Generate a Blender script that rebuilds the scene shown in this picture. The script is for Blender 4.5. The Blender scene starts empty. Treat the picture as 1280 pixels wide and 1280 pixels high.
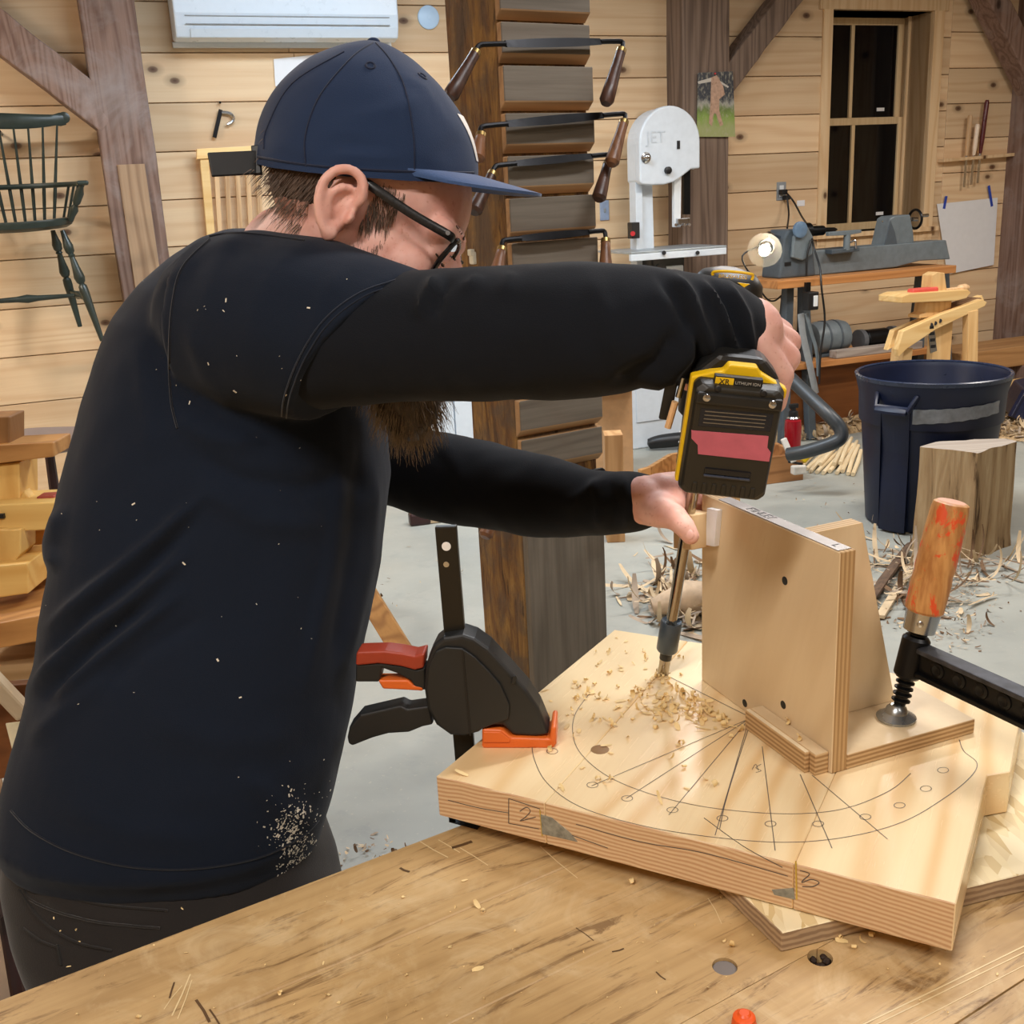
import bpy, bmesh, math, random
import numpy as np
from mathutils import Vector, Matrix, Quaternion, noise
from mathutils.bvhtree import BVHTree

random.seed(7)
SC = bpy.context.scene
COL = SC.collection

# ------------------------------------------------------------------ camera
F_PX, PITCH, ROLL, EYE = 1320.0, math.radians(16.5), math.radians(3.0), 1.45
FWD = Vector((0, math.cos(PITCH), -math.sin(PITCH)))
_r0, _u0 = Vector((1, 0, 0)), Vector((0, math.sin(PITCH), math.cos(PITCH)))
RGT = math.cos(ROLL) * _r0 - math.sin(ROLL) * _u0
UPV = math.cos(ROLL) * _u0 + math.sin(ROLL) * _r0
CAM = Vector((0, 0, EYE))
cam_data = bpy.data.cameras.new('camera')
cam_data.sensor_width = 36.0
cam_data.lens = F_PX / 1280.0 * 36.0
cam_data.clip_start = 0.02
cam = bpy.data.objects.new('camera', cam_data)
m = Matrix((RGT, UPV, -FWD)).transposed().to_4x4()
m.translation = CAM
cam.matrix_world = m
COL.objects.link(cam)
SC.camera = cam

# ------------------------------------------------------------------ world: night outside
wd = bpy.data.worlds.new('night')
SC.world = wd
wd.use_nodes = True
wd.node_tree.nodes['Background'].inputs[0].default_value = (0.006, 0.011, 0.024, 1)
wd.node_tree.nodes['Background'].inputs[1].default_value = 1.0

# ------------------------------------------------------------------ shop ceiling lights
def area(name, loc, size, power, col, size_y=None, rot=(0, 0, 0)):
    l = bpy.data.lights.new(name, 'AREA')
    l.shape = 'RECTANGLE'
    l.size, l.size_y = size, size_y or size
    l.energy, l.color = power, col
    o = bpy.data.objects.new(name, l)
    o.location, o.rotation_euler = loc, rot
    COL.objects.link(o)
    return o
WARM, NEUT, COOL = (1.0, 0.93, 0.86), (0.96, 0.97, 1.0), (0.72, 0.86, 1.0)
area('shop_light', (-0.75, -0.55, 2.86), 1.1, 62, WARM, 0.12, (0, 0, 0.4))
area('shop_light', (0.9, 1.9, 2.86), 1.1, 46, NEUT, 0.12, (0, 0, 0.4))
area('shop_light', (1.5, -0.3, 2.86), 1.1, 40, WARM, 0.12, (0, 0, 0.4))
area('shop_light', (-3.1, 3.3, 2.86), 0.9, 105, WARM, 0.12, (0, 0, 0.4))
area('shop_light', (1.2, 4.2, 2.86), 1.1, 74, WARM, 0.12, (0, 0, 0.4))
area('shop_light', (3.4, 4.7, 2.86), 1.1, 78, WARM, 0.12, (0, 0, 0.4))
area('shop_light', (-0.35, 4.55, 2.86), 1.5, 85, COOL, 0.45, (0, 0, 0.4))
SC.view_settings.view_transform = 'Standard'
SC.view_settings.look = 'None'
SC.view_settings.gamma = 1.0
SC.view_settings.use_curve_mapping = False
SC.view_settings.exposure = -0.42
SC.cycles.max_bounces = 6

# ------------------------------------------------------------------ measuring helpers
def ray(x, y):
    return FWD + (x - 640) / F_PX * RGT - (y - 640) / F_PX * UPV
def at(x, y, d):
    return CAM + d * ray(x, y)
def atz(x, y, z):
    r = ray(x, y)
    return CAM + (z - EYE) / r.z * r
WA = math.radians(21)
WD = Vector((math.cos(WA), math.sin(WA), 0))       # along the back wall
WN = Vector((math.sin(WA), -math.cos(WA), 0))      # out of the back wall into the room
P0 = Vector((0, 6.4, 0))
ZV = Vector((0, 0, 1))
def W(s, z, t=0.0):
    return P0 + s * WD + t * WN + z * ZV
def aw(x, y, t=0.0):
    r = ray(x, y)
    return CAM + (P0 + t * WN - CAM).dot(WN) / r.dot(WN) * r
def sw(x, y, t=0.0):
    p = aw(x, y, t)
    return (p - P0).dot(WD), p.z
def on_plane(x, y, p, n):
    r = ray(x, y)
    return CAM + (p - CAM).dot(n) / r.dot(n) * r
def px(p):
    v = p - CAM
    d = v.dot(FWD)
    return 640 + F_PX * v.dot(RGT) / d, 640 - F_PX * v.dot(UPV) / d

# ------------------------------------------------------------------ materials
def lin(c):
    if isinstance(c, str):
        c = tuple(int(c[i:i + 2], 16) / 255 for i in (0, 2, 4))
        c = tuple(v / 12.92 if v <= 0.04045 else ((v + 0.055) / 1.055) ** 2.4 for v in c)
    return (c[0], c[1], c[2], 1.0)

class NT:
    def __init__(s, name):
        s.m = bpy.data.materials.new(name)
        s.m.use_nodes = True
        s.t = s.m.node_tree
        s.b = s.t.nodes['Principled BSDF']
    def n(s, typ, **kw):
        nd = s.t.nodes.new(typ)
        for k, v in kw.items():
            if k.startswith('i_'):
                key = k[2:]
                nd.inputs[int(key) if key.isdigit() else key].default_value = v
            else:
                setattr(nd, k, v)
        return nd
    def l(s, a, b):
        s.t.links.new(a, b)
    def math(s, op, a, b=None, c=None):
        nd = s.n('ShaderNodeMath', operation=op)
        for i, v in enumerate((a, b, c)):
            if v is None:
                continue
            if isinstance(v, (int, float)):
                nd.inputs[i].default_value = v
            else:
                s.l(v, nd.inputs[i])
        return nd.outputs[0]
    def mix(s, f, a, b, typ='MIX'):
        nd = s.n('ShaderNodeMix', data_type='RGBA', blend_type=typ)
        for key, v in ((0, f), (6, a), (7, b)):
            if isinstance(v, (int, float)):
                nd.inputs[key].default_value = v
            elif isinstance(v, (tuple, str)):
                nd.inputs[key].default_value = lin(v)
            else:
                s.l(v, nd.inputs[key])
        return nd.outputs[2]
    def ramp(s, f, stops):
        nd = s.n('ShaderNodeValToRGB')
        e = nd.color_ramp.elements
        while len(e) < len(stops):
            e.new(0.5)
        for i, (p, c) in enumerate(stops):
            e[i].position = p
            e[i].color = lin(c) if not isinstance(c, (int, float)) else (c, c, c, 1)
        s.l(f, nd.inputs[0])
        return nd.outputs[0]
    def noise(s, vec, scale, detail=3.0, rough=0.55, dist=0.0):
        nd = s.n('ShaderNodeTexNoise')
        nd.inputs['Scale'].default_value = scale
        nd.inputs['Detail'].default_value = detail
        nd.inputs['Roughness'].default_value = rough
        nd.inputs['Distortion'].default_value = dist
        if vec is not None:
            s.l(vec, nd.inputs['Vector'])
        return nd.outputs[0]
    def bump(s, h, strength=0.2, dist=0.002):
        nd = s.n('ShaderNodeBump')
        nd.inputs['Strength'].default_value = strength
        nd.inputs['Distance'].default_value = dist
        s.l(h, nd.inputs['Height'])
        s.l(nd.outputs[0], s.b.inputs['Normal'])
    def set(s, col=None, rough=0.5, metal=0.0, spec=0.5):
        if col is not None:
            if isinstance(col, (tuple, str)):
                s.b.inputs['Base Color'].default_value = lin(col)
            else:
                s.l(col, s.b.inputs['Base Color'])
        if isinstance(rough, (int, float)):
            s.b.inputs['Roughness'].default_value = rough
        else:
            s.l(rough, s.b.inputs['Roughness'])
        s.b.inputs['Metallic'].default_value = metal
        s.b.inputs['Specular IOR Level'].default_value = spec
        return s.m

def plain(name, col, rough=0.5, metal=0.0, spec=0.5, var=0.12, scale=25.0, bump=0.0):
    """one colour with a little mottling of its own"""
    k = NT(name)
    tc = k.n('ShaderNodeTexCoord').outputs['Object']
    nz = k.noise(tc, scale, 4)
    c = lin(col)
    lo = tuple(v * (1 - var) for v in c[:3])
    hi = tuple(min(1, v * (1 + var)) for v in c[:3])
    cc = k.ramp(nz, [(0.3, lo), (0.7, hi)])
    if bump:
        k.bump(k.noise(tc, scale * 12, 3), bump, 0.001)
    rr = k.math('MULTIPLY_ADD', nz, 0.2, max(0.02, rough - 0.1)) if rough > 0.12 else rough
    return k.set(cc, rr, metal, spec)

def frame_of(g):
    g = Vector(g).normalized()
    a = g.cross(ZV)
    if a.length < 0.2:
        a = g.cross(Vector((0, 1, 0)))
    a.normalize()
    return g, a, g.cross(a).normalized()

def wood(name, light, dark, g, ring=14.0, stretch=0.1, wob=1.3, amp=0.7, knots=0.0, knot_r=0.05, knot_col='4a2713', rough=0.5,
         jit=0.22, fib=0.35, bump=0.1, stain=None, stain_amt=0.0, axes=None, fine=90.0, spec=0.4, scuff=None):
    k = NT(name)
    tc = k.n('ShaderNodeTexCoord').outputs['Object']
    rnd = k.n('ShaderNodeObjectInfo').outputs['Random']
    G, A, B = axes or frame_of(g)
    def dot(v):
        nd = k.n('ShaderNodeVectorMath', operation='DOT_PRODUCT')
        k.l(tc, nd.inputs[0])
        nd.inputs[1].default_value = v
        return nd.outputs['Value']
    off = k.math('MULTIPLY', rnd, 41.0)
    u, v, w = k.math('ADD', dot(G), off), k.math('ADD', dot(A), off), dot(B)
    us = k.math('MULTIPLY', u, stretch)
    cv = k.n('ShaderNodeCombineXYZ')
    for i, s_ in enumerate((us, v, w)):
        k.l(s_, cv.inputs[i])
    vec = cv.outputs[0]
    n1 = k.noise(vec, 5.0, 2)
    ph = k.math('MULTIPLY_ADD', n1, wob * 6.0, k.math('MULTIPLY', k.math('ADD', v, k.math('MULTIPLY', w, 0.6)), ring))
    sn = k.math('MULTIPLY_ADD', k.math('SINE', k.math('MULTIPLY', ph, 6.283)), 0.5, 0.5)
    cv2 = k.n('ShaderNodeCombineXYZ')
    for i, s_ in enumerate((k.math('MULTIPLY', u, stretch * 0.4), v, w)):
        k.l(s_, cv2.inputs[i])
    fb = k.noise(cv2.outputs[0], fine, 4, 0.6)
    f = k.math('MULTIPLY', k.math('POWER', sn, 2.0), amp)
    col = k.mix(f, light, dark)
    fm = k.math('MULTIPLY', k.math('SUBTRACT', fb, 0.42), fib * 2.0)
    fm = k.n('ShaderNodeClamp').outputs[0] if False else k.math('MAXIMUM', fm, 0.0)
    col = k.mix(fm, col, dark)
    if stain:
        st = k.ramp(k.noise(tc, 3.2, 5, 0.65, 0.6), [(0.5, 0.0), (0.72, 1.0)])
        col = k.mix(k.math('MULTIPLY', st, stain_amt), col, stain)
    if scuff:
        sf = k.ramp(k.noise(vec, 55, 6, 0.75, 1.2), [(0.54, 0.0), (0.64, 0.85)])
        col = k.mix(sf, col, scuff)
        pf = k.ramp(k.noise(tc, 14, 6, 0.7, 0.8), [(0.5, 0.0), (0.66, 0.55)])
        col = k.mix(pf, col, 'd9c096')
    if knots:
        cv3 = k.n('ShaderNodeCombineXYZ')
        k.l(k.math('MULTIPLY', u, 0.62), cv3.inputs[0])
        k.l(v, cv3.inputs[1])
        vo = k.n('ShaderNodeTexVoronoi', voronoi_dimensions='2D')
        vo.inputs['Scale'].default_value = knots
        k.l(cv3.outputs[0], vo.inputs['Vector'])
        dd = k.math('ADD', vo.outputs['Distance'], k.math('MULTIPLY', k.math('SUBTRACT', n1, 0.5), 0.03))
        kf = k.ramp(dd, [(0.0, 1.0), (knot_r * 0.75, 0.8), (knot_r, 0.35), (knot_r * 2.2, 0.0)])
        col = k.mix(kf, col, knot_col)
    hs = k.n('ShaderNodeHueSaturation')
    k.l(col, hs.inputs['Color'])
    k.l(k.math('MULTIPLY_ADD', rnd, jit, 1.0 - jit / 2), hs.inputs['Value'])
    k.bump(fb, bump, 0.001)
    return k.set(hs.outputs[0], k.math('MULTIPLY_ADD', fb, 0.25, rough - 0.12), 0.0, spec)

def layers(name, axis, period, cols, rough=0.6, wob=0.25):
    """plywood edge: thin plies stacked along AXIS"""
    k = NT(name)
    tc = k.n('ShaderNodeTexCoord').outputs['Object']
    nd = k.n('ShaderNodeVectorMath', operation='DOT_PRODUCT')
    k.l(tc, nd.inputs[0])
    nd.inputs[1].default_value = Vector(axis).normalized()
    nz = k.noise(tc, 30, 3)
    ph = k.math('MULTIPLY_ADD', nz, wob, k.math('DIVIDE', nd.outputs['Value'], period))
    sn = k.math('MULTIPLY_ADD', k.math('SINE', k.math('MULTIPLY', ph, 6.283)), 0.5, 0.5)
    col = k.ramp(sn, [(0.25, cols[0]), (0.75, cols[1])])
    col = k.mix(k.math('MULTIPLY', k.noise(tc, 160, 3), 0.35), col, cols[1])
    return k.set(col, rough, 0, 0.3)

# ------------------------------------------------------------------ mesh helpers
class MB:
    def __init__(s):
        s.v, s.f, s.mi = [], [], []
    def add(s, verts, faces, mi=0):
        o = len(s.v)
        s.v += [Vector(p) for p in verts]
        s.f += [tuple(i + o for i in f) for f in faces]
        s.mi += [mi] * len(faces) if isinstance(mi, int) else list(mi)
        return s
    def hexa(s, p, mi=0):
        """8 corners: bottom 0-3 counter-clockwise, top 4-7; faces: bottom, top, 01, 12, 23, 30"""
        return s.add(p, [(3, 2, 1, 0), (4, 5, 6, 7), (0, 1, 5, 4), (1, 2, 6, 5), (2, 3, 7, 6), (3, 0, 4, 7)], mi)
    def box(s, c, x, y, z, mi=0):
        """centre and three half-extent vectors (right-handed)"""
        c, x, y, z = Vector(c), Vector(x), Vector(y), Vector(z)
        return s.hexa([c - x - y - z, c + x - y - z, c + x + y - z, c - x + y - z, c - x - y + z, c + x - y + z, c + x + y + z, c - x + y + z], mi)
    def bar(s, a, b, w, h, up=ZV, mi=0):
        """rectangular bar from a to b, w wide across, h along UP"""
        a, b = Vector(a), Vector(b)
        d = (b - a).normalized()
        side = d.cross(Vector(up)).normalized()
        u = side.cross(d).normalized()
        return s.box((a + b) / 2, (b - a) / 2, -side * w / 2 if False else u.cross(d) * w / 2, u * h / 2, mi)
    def prism(s, poly, ext, mi=0, cap_mi=None):
        poly = [Vector(p) for p in poly]
        ext = Vector(ext)
        n = len(poly)
        nv = Vector((0, 0, 0))
        for i in range(n):
            nv += poly[i].cross(poly[(i + 1) % n])
        if nv.dot(ext) < 0:
            poly = poly[::-1]
        fs = [tuple(range(n))[::-1], tuple(range(n, 2 * n))] + [(i, (i + 1) % n, n + (i + 1) % n, n + i) for i in range(n)]
        cm = mi if cap_mi is None else cap_mi
        return s.add(poly + [p + ext for p in poly], fs, [cm, cm] + [mi] * n)
    def rings(s, rs, caps=True, mi=0, closed=True):
        n = len(rs[0])
        vs = [p for r in rs for p in r]
        fs = []
        for i in range(len(rs) - 1):
            for j in range(n if closed else n - 1):
                k = (j + 1) % n
                fs.append((i * n + j, i * n + k, (i + 1) * n + k, (i + 1) * n + j))
        if caps and closed:
            fs.append(tuple(range(n))[::-1])
            fs.append(tuple((len(rs) - 1) * n + j for j in range(n)))
        return s.add(vs, fs, mi)
    def tube(s, pts, rad, seg=10, caps=True, mi=0, flat=None):
        pts = [Vector(p) for p in pts]
        n = len(pts)
        rad = [rad] * n if isinstance(rad, (int, float)) else list(rad)
        t0 = (pts[1] - pts[0]).normalized()
        a = t0.orthogonal().normalized() if flat is None else (Vector(flat) - Vector(flat).dot(t0) * t0).normalized()
        rs = []
        for i in range(n):
            t = ((pts[min(i + 1, n - 1)] - pts[max(i - 1, 0)])).normalized()
            a = (a - a.dot(t) * t)
            a = a.normalized() if a.length > 1e-6 else t.orthogonal().normalized()
            b = t.cross(a)
            r = rad[i] if isinstance(rad[i], (tuple, list)) else (rad[i], rad[i])
            rs.append([pts[i] + a * r[0] * math.cos(2 * math.pi * j / seg) + b * r[1] * math.sin(2 * math.pi * j / seg) for j in range(seg)])
        return s.rings(rs, caps, mi)
    def lathe(s, o, d, prof, seg=20, mi=0, caps=True):
        """profile [(distance along d, radius)]"""
        o, d = Vector(o), Vector(d).normalized()
        return s.tube([o + d * 1e-6 * i + d * t for i, (t, r) in enumerate(prof)], [max(r, 1e-5) for t, r in prof], seg, caps, mi) if False else s._lathe(o, d, prof, seg, mi, caps)
    def _lathe(s, o, d, prof, seg, mi, caps):
        a = d.orthogonal().normalized()
        b = d.cross(a)
        rs = [[o + d * t + (a * math.cos(2 * math.pi * j / seg) + b * math.sin(2 * math.pi * j / seg)) * max(r, 1e-5) for j in range(seg)] for t, r in prof]
        return s.rings(rs, caps, mi)
    def cyl(s, a, b, r, seg=16, r2=None, mi=0):
        a, b = Vector(a), Vector(b)
        return s._lathe(a, (b - a).normalized(), [(0, r), ((b - a).length, r if r2 is None else r2)], seg, mi, True)
    def ell(s, c, x, y, z, nu=18, nv=12, mi=0):
        c, x, y, z = Vector(c), Vector(x), Vector(y), Vector(z)
        if x.cross(y).dot(z) < 0:
            y = -y
        rs = []
        for i in range(nv + 1):
            th = math.pi * i / nv
            st, ct = max(math.sin(th), 1e-4), -math.cos(th)
            rs.append([c + x * st * math.cos(2 * math.pi * j / nu) + y * st * math.sin(2 * math.pi * j / nu) + z * ct for j in range(nu)])
        return s.rings(rs, True, mi)
    def cap(s, a, b, ra, rb, seg=14):
        """tapered capsule"""
        a, b = Vector(a), Vector(b)
        d = (b - a)
        L = d.length
        d = d / L if L > 1e-6 else ZV
        pr = [(-ra * math.cos(math.pi / 2 * i / 5), ra * math.sin(math.pi / 2 * i / 5)) for i in range(0, 6)]
        pr += [(L + rb * math.sin(math.pi / 2 * i / 5), rb * math.cos(math.pi / 2 * i / 5)) for i in range(0, 6)]
        return s._lathe(a, d, pr, seg, 0, True)
    def mesh(s, name, mats, smooth=False):
        me = bpy.data.meshes.new(name)
        me.from_pydata([tuple(p) for p in s.v], [], s.f)
        for mt in (mats if isinstance(mats, (list, tuple)) else [mats]):
            me.materials.append(mt)
        me.polygons.foreach_set('material_index', s.mi)
        if smooth:
            me.polygons.foreach_set('use_smooth', [True] * len(me.polygons))
        me.update()
        return me
    def build(s, name, mats, parent=None, smooth=False, bevel=0.0, label=None, bseg=2, kind=None, angle=35):
        return link(name, s.mesh(name, mats, smooth), parent, bevel, label, bseg, kind, smooth, angle)

def link(name, me, parent=None, bevel=0.0, label=None, bseg=2, kind=None, smooth=False, angle=35):
    o = bpy.data.objects.new(name, me)
    COL.objects.link(o)
    if parent is not None:
        o.parent = parent
        o.matrix_parent_inverse = Matrix.Translation(-parent.location)
    if bevel:
        md = o.modifiers.new('bevel', 'BEVEL')
        md.width, md.segments, md.limit_method, md.angle_limit = bevel, bseg, 'ANGLE', math.radians(40)
        md.harden_normals = False
    if smooth:
        try:
            me.set_sharp_from_angle(angle=math.radians(angle))
        except Exception:
            pass
    if label:
        o['label'] = label
    if kind:
        o['kind'] = kind
    return o

def thing(name, label, cat, loc, group=None):
    o = bpy.data.objects.new(name, None)
    COL.objects.link(o)
    o.location = loc
    o.empty_display_size = 0.05
    o['label'], o['category'] = label, cat
    if group:
        o['group'] = group
    return o
def tag(o, label, cat, group=None, kind=None):
    o['label'], o['category'] = label, cat
    if group:
        o['group'] = group
    if kind:
        o['kind'] = kind
    return o
def struct(o):
    o['kind'] = 'structure'
    return o

def fuse(mb, voxel, smooth_it=4, name='fused', factor=0.5):
    """union of closed overlapping shells as one continuous skin"""
    me = mb.mesh(name + '_src', [])
    o = bpy.data.objects.new(name + '_src', me)
    COL.objects.link(o)
    r = o.modifiers.new('r', 'REMESH')
    r.mode, r.voxel_size = 'VOXEL', voxel
    if smooth_it:
        sm = o.modifiers.new('s', 'SMOOTH')
        sm.factor, sm.iterations = factor, smooth_it
    dg = bpy.context.evaluated_depsgraph_get()
    out = bpy.data.meshes.new_from_object(o.evaluated_get(dg))
    out.name = name
    bpy.data.objects.remove(o)
    bpy.data.meshes.remove(me)
    return out
def finish(me, mats, smooth=True):
    me.materials.clear()
    for mt in (mats if isinstance(mats, (list, tuple)) else [mats]):
        me.materials.append(mt)
    if smooth:
        me.polygons.foreach_set('use_smooth', [True] * len(me.polygons))
    me.update()
    return me
def coords(me):
    a = np.empty(len(me.vertices) * 3, dtype=np.float64)
    me.vertices.foreach_get('co', a)
    return a.reshape(-1, 3)
def normals(me):
    a = np.empty(len(me.vertices) * 3, dtype=np.float64)
    me.vertices.foreach_get('normal', a)
    return a.reshape(-1, 3)
def setco(me, a):
    me.vertices.foreach_set('co', a.reshape(-1))
    me.update()
def pxs(a):
    v = a - np.array(CAM)
    d = v @ np.array(FWD)
    return 640 + F_PX * (v @ np.array(RGT)) / d, 640 - F_PX * (v @ np.array(UPV)) / d
def seg_dist(x, y, pl):
    """distance in pixels to a polyline, and how far along it (0..1)"""
    best = np.full(x.shape, 1e9)
    along = np.zeros(x.shape)
    n = len(pl) - 1
    side = np.zeros(x.shape)
    for i in range(n):
        ax, ay = pl[i]
        bx, by = pl[i + 1]
        dx, dy = bx - ax, by - ay
        t = np.clip(((x - ax) * dx + (y - ay) * dy) / (dx * dx + dy * dy), 0, 1)
        d = np.hypot(x - ax - t * dx, y - ay - t * dy)
        m_ = d < best
        best = np.where(m_, d, best)
        along = np.where(m_, (i + t) / n, along)
        side = np.where(m_, np.sign((x - ax) * dy - (y - ay) * dx), side)
    return best, along, side
def folds(me, lines, near_only=True):
    """cloth folds: ridges (h>0) or creases (h<0) along lines, w wide in pixels"""
    co, no = coords(me), normals(me)
    x, y = pxs(co)
    vd = np.array(CAM) - co
    face = (no * vd).sum(1) > 0 if near_only else np.ones(len(co), bool)
    h = np.zeros(len(co))
    for pl, hh, w in lines:
        d, al, sd = seg_dist(x, y, pl)
        ta = np.clip(np.minimum(al, 1 - al) * 5, 0, 1)
        h += np.where(face, hh * np.exp(-(d / w) ** 2) * ta, 0)
    setco(me, co + no * h[:, None])
def ripple(me, amp, scale, seed=0.0):
    co, no = coords(me), normals(me)
    h = np.array([noise.noise(Vector(c) * scale + Vector((seed, 0, 0))) for c in co])
    setco(me, co + no * (h * amp)[:, None])
class Surf:
    """finds points on a surface along the sight lines of the measured picture points"""
    def __init__(s, me):
        s.b = BVHTree.FromPolygons([v.co.copy() for v in me.vertices], [tuple(p.vertices) for p in me.polygons])
    def hit(s, x, y, lift=0.0):
        h = s.b.ray_cast(CAM, ray(x, y).normalized())
        if h[0] is None:
            return None, None
        nn = h[1] if h[1].dot(CAM - h[0]) > 0 else -h[1]
        return h[0] + nn * lift, nn
def smooth_path(pts, n=8):
    """Catmull-Rom through the points"""
    pts = [Vector(p) for p in pts]
    out = []
    for i in range(len(pts) - 1):
        p0, p1, p2, p3 = pts[max(i - 1, 0)], pts[i], pts[i + 1], pts[min(i + 2, len(pts) - 1)]
        for j in range(n):
            t = j / n
            out.append(0.5 * ((2 * p1) + (p2 - p0) * t + (2 * p0 - 5 * p1 + 4 * p2 - p3) * t * t + (3 * p1 - p0 - 3 * p2 + p3) * t ** 3))
    out.append(pts[-1])
    return out
def rnd(a, b):
    return random.uniform(a, b)
def text(name, body, o, xd, yd, size, mat, parent, label=None):
    """flat lettering centred on o, reading along xd"""
    c = bpy.data.curves.new(name, 'FONT')
    c.body, c.size, c.align_x, c.align_y = body, size, 'CENTER', 'CENTER'
    c.extrude = 0.0002
    tmp = bpy.data.objects.new(name, c)
    COL.objects.link(tmp)
    dg = bpy.context.evaluated_depsgraph_get()
    me = bpy.data.meshes.new_from_object(tmp.evaluated_get(dg))
    bpy.data.objects.remove(tmp)
    me.materials.clear()
    me.materials.append(mat)
    ob = bpy.data.objects.new(name, me)
    COL.objects.link(ob)
    xd, yd = Vector(xd).normalized(), Vector(yd)
    zd = xd.cross(yd).normalized()
    yd = zd.cross(xd)
    mt = Matrix((xd, yd, zd)).transposed().to_4x4()
    mt.translation = o
    ob.parent = parent
    ob.matrix_parent_inverse = Matrix.Translation(-parent.location)
    ob.matrix_basis = mt
    if label:
        ob['label'] = label
    return ob
# ================================================================== the room
PINE_L, PINE_D = 'dcbb8c', 'bd8f5c'
M_board = wood('pine_boards', 'e2c6a0', 'c9a075', WD, ring=7, stretch=0.06, wob=1.1, amp=0.42, knots=2.5, knot_r=0.046, rough=0.55, jit=0.3, axes=(WD, ZV, WN))
M_trimw = wood('pine_casing', 'e6c9a0', 'cda473', ZV, ring=16, stretch=0.08, amp=0.5, knots=2.0, knot_r=0.03, rough=0.5, axes=(ZV, WD, WN))
M_timber = wood('old_timber', '8d7468', '54392b', ZV, ring=10, stretch=0.08, wob=2.2, amp=0.5, knots=2.6, knot_r=0.055, knot_col='2c1a12', rough=0.75, bump=0.5, fib=0.7,
                stain='9c928f', stain_amt=0.7, axes=(ZV, WD, WN))
M_timber_grey = wood('grey_timber', '7d6a5c', '493a30', ZV, ring=20, stretch=0.07, wob=1.4, amp=0.6, knots=1.6, knot_r=0.05, knot_col='2c1f18', rough=0.8, bump=0.5, fib=0.7, axes=(ZV, WD, WN))
k = NT('painted_concrete')
tc = k.n('ShaderNodeTexCoord').outputs['Object']
c1 = k.ramp(k.noise(tc, 1.3, 5, 0.6), [(0.35, '939690'), (0.65, 'a9aba3')])
c1 = k.mix(k.ramp(k.noise(tc, 9, 5, 0.7, 0.5), [(0.55, 0.0), (0.75, 0.4)]), c1, '7d8384')
c1 = k.mix(k.ramp(k.noise(tc, 70, 2), [(0.66, 0.0), (0.72, 0.5)]), c1, 'b9b3a4')
k.bump(k.noise(tc, 40, 3), 0.08, 0.002)
M_floor = k.set(c1, k.ramp(k.noise(tc, 4, 4), [(0.3, 0.32), (0.7, 0.55)]), 0, 0.45)
M_plaster = plain('ceiling_boards', '8d7558', 0.8)
M_sidewall = wood('side_pine', 'd6b98e', 'b98d5b', (0, 0, 1), ring=8, knots=2, knot_r=0.04, rough=0.6)

S0, S1, T1, ZC = -4.3, 5.3, 9.2, 3.05
mb = MB()
mb.prism([W(S0 - .1, 0, -.38), W(S1 + .1, 0, -.38), W(S1 + .1, 0, T1 + .1), W(S0 - .1, 0, T1 + .1)], (0, 0, -0.12))
struct(mb.build('floor', M_floor))
mb = MB()
mb.prism([W(S0 - .1, ZC, -.38), W(S1 + .1, ZC, -.38), W(S1 + .1, ZC, T1 + .1), W(S0 - .1, ZC, T1 + .1)], (0, 0, 0.1))
struct(mb.build('ceiling', M_plaster))
for nm, a, b, e in (('wall_left', W(S0, 0, -.36), W(S0, 0, T1), -WD), ('wall_right', W(S1, 0, -.36), W(S1, 0, T1), WD), ('wall_front', W(S0, 0, T1), W(S1, 0, T1), WN)):
    mb = MB()
    mb.prism([a, b, b + ZV * ZC, a + ZV * ZC], e * 0.1)
    struct(mb.build(nm, M_sidewall))

# window opening (measured on the wall plane)
wl, wt = sw(1040, 12)
wr, _ = sw(1167, 12)
_, wbz = sw(1037, 292)
cl, _ = sw(1024, 150)
cr, _ = sw(1171, 150)
# back wall: a rough core with real boards nailed on it
core = MB()
for s0, s1, z0, z1 in ((S0, wl, 0, ZC), (wr, S1, 0, ZC), (wl, wr, 0, wbz), (wl, wr, wt, ZC)):
    core.prism([W(s0, z0, -.02), W(s1, z0, -.02), W(s1, z1, -.02), W(s0, z1, -.02)], -WN * 0.33)
wall_back = struct(core.build('wall_back', M_sidewall))
def boards(s0, s1, ztop, pitch, holes=None):
    z = ztop
    while z < ZC:
        z += pitch
    while z > 0.0:
        zl, zh = max(z - pitch, 0.0), min(z, ZC)
        if zh - zl > 0.02:
            spans = [(s0, s1)]
            if holes and zl < holes[3] - 1e-3 and zh > holes[2] + 1e-3:
                if zl >= holes[2] - 0.03 and zh <= holes[3] + 0.03 or True:
                    spans = [(a, b) for a, b in ((s0, holes[0]), (holes[1], s1)) if b - a > 0.01]
            for a, b in spans:
                cuts = [a] + ([a + (b - a) * rnd(.35, .65)] if b - a > 1.7 else []) + [b]
                for i in range(len(cuts) - 1):
                    q = MB()
                    t = rnd(0.0, 0.0025)
                    q.prism([W(cuts[i] + .001, zl + .0025, t), W(cuts[i + 1] - .001, zl + .0025, t), W(cuts[i + 1] - .001, zh - .0025, t), W(cuts[i] + .001, zh - .0025, t)], -WN * 0.019)
                    q.build('board', M_board, wall_back, bevel=0.0018, bseg=1)
        z -= pitch
lp0, lp1 = sw(97, 100, .18)[0] , sw(170, 100, .18)[0]
boards(S0, -2.0, 2.241, 0.240)
boards(-2.0, 0.3, 2.241, 0.236)
boards(0.3, 1.42, 2.330, 0.229)
boards(1.42, 3.3, 2.330, 0.229, (cl + .02, cr - .02, wbz - .06, wt + .06))
boards(3.3, S1, 2.364, 0.224)

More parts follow.
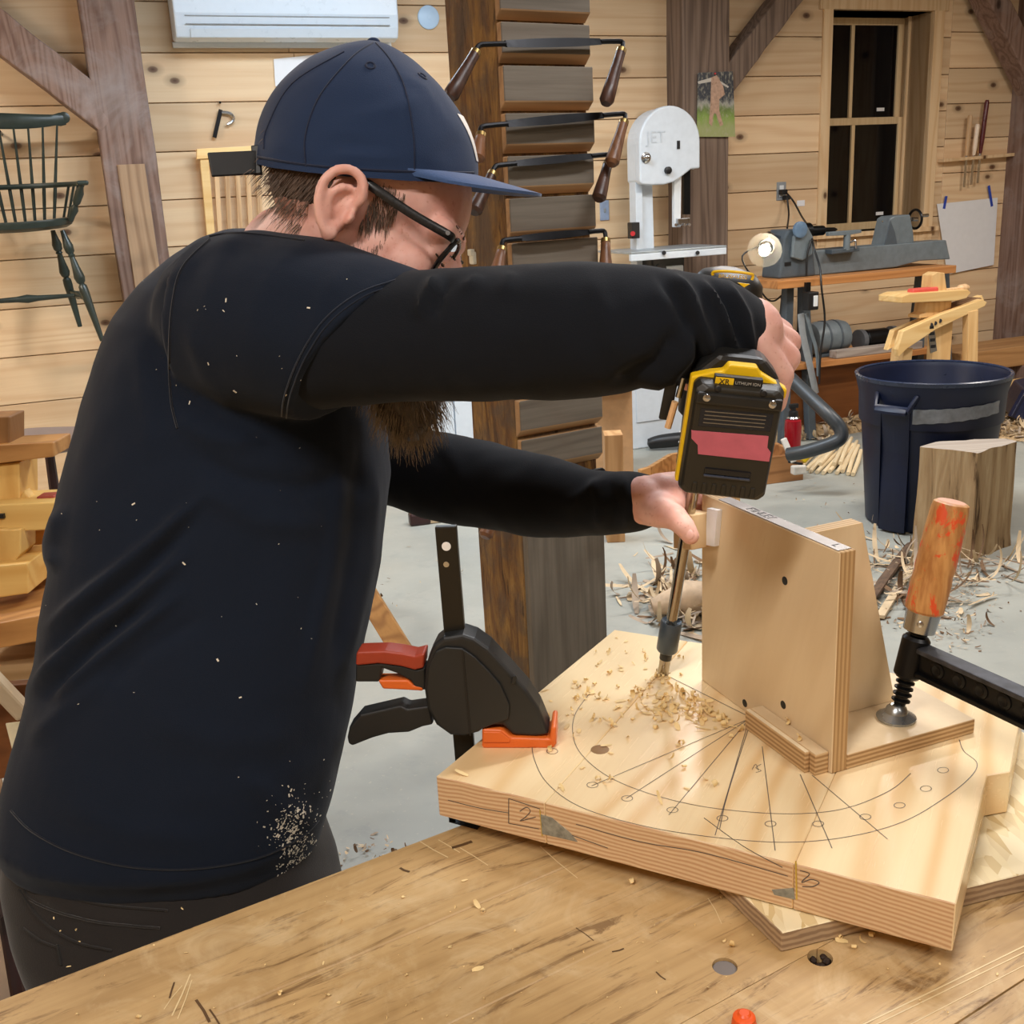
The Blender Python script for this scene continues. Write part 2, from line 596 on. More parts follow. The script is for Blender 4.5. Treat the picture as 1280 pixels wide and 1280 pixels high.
# ---- window
win = struct(MB().prism([W(cl, wbz - .075, .018), W(wl, wbz - .075, .018), W(wl, wt + .05, .018), W(cl, wt + .05, .018)], -WN * 0.018).build('window_1', M_trimw, bevel=.002))
MB().prism([W(wr, wbz - .075, .018), W(cr, wbz - .075, .018), W(cr, wt + .05, .018), W(wr, wt + .05, .018)], -WN * 0.018).build('casing', M_trimw, win, bevel=.002)
MB().prism([W(cl - .03, wt, .021), W(cr + .03, wt, .021), W(cr + .03, wt + .1, .021), W(cl - .03, wt + .1, .021)], -WN * 0.02).build('head_casing', M_trimw, win, bevel=.002)
MB().prism([W(cl - .03, wbz - .03, .05), W(cr + .03, wbz - .03, .05), W(cr + .03, wbz, .05), W(cl - .03, wbz, .05)], -WN * 0.30).build('sill', M_trimw, win, bevel=.003)
MB().prism([W(cl, wbz - .1, .015), W(cr, wbz - .1, .015), W(cr, wbz - .03, .015), W(cl, wbz - .03, .015)], -WN * 0.014).build('apron', M_trimw, win, bevel=.002)
for s_, e in ((wl, -1), (wr, 1)):
    MB().prism([W(s_, wbz, .0), W(s_, wbz, -.34), W(s_, wt, -.34), W(s_, wt, .0)], WD * e * 0.02).build('jamb', M_trimw, win)
    MB().prism([W(s_, wbz, -.2), W(s_ - e * .02, wbz, -.2), W(s_ - e * .02, wt, -.2), W(s_, wt, -.2)], -WN * 0.012).build('stop_bead', M_trimw, win)
MB().prism([W(wl, wt, .0), W(wl, wt, -.34), W(wr, wt, -.34), W(wr, wt, .0)], ZV * 0.02).build('head_jamb', M_trimw, win)
M_sash = wood('sash_wood', 'e2c79b', 'c9a573', ZV, ring=20, amp=0.3, rough=0.5)
k = NT('dark_glass')
k.set((0.02, 0.022, 0.026), 0.02, 0, 0.5)
k.b.inputs['Transmission Weight'].default_value = 0.9
k.b.inputs['IOR'].default_value = 1.38
M_glass = k.m
M_white = plain('white_plastic', 'f0f0ee', 0.35, var=0.03)
zm = wbz + (wt - wbz) * 0.52
def sash(z0, z1, t):
    root = MB().prism([W(wl, z0, t), W(wl + .045, z0, t), W(wl + .045, z1, t), W(wl, z1, t)], -WN * 0.035).build('sash', M_sash, win, bevel=.002)
    MB().prism([W(wr - .045, z0, t), W(wr, z0, t), W(wr, z1, t), W(wr - .045, z1, t)], -WN * 0.035).build('stile', M_sash, root, bevel=.002)
    for a, b in ((z0, z0 + .05), (z1 - .045, z1)):
        MB().prism([W(wl + .045, a, t), W(wr - .045, a, t), W(wr - .045, b, t), W(wl + .045, b, t)], -WN * 0.035).build('rail', M_sash, root, bevel=.002)
    c = (wl + wr) / 2 - .02
    MB().prism([W(c - .013, z0 + .05, t + .001), W(c + .013, z0 + .05, t + .001), W(c + .013, z1 - .045, t + .001), W(c - .013, z1 - .045, t + .001)], -WN * 0.035).build('muntin', M_sash, root, bevel=.002)
    for a, b in ((wl + .045, c - .013), (c + .013, wr - .045)):
        MB().prism([W(a, z0 + .05, t - .015), W(b, z0 + .05, t - .015), W(b, z1 - .045, t - .015), W(a, z1 - .045, t - .015)], -WN * 0.004).build('pane', M_glass, root)
    q = W(wr - .16, z0 + .10, t - .013)
    MB().box(q, WD * .032, WN * .001, ZV * .011).build('rectangle', M_white, root, label='small white sticker on the glass')  # plain white rectangle just in front of the pane
sash(zm - .02, wt, -.265)
sash(wbz, zm + .025, -.225)

# ---- timber frame: posts and braces
def timber(name, bot, top, w, d, mat, wav=0.006, parent=None, n=14, up=None):
    """hand hewn timber: a box whose arrises wander"""
    bot, top = Vector(bot), Vector(top)
    ax = (top - bot).normalized()
    x = WD - WD.dot(ax) * ax if up is None else up - up.dot(ax) * ax
    x.normalize()
    y = ax.cross(x).normalized()
    if y.dot(WN) < 0:
        y = -y
    if x.cross(y).dot(ax) < 0:
        x = -x
    rs = []
    sd = rnd(0, 90)
    for i in range(n + 1):
        c = bot.lerp(top, i / n)
        r = []
        for j, (a, b) in enumerate(((-1, -1), (0, -1), (1, -1), (1, 0), (1, 1), (0, 1), (-1, 1), (-1, 0))):
            e = wav * noise.noise(Vector((sd + j * 3.1, i * 0.55, 0)))
            r.append(c + x * (a * (w / 2 + e)) + y * (b * (d / 2 + e)))
        rs.append(r)
    q = MB()
    q.rings(rs)
    return q.build(name, mat, parent, bevel=0.008, bseg=2)
def wpost(x0, y0, x1, y1, t=0.18, mat=None, name='timber_post', zt=ZC):
    a, b = sw(x0, y0, t)[0], sw(x1, y1, t)[0]
    return timber(name, W((a + b) / 2, 0, t - .115), W((a + b) / 2, zt, t - .115), b - a, 0.23, mat or M_timber), (a, b)
p1, (pa, pb) = wpost(97, 0, 168, 0)
tag(p1, 'weathered brown timber post on the wall left of the man, behind his back', 'post')
# paler repair patch let into the left post
q = MB()
a0, a1 = aw(146, 206, .183), aw(180, 206, .183)
b0, b1 = aw(168, 330, .183), aw(205, 330, .183)
s_a, s_b = sw(146, 206, .183)[0], sw(181, 206, .183)[0]
q.prism([W(s_a, .9, .18), W(s_b, .9, .18), W(s_b, a0.z, .18), W(s_a, a0.z, .18)], WN * .012)
q.build('repair_patch', wood('patch_wood', 'a98d70', '6f523c', ZV, ring=20, amp=.5, rough=.7), p1, bevel=.003, label='paler board let into the post')
b1_ = timber('timber_brace', aw(140, 150, .1), aw(-120, -52, .1), 0.17, 0.16, M_timber, up=ZV)
tag(b1_, 'brown diagonal timber brace above the green chair at the left post', 'brace')
p2, (pc, pd) = wpost(853, 100, 912, 100, mat=M_timber_grey)
tag(p2, 'grey timber post behind the band saw with a photo pinned to it', 'post')
b2_ = timber('timber_brace', aw(885, 125, .1), aw(1010, -40, .1), 0.14, 0.16, M_timber_grey, up=ZV)
tag(b2_, 'grey diagonal timber brace left of the window', 'brace')
p3, _ = wpost(1271, 350, 1340, 350, mat=M_timber)
tag(p3, 'dark timber post at the right end of the back wall', 'post')
b3_ = timber('timber_brace', aw(1330, 190, .12), aw(1215, -45, .12), 0.15, 0.16, M_timber, up=ZV)
tag(b3_, 'dark brown diagonal timber brace to the right of the window', 'brace')
# ================================================================== back of the shop
M_blackmetal = plain('black_steel', '17181a', 0.35, 0.6)
M_steel = plain('bright_steel', 'b9bcc0', 0.22, 1.0, var=0.05)
M_blade = plain('forged_steel', '1f1f21', 0.38, 0.7)
M_darkhandle = wood('dark_handle', '4a3024', '24150f', ZV, ring=30, amp=.5, rough=.4)
M_brownhandle = wood('brown_handle', '7a5236', '4a2c1a', ZV, ring=30, amp=.5, rough=.4)
M_green = plain('green_black_paint', '2a342f', 0.35, var=.25, scale=14)
M_cream = plain('cream_metal', 'dfe4e6', 0.4, var=.03)
M_sawgrey = plain('machine_white', 'd3dce4', 0.38, var=.04)
M_sawtable = plain('cast_iron', 'a9b3ba', 0.4, 0.5)
M_black = plain('black_plastic', '141517', 0.45)
M_lathe = plain('grey_machine_paint', '69747a', 0.42, var=.12)
M_lathed = plain('dark_grey_machine_paint', '4a545c', 0.45, var=.12)
M_shelfwood = wood('orange_pine', 'c98d55', 'a06433', WD, ring=12, amp=.5, rough=.5)
M_pine = wood('new_pine', 'ecca8e', 'd3a25c', WD, ring=10, amp=.45, knots=1.2, knot_r=.03, rough=.5)
M_pinez = wood('new_pine_upright', 'e6c088', 'c9985a', ZV, ring=12, amp=.45, rough=.5)
M_blue = plain('blue_tape', '2b49b0', 0.6)
M_paper = plain('paper', 'e9ebee', 0.85, var=.02)
M_red = plain('red_plastic', 'b3262b', 0.35)
M_chisel = wood('ash_handle', 'd9b68c', 'b88d5e', ZV, ring=30, amp=.4, rough=.45)
M_grey = plain('grey_plastic', '8c9296', 0.45)

# ---- notched timber post with draw knives
cz = ZV
cpt = at(646, 400, 2.6)
cb = Vector((cpt.x, cpt.y, 0))
th = math.radians(30)
fd, ld = Vector((math.cos(th), math.sin(th), 0)), Vector((-math.sin(th), math.cos(th), 0))
fn = Vector((math.sin(th), -math.cos(th), 0))
cw = 0.246
k = NT('rough_hewn_side')
tcs = k.n('ShaderNodeTexCoord').outputs['Object']
mps = k.n('ShaderNodeMapping')
mps.inputs['Scale'].default_value = (1, 1, .16)
k.l(tcs, mps.inputs[0])
g1 = k.noise(mps.outputs[0], 22, 6, .7, .8)
g2 = k.noise(tcs, 6, 5, .65, .5)
cs0 = k.ramp(g1, [(.3, '3a281b'), (.45, '6e4e31'), (.6, '93703f'), (.75, 'b08a58')])
cs0 = k.mix(k.ramp(g2, [(.45, 0.0), (.62, .75)]), cs0, '5c5046')
cs0 = k.mix(k.ramp(k.noise(mps.outputs[0], 60, 4, .7), [(.6, 0.0), (.7, .8)]), cs0, '2c1d12')
k.bump(g1, .9, .012)
M_colside = k.set(cs0, .85, 0, .25)
M_block = wood('grey_weathered_block', '736a5e', '4b4339', fd, ring=8, amp=.4, wob=1.4, stain='6a5d50', stain_amt=.7, knots=1.1, knot_r=.045, knot_col='2b211b', rough=.8, bump=.4, fib=.6, axes=(fd, ZV, fn))
M_bevel = wood('brown_cut_wood', 'ad8860', '7d5c3d', fd, ring=26, amp=.5, rough=.75)
post = thing('notched_post', 'grey brown timber post with a notched face and draw knives hung on it', 'post', cb)
NT_T = 0.026
c0 = cb - fn * NT_T
q = MB()
rs = []
for i in range(31):
    z = ZC * i / 30
    w_ = lambda j: 0.008 * noise.noise(Vector((j * 7.7, z * 2.2, 3)))
    rs.append([c0 + ZV * z, c0 + fd * cw + ZV * z, c0 + fd * cw + ld * cw + ZV * z, c0 + ld * (cw + w_(1)) + fd * w_(2) + ZV * z,
               c0 + ld * cw * .66 + fd * (w_(3) - .004) + ZV * z, c0 + ld * cw * .33 + fd * (w_(4) - .004) + ZV * z])
q.rings(rs)
q.build('shaft', M_colside, post, bevel=.006, bseg=2)
zb = on_plane(715, 585, cb, fn).z
zt_list = []
z = zb
q = MB()
q.prism([c0, c0 + fd * cw, c0 + fd * cw + fn * NT_T, c0 + fn * NT_T], ZV * (zb - .03))
q.build('face_board', wood('grey_post_face', '71685c', '4a4238', ZV, ring=9, amp=.4, wob=1.4, stain='5d5348', stain_amt=.6, rough=.8, bump=.4, fib=.6, axes=(ZV, fd, fn)), post, bevel=.003)
i = 0
while z < 2.6:
    pz = 0.098 + 0.006 * math.sin(i * 2.3)
    q = MB()
    e = rnd(-.004, .004)
    x0, x1 = c0 - fd * (.004 + e * .5), c0 + fd * (cw + rnd(-.004, .003))
    pr = [(.004, 0.004), (NT_T + e, 0.024), (NT_T + e, pz - .0015), (.004, pz - .0015)]
    lo = [x0 + fn * t + ZV * (z + h) for t, h in pr]
    hi = [x1 + fn * t + ZV * (z + h) for t, h in pr]
    q.add(lo + hi, [(0, 4, 5, 1), (1, 5, 6, 2), (2, 6, 7, 3), (3, 7, 4, 0), (0, 1, 2, 3), (7, 6, 5, 4)], [1, 0, 1, 0, 1, 1])
    q.build('notch_block', [M_block, M_bevel], post, bevel=.002, bseg=1)
    zt_list.append(z)
    z += pz
    i += 1
def draw_knife(label, bl, br, hl, hr, mat_h, t=0.02, blade_h=.021, curved=False):
    """blade from picture point bl to br across the post; handles run to hl / hr"""
    pf = cb + fn * t
    B0, B1 = on_plane(*bl, pf, fn), on_plane(*br, pf, fn)
    H0, H1 = on_plane(*hl, pf + fn * .05, fn), on_plane(*hr, pf + fn * .05, fn)
    root = thing('draw_knife', label, 'draw knife', (B0 + B1) / 2, 'draw knives hung on the notched post')
    q = MB()
    ax = (B1 - B0).normalized()
    up = (ZV - ZV.dot(ax) * ax).normalized()
    n_ = 10
    rs = []
    a0, a1 = B0.lerp(B1, .17), B0.lerp(B1, .83)
    for j in range(n_ + 1):
        c = a0.lerp(a1, j / n_)
        if curved:
            c = c + up * .006 * math.sin(math.pi * j / n_)
        hh = blade_h / 2 * (.55 + .45 * math.sin(math.pi * min(1, max(0, .12 + .76 * j / n_))))
        rs.append([c - up * hh + fn * .012, c - up * hh * .9 + fn * .004, c + up * hh, c + up * hh + fn * .006])
    q.rings(rs)
    q.build('blade', M_blade, root)
    for B, a, H in ((B0, a0, H0), (B1, a1, H1)):
        q = MB()
        d = (H - B).normalized()
        q.tube(smooth_path([a + fn * .006, a.lerp(B, .6) + fn * .006, B + fn * .006 + d * .004, B + fn * .008 + d * .035], 4), .006, 8)
        tang = q.build('tang', M_blade, root, smooth=True)
        S = B + fn * .008 + d * .028
        L = (H - S).length
        q = MB()
        q.lathe(S, H - S, [(0, .009), (.004, .012), (L * .25, .0125), (L * .7, .0165), (L * .93, .018), (L, .012)], 14)
        q.build('handle', mat_h, root, smooth=True, label='turned wooden handle')
        q = MB()
        q.lathe(S - (H - S).normalized() * .006, H - S, [(0, .0095), (.001, .012), (.011, .0125), (.012, .01)], 14)
        q.build('ferrule', plain('ferrule_brass', 'a58a55', .35, .9) if 'ferrule_brass' not in bpy.data.materials else bpy.data.materials['ferrule_brass'], root, smooth=True)
draw_knife('draw knife with two tapered dark handles, topmost on the notched post', (598, 56), (777, 52), (562, 122), (757, 130), M_darkhandle)
draw_knife('draw knife with long straight blade and brown turned right handle, second on the notched post', (600, 158), (780, 142), (596, 200), (764, 206), M_brownhandle)
draw_knife('draw knife with short blade behind the cap brim, third on the notched post', (618, 207), (760, 193), (592, 266), (748, 250), M_darkhandle, t=.014, blade_h=.018)
draw_knife('draw knife just above the man\'s arm, fourth on the notched post', (627, 300), (754, 288), (620, 346), (757, 345), M_brownhandle, t=.014, blade_h=.018)
draw_knife('draw knife mostly hidden behind the lower arm, only a handle end showing', (628, 612), (752, 586), (606, 672), (762, 640), M_brownhandle, t=.014, blade_h=.018)
# small tools on the far side of the post
p = at(597, 322, 2.72)
t_ = thing('plastic_tool', 'small cream plastic tool beside the notched post above the arm', 'tool', p)
MB().box(p, fd * .02, ld * .012, ZV * .016).build('body', plain('cream_plastic', 'd9d6c4', .4), t_, bevel=.004)
MB().box(p - fn * .013 + ZV * .004, fd * .007, ld * .002, ZV * .003).build('slot', M_black, t_)
MB().box(p - fd * .018 + ZV * .014, fd * .006, ld * .01, ZV * .008).build('jaw', bpy.data.materials['cream_plastic'], t_, bevel=.002)
p = at(612, 318, 2.78)
t_ = thing('blue_clamp', 'dark blue plastic clamp on the side of the notched post', 'clamp', p)
q = MB()
q.prism([p + fd * -.022 - ZV * .03, p + fd * .02 - ZV * .03, p + fd * .026 + ZV * .035, p - fd * .006 + ZV * .02], ld * .02)
q.build('jaw', plain('navy_plastic', '1f2450', .4), t_, bevel=.004)
MB().cyl(p + ZV * .03, p + ZV * .06 + fd * .02, .008).build('lever', M_steel, t_, smooth=True)

# ---- mini split unit
sl, sr = sw(217, 20, .2)[0], sw(497, 20, .2)[0]
zb0 = sw(350, 50, .2)[1]
base = W((sl + sr) / 2, zb0, 0)
ac = thing('air_conditioner', 'white wall-mounted air conditioner above the man\'s cap', 'air conditioner', base)
M_ac = plain('white_enamel', 'cfdbe6', .3, var=.02)
pr = [(.006, .02), (.12, 0), (.185, .012), (.205, .06), (.215, .12), (.215, .27), (.19, .31), (.006, .315)]
MB().prism([W(sl, zb0 + h, t) for t, h in pr], WD * (sr - sl)).build('housing', M_ac, ac, bevel=.008)
MB().prism([W(sl + .07, zb0 + .003, .13), W(sl + .07, zb0 + .012, .192), W(sl + .07, zb0 + .052, .212), W(sl + .07, zb0 + .045, .2)], WD * (sr - sl - .22)).build('louver', M_ac, ac, bevel=.002)
for h in (.068, .105):
    MB().prism([W(sl + .05, zb0 + h, .212), W(sl + .05, zb0 + h + .004, .212), W(sl + .05, zb0 + h + .004, .2175), W(sl + .05, zb0 + h, .2175)], WD * (sr - sl - .1)).build('panel_gap', M_grey, ac)
MB().prism([W(sl - .004, zb0 + .018, .006), W(sl - .004, zb0 - .012, .006), W(sl - .004, zb0 - .012, .03), W(sl - .004, zb0 + .012, .03)], WD * (sr - sl + .008)).build('wall_plate', M_cream, ac)
# ---- round white disc, notice, hook tool
p = aw(535, 22)
d_ = thing('wall_disc', 'round pale blue disc on the wall right of the air conditioner', 'disc', p)
M_disc = plain('pale_blue', 'bcd8f2', .4, var=.02)
MB().lathe(p, WN, [(0, .06), (.012, .06), (.018, .05)], 32).build('plate', M_disc, d_, smooth=True)
MB().lathe(p + WN * .017, WN, [(0, .012), (.003, .011)], 20).build('centre_cap', M_disc, d_, smooth=True)
a, b, c, e = aw(342, 74, .006), aw(398, 68, .006), aw(398, 106, .006), aw(344, 108, .006)
q = MB().prism([a, b, c, e], WN * .004).build('notice', M_paper)
tag(q, 'blank white paper on the wall just above the back of the cap', 'paper')
p = aw(273, 155)
h_ = thing('hook_tool', 'small grey iron tool hung on the wall left of the cap', 'tool', p)
MB().bar(aw(268, 172, .02), aw(276, 137, .02), .02, .012, WN).build('bar', M_blade, h_, bevel=.002)
MB().tube(smooth_path([aw(277, 140, .02), aw(288, 142, .02), aw(292, 150, .02), aw(284, 156, .02)], 5), .008, 8).build('hook', M_steel, h_, smooth=True)
MB().cyl(aw(275, 128, -.01), aw(275, 128, .03), .006, 8).build('peg', M_blackmetal, h_)
# slatted chair back leaning on the wall
sx, _ = sw(252, 230, .05)
r_ = thing('slatted_rack', 'pale wooden slatted rack on the wall behind the man\'s neck', 'rack', aw(290, 300, .05))
M_slat = wood('slat_wood', 'd0ae84', '9b7048', ZV, ring=20, amp=.5, rough=.5)
MB().prism([aw(249, 188, .07), aw(260, 188, .07), aw(272, 330, .07), aw(262, 330, .07)], -WN * .03).build('stile', M_pine, r_, bevel=.003)
for i in range(5):
    x0 = 267 + i * 13
    MB().prism([aw(x0, 200, .055), aw(x0 + 6, 200, .055), aw(x0 + 13, 330, .055), aw(x0 + 7, 330, .055)], -WN * .02).build('slat', M_slat, r_, bevel=.002)
MB().prism([aw(246, 186, .08), aw(340, 181, .08), aw(340, 193, .08), aw(246, 199, .08)], -WN * .03).build('rail', M_pine, r_, bevel=.003)

# ---- green-black windsor chair hung on the wall
cs = sw(12, 230, .1)[0]
def cp(x, y, t):
    return aw(x, y, t)
ch = thing('windsor_chair', 'dark green windsor armchair hung high on the left of the wall', 'chair', W(cs, sw(12, 425, .3)[1], .25))
def mir(s_, z_, t_):
    return W(2 * cs - s_, z_, t_)
def both(pts, t):
    r = [sw(x, y, tt) for (x, y), tt in zip(pts, t)]
    return [W(s_, z_, tt) for (s_, z_), tt in zip(r, t)], [mir(s_, z_, tt) for (s_, z_), tt in zip(r, t)]
# crest rail
q = MB()
zc0 = sw(12, 152, .16)[1]
sc0 = sw(82, 150, .16)[0] - cs
rs = []
for i in range(25):
    u = -1 + 2 * i / 24
    c = W(cs + u * sc0, zc0 + .02 * (abs(u) ** 3) - .012 * abs(u), .16 + .05 * (1 - u * u))
    hh = .036 * (1 - .45 * abs(u) ** 2) + (.008 if abs(u) > .9 else 0)
    rs.append([c + ZV * hh * math.cos(a) + WN * .011 * math.sin(a) for a in [2 * math.pi * j / 10 for j in range(10)]])
q.rings(rs)
q.build('crest_rail', M_green, ch, smooth=True)
for sgn in (-1, 1):
    c = W(cs + sgn * sc0 * .985, zc0 + .012, .16)
    MB().lathe(c - WN * .013, WN, [(0, .02), (.003, .026), (.023, .026), (.026, .02)], 16).build('scroll', M_green, ch, smooth=True)
# seat
zs = sw(12, 277, .35)[1]
ss = sw(92, 276, .35)[0] - cs
q = MB()
rs = []
for z_, k_ in ((-.045, .86), (-.03, .97), (-.01, 1.0), (0, .99), (0.002, .9), (-.008, .5), (-.012, .05)):
    rs.append([W(cs + ss * k_ * math.cos(a) * (1 - .12 * max(0, -math.sin(a))), zs + z_ + (.006 * math.cos(2 * a) if k_ > .8 else 0), .33 + .21 * k_ * math.sin(a)) for a in [2 * math.pi * j / 36 for j in range(36)]])
q.rings(rs)
q.build('seat', M_green, ch, smooth=True)
# arm rail (bent bow)
za = sw(12, 235, .2)[1]
sa = sw(100, 233, .35)[0] - cs
q = MB()
bow = [W(cs + sa * 1.04 * math.sin(a), za + .004 * math.cos(a), .2 + .0 + .26 * (1 - math.cos(a)) / 1.0) for a in [math.pi * (-.52 + 1.04 * i / 24) for i in range(25)]]
q.tube(bow, [(.012, .012)] * 25, 8)
q.build('arm_rail', M_green, ch, smooth=True)
for e in (bow[0], bow[-1]):
    MB().box(e + WN * .03, WD * .026, WN * .05, ZV * .01).build('arm', M_green, ch, bevel=.009, bseg=3)
for i in range(9):
    u = -1 + 2 * i / 8
    a = W(cs + u * ss * .66, zs - .01, .18 - .02 * abs(u))
    b = W(cs + u * sc0 * .86, zc0 - .02, .17 + .04 * (1 - u * u))
    MB().tube([a, a.lerp(b, .3), a.lerp(b, .7), b], [.0075, .009, .0065, .005], 8).build('spindle', M_green, ch, smooth=True)
for sgn in (-1, 1):
    for j, f_ in enumerate((.12, .3, .48)):
        a = W(cs + sgn * ss * (.82 + .08 * j), zs - .01, .24 + .06 * j)
        b = bow[12 + sgn * (7 + j)]
        MB().tube([a, b], .0065, 8).build('short_spindle', M_green, ch, smooth=True)
    a, b = W(cs + sgn * ss * .95, zs - .01, .42), (bow[0] if sgn < 0 else bow[-1]) + WN * .02
    L = (b - a).length
    MB().lathe(a, b - a, [(0, .012), (L * .15, .014), (L * .3, .02), (L * .42, .011), (L * .5, .018), (L * .75, .02), (L * .9, .01), (L, .012)], 14).build('arm_stump', M_green, ch, smooth=True)
legs = []
for sgn in (-1, 1):
    for (tx, ty, bx, by, t0, t1) in ((66, 288, 100, 408, .24, .16), (78, 288, 128, 426, .42, .5)):
        s0_, z0_ = sw(tx, ty, t0)
        s1_, z1_ = sw(bx, by, t1)
        a, b = W(cs + sgn * (s0_ - cs), z0_, t0), W(cs + sgn * (s1_ - cs), z1_, t1)
        L = (b - a).length
        pr = [(0, .011), (.04, .013), (.08, .016), (.14, .023), (.19, .02), (.21, .012), (.225, .017), (.24, .012), (.32, .017), (.42, .025), (.46, .02), (.48, .012), (.5, .02), (.56, .021), (.8, .015), (1.0, .011)]
        MB().lathe(a, b - a, [(f_ * L, r * 1.0) for f_, r in pr], 14).build('leg', M_green, ch, smooth=True)
        legs.append((a, b))
mids = [a.lerp(b, .62) for a, b in legs]
pr = [(0, .008), (.2, .011), (.4, .014), (.5, .021), (.6, .014), (.8, .011), (1, .008)]
for a, b in ((mids[0], mids[1]), (mids[2], mids[3]), (mids[0].lerp(mids[1], .5), mids[2].lerp(mids[3], .5))):
    L = (b - a).length
    MB().lathe(a, b - a, [(f_ * L, r) for f_, r in pr], 12).build('stretcher', M_green, ch, smooth=True)
MB().cyl(W(cs, zc0 - .045, -.01), W(cs, zc0 - .045, .2), .008, 8).build('hanging_peg', M_blackmetal, ch)

# ---- white cabinet behind the man
a, b = sw(541, 430, .25)[0], sw(618, 430, .25)[0]
zc_ = sw(570, 288, .25)[1]
cab = thing('white_cabinet', 'white two-door cabinet behind the beard and the notched post', 'cabinet', W((a + b) / 2, 0, .12))
M_cab = plain('white_paint', 'dde7f0', .4, var=.03)
MB().prism([W(a, 0.0, .22), W(b, 0.0, .22), W(b, zc_, .22), W(a, zc_, .22)], -WN * .2).build('body', M_cab, cab, bevel=.004)
mid = sw(563, 430, .25)[0]
for s0_, s1_ in ((a + .004, mid - .004), (mid + .004, b - .004)):
    dr = MB().prism([W(s0_, .06, .242), W(s1_, .06, .242), W(s1_, zc_ - .01, .242), W(s0_, zc_ - .01, .242)], -WN * .02).build('door', M_cab, cab, bevel=.004)
    MB().cyl(W(s1_ - .03, .8, .24), W(s1_ - .03, .8, .27), .012, 12).build('knob', M_steel, dr, smooth=True)

# ---- band saw
SP = at(832, 200, 6.05)
tsaw = (SP - P0).dot(WN)
bs = thing('band_saw', 'pale grey band saw in front of the grey timber post', 'band saw', Vector((SP.x, SP.y, 0)))
def bw(x, y, t=0.0):
    return aw(x, y, tsaw + t)
sl_, _ = sw(794, 200, tsaw)
sr_, _ = sw(869, 200, tsaw)
cxs, rad = (sl_ + sr_) / 2, (sr_ - sl_) / 2
ztop, zbot = sw(830, 133, tsaw)[1], sw(825, 231, tsaw)[1]
poly = []
for i in range(21):
    a = math.pi * i / 20
    poly.append(W(cxs + rad * math.cos(a), ztop - rad + rad * math.sin(a), tsaw))
for u, v in ((-1.0, .10), (-.93, .03), (-.6, .0), (-.2, .0), (.1, .05), (.35, .16), (.6, .30), (.7, .36), (1.0, .37)):
    poly.append(W(cxs + rad * u, zbot + rad * v * 1.1, tsaw))
wc = MB().prism(poly, WN * .055).build('upper_wheel_cover', M_sawgrey, bs, bevel=.012, bseg=3)
q_ = [W(cxs + (p - W(cxs, 0, tsaw)).dot(WD) * .97, (p.z - (ztop + zbot) / 2) * .97 + (ztop + zbot) / 2, tsaw - .001) for p in poly]
MB().prism(q_, -WN * .11).build('upper_wheel_housing', M_sawgrey, bs, bevel=.006)
hp = bw(807, 197, .056)
MB().lathe(hp, WN, [(0, .03), (.006, .03), (.01, .018), (.03, .016), (.034, .01)], 20).build('latch_knob', M_steel, bs, smooth=True)
MB().lathe(bw(834, 213, .056), WN, [(0, .02), (.02, .02), (.024, .014)], 16).build('round_knob', M_black, bs, smooth=True)
MB().box(bw(848, 181, .057), WD * .009, WN * .003, ZV * .022).build('sight_window', M_black, bs)
text('lettering', 'JET', bw(820, 172, .0575), WD, ZV, .09, plain('faint_grey_letters', 'c3ccd4', .5), bs)
tz = sw(830, 308, tsaw)[1]
a_, b_ = sw(797, 260, tsaw)[0], sw(821, 260, tsaw)[0]
MB().prism([W(a_, .5, tsaw - .02), W(a_ + .045, .5, tsaw - .02), W(a_ + .045, zbot + .1, tsaw - .02), W(a_, zbot + .1, tsaw - .02)], -WN * .08).build('frame_column', M_sawgrey, bs, bevel=.004)
MB().prism([W(a_ + .045, .5, tsaw - .05), W(b_ + .02, .5, tsaw - .05), W(b_ + .0, zbot + .1, tsaw - .05), W(a_ + .045, zbot + .1, tsaw - .05)], -WN * .05).build('frame_web', M_sawgrey, bs, bevel=.004)
MB().box(bw(792, 288, .0), WD * .025, WN * .03, ZV * .045).build('switch_box', M_black, bs, bevel=.004)
MB().cyl(bw(791, 292, .03), bw(791, 292, .045), .014).build('switch_button', M_red, bs, smooth=True)
MB().prism([bw(855, 160, -.02), bw(863, 160, -.02), bw(863, 268, -.02), bw(855, 268, -.02)], -WN * .02).build('guide_post', M_blackmetal, bs)
MB().prism([bw(843, 216, .01), bw(852, 216, .01), bw(851, 284, .01), bw(843, 284, .01)], -WN * .03).build('blade_guard', M_cream, bs, bevel=.003)
gd = MB().box(bw(853, 277, .015), WD * .04, WN * .02, ZV * .02).build('blade_guide', M_steel, bs, bevel=.004)
for x in (845, 856, 862):
    MB().cyl(bw(x, 281, .02), bw(x, 281, .045), .009, 10).build('guide_screw', M_steel, gd, smooth=True)
kn = MB().lathe(bw(861, 194, .0), WN, [(0, .03), (.02, .034), (.03, .03)], 9).build('guide_knob', M_black, bs)
MB().bar(bw(864, 182, .0), bw(866, 212, .0), .012, .012, WN).build('rack_handle', M_cream, bs, bevel=.002)
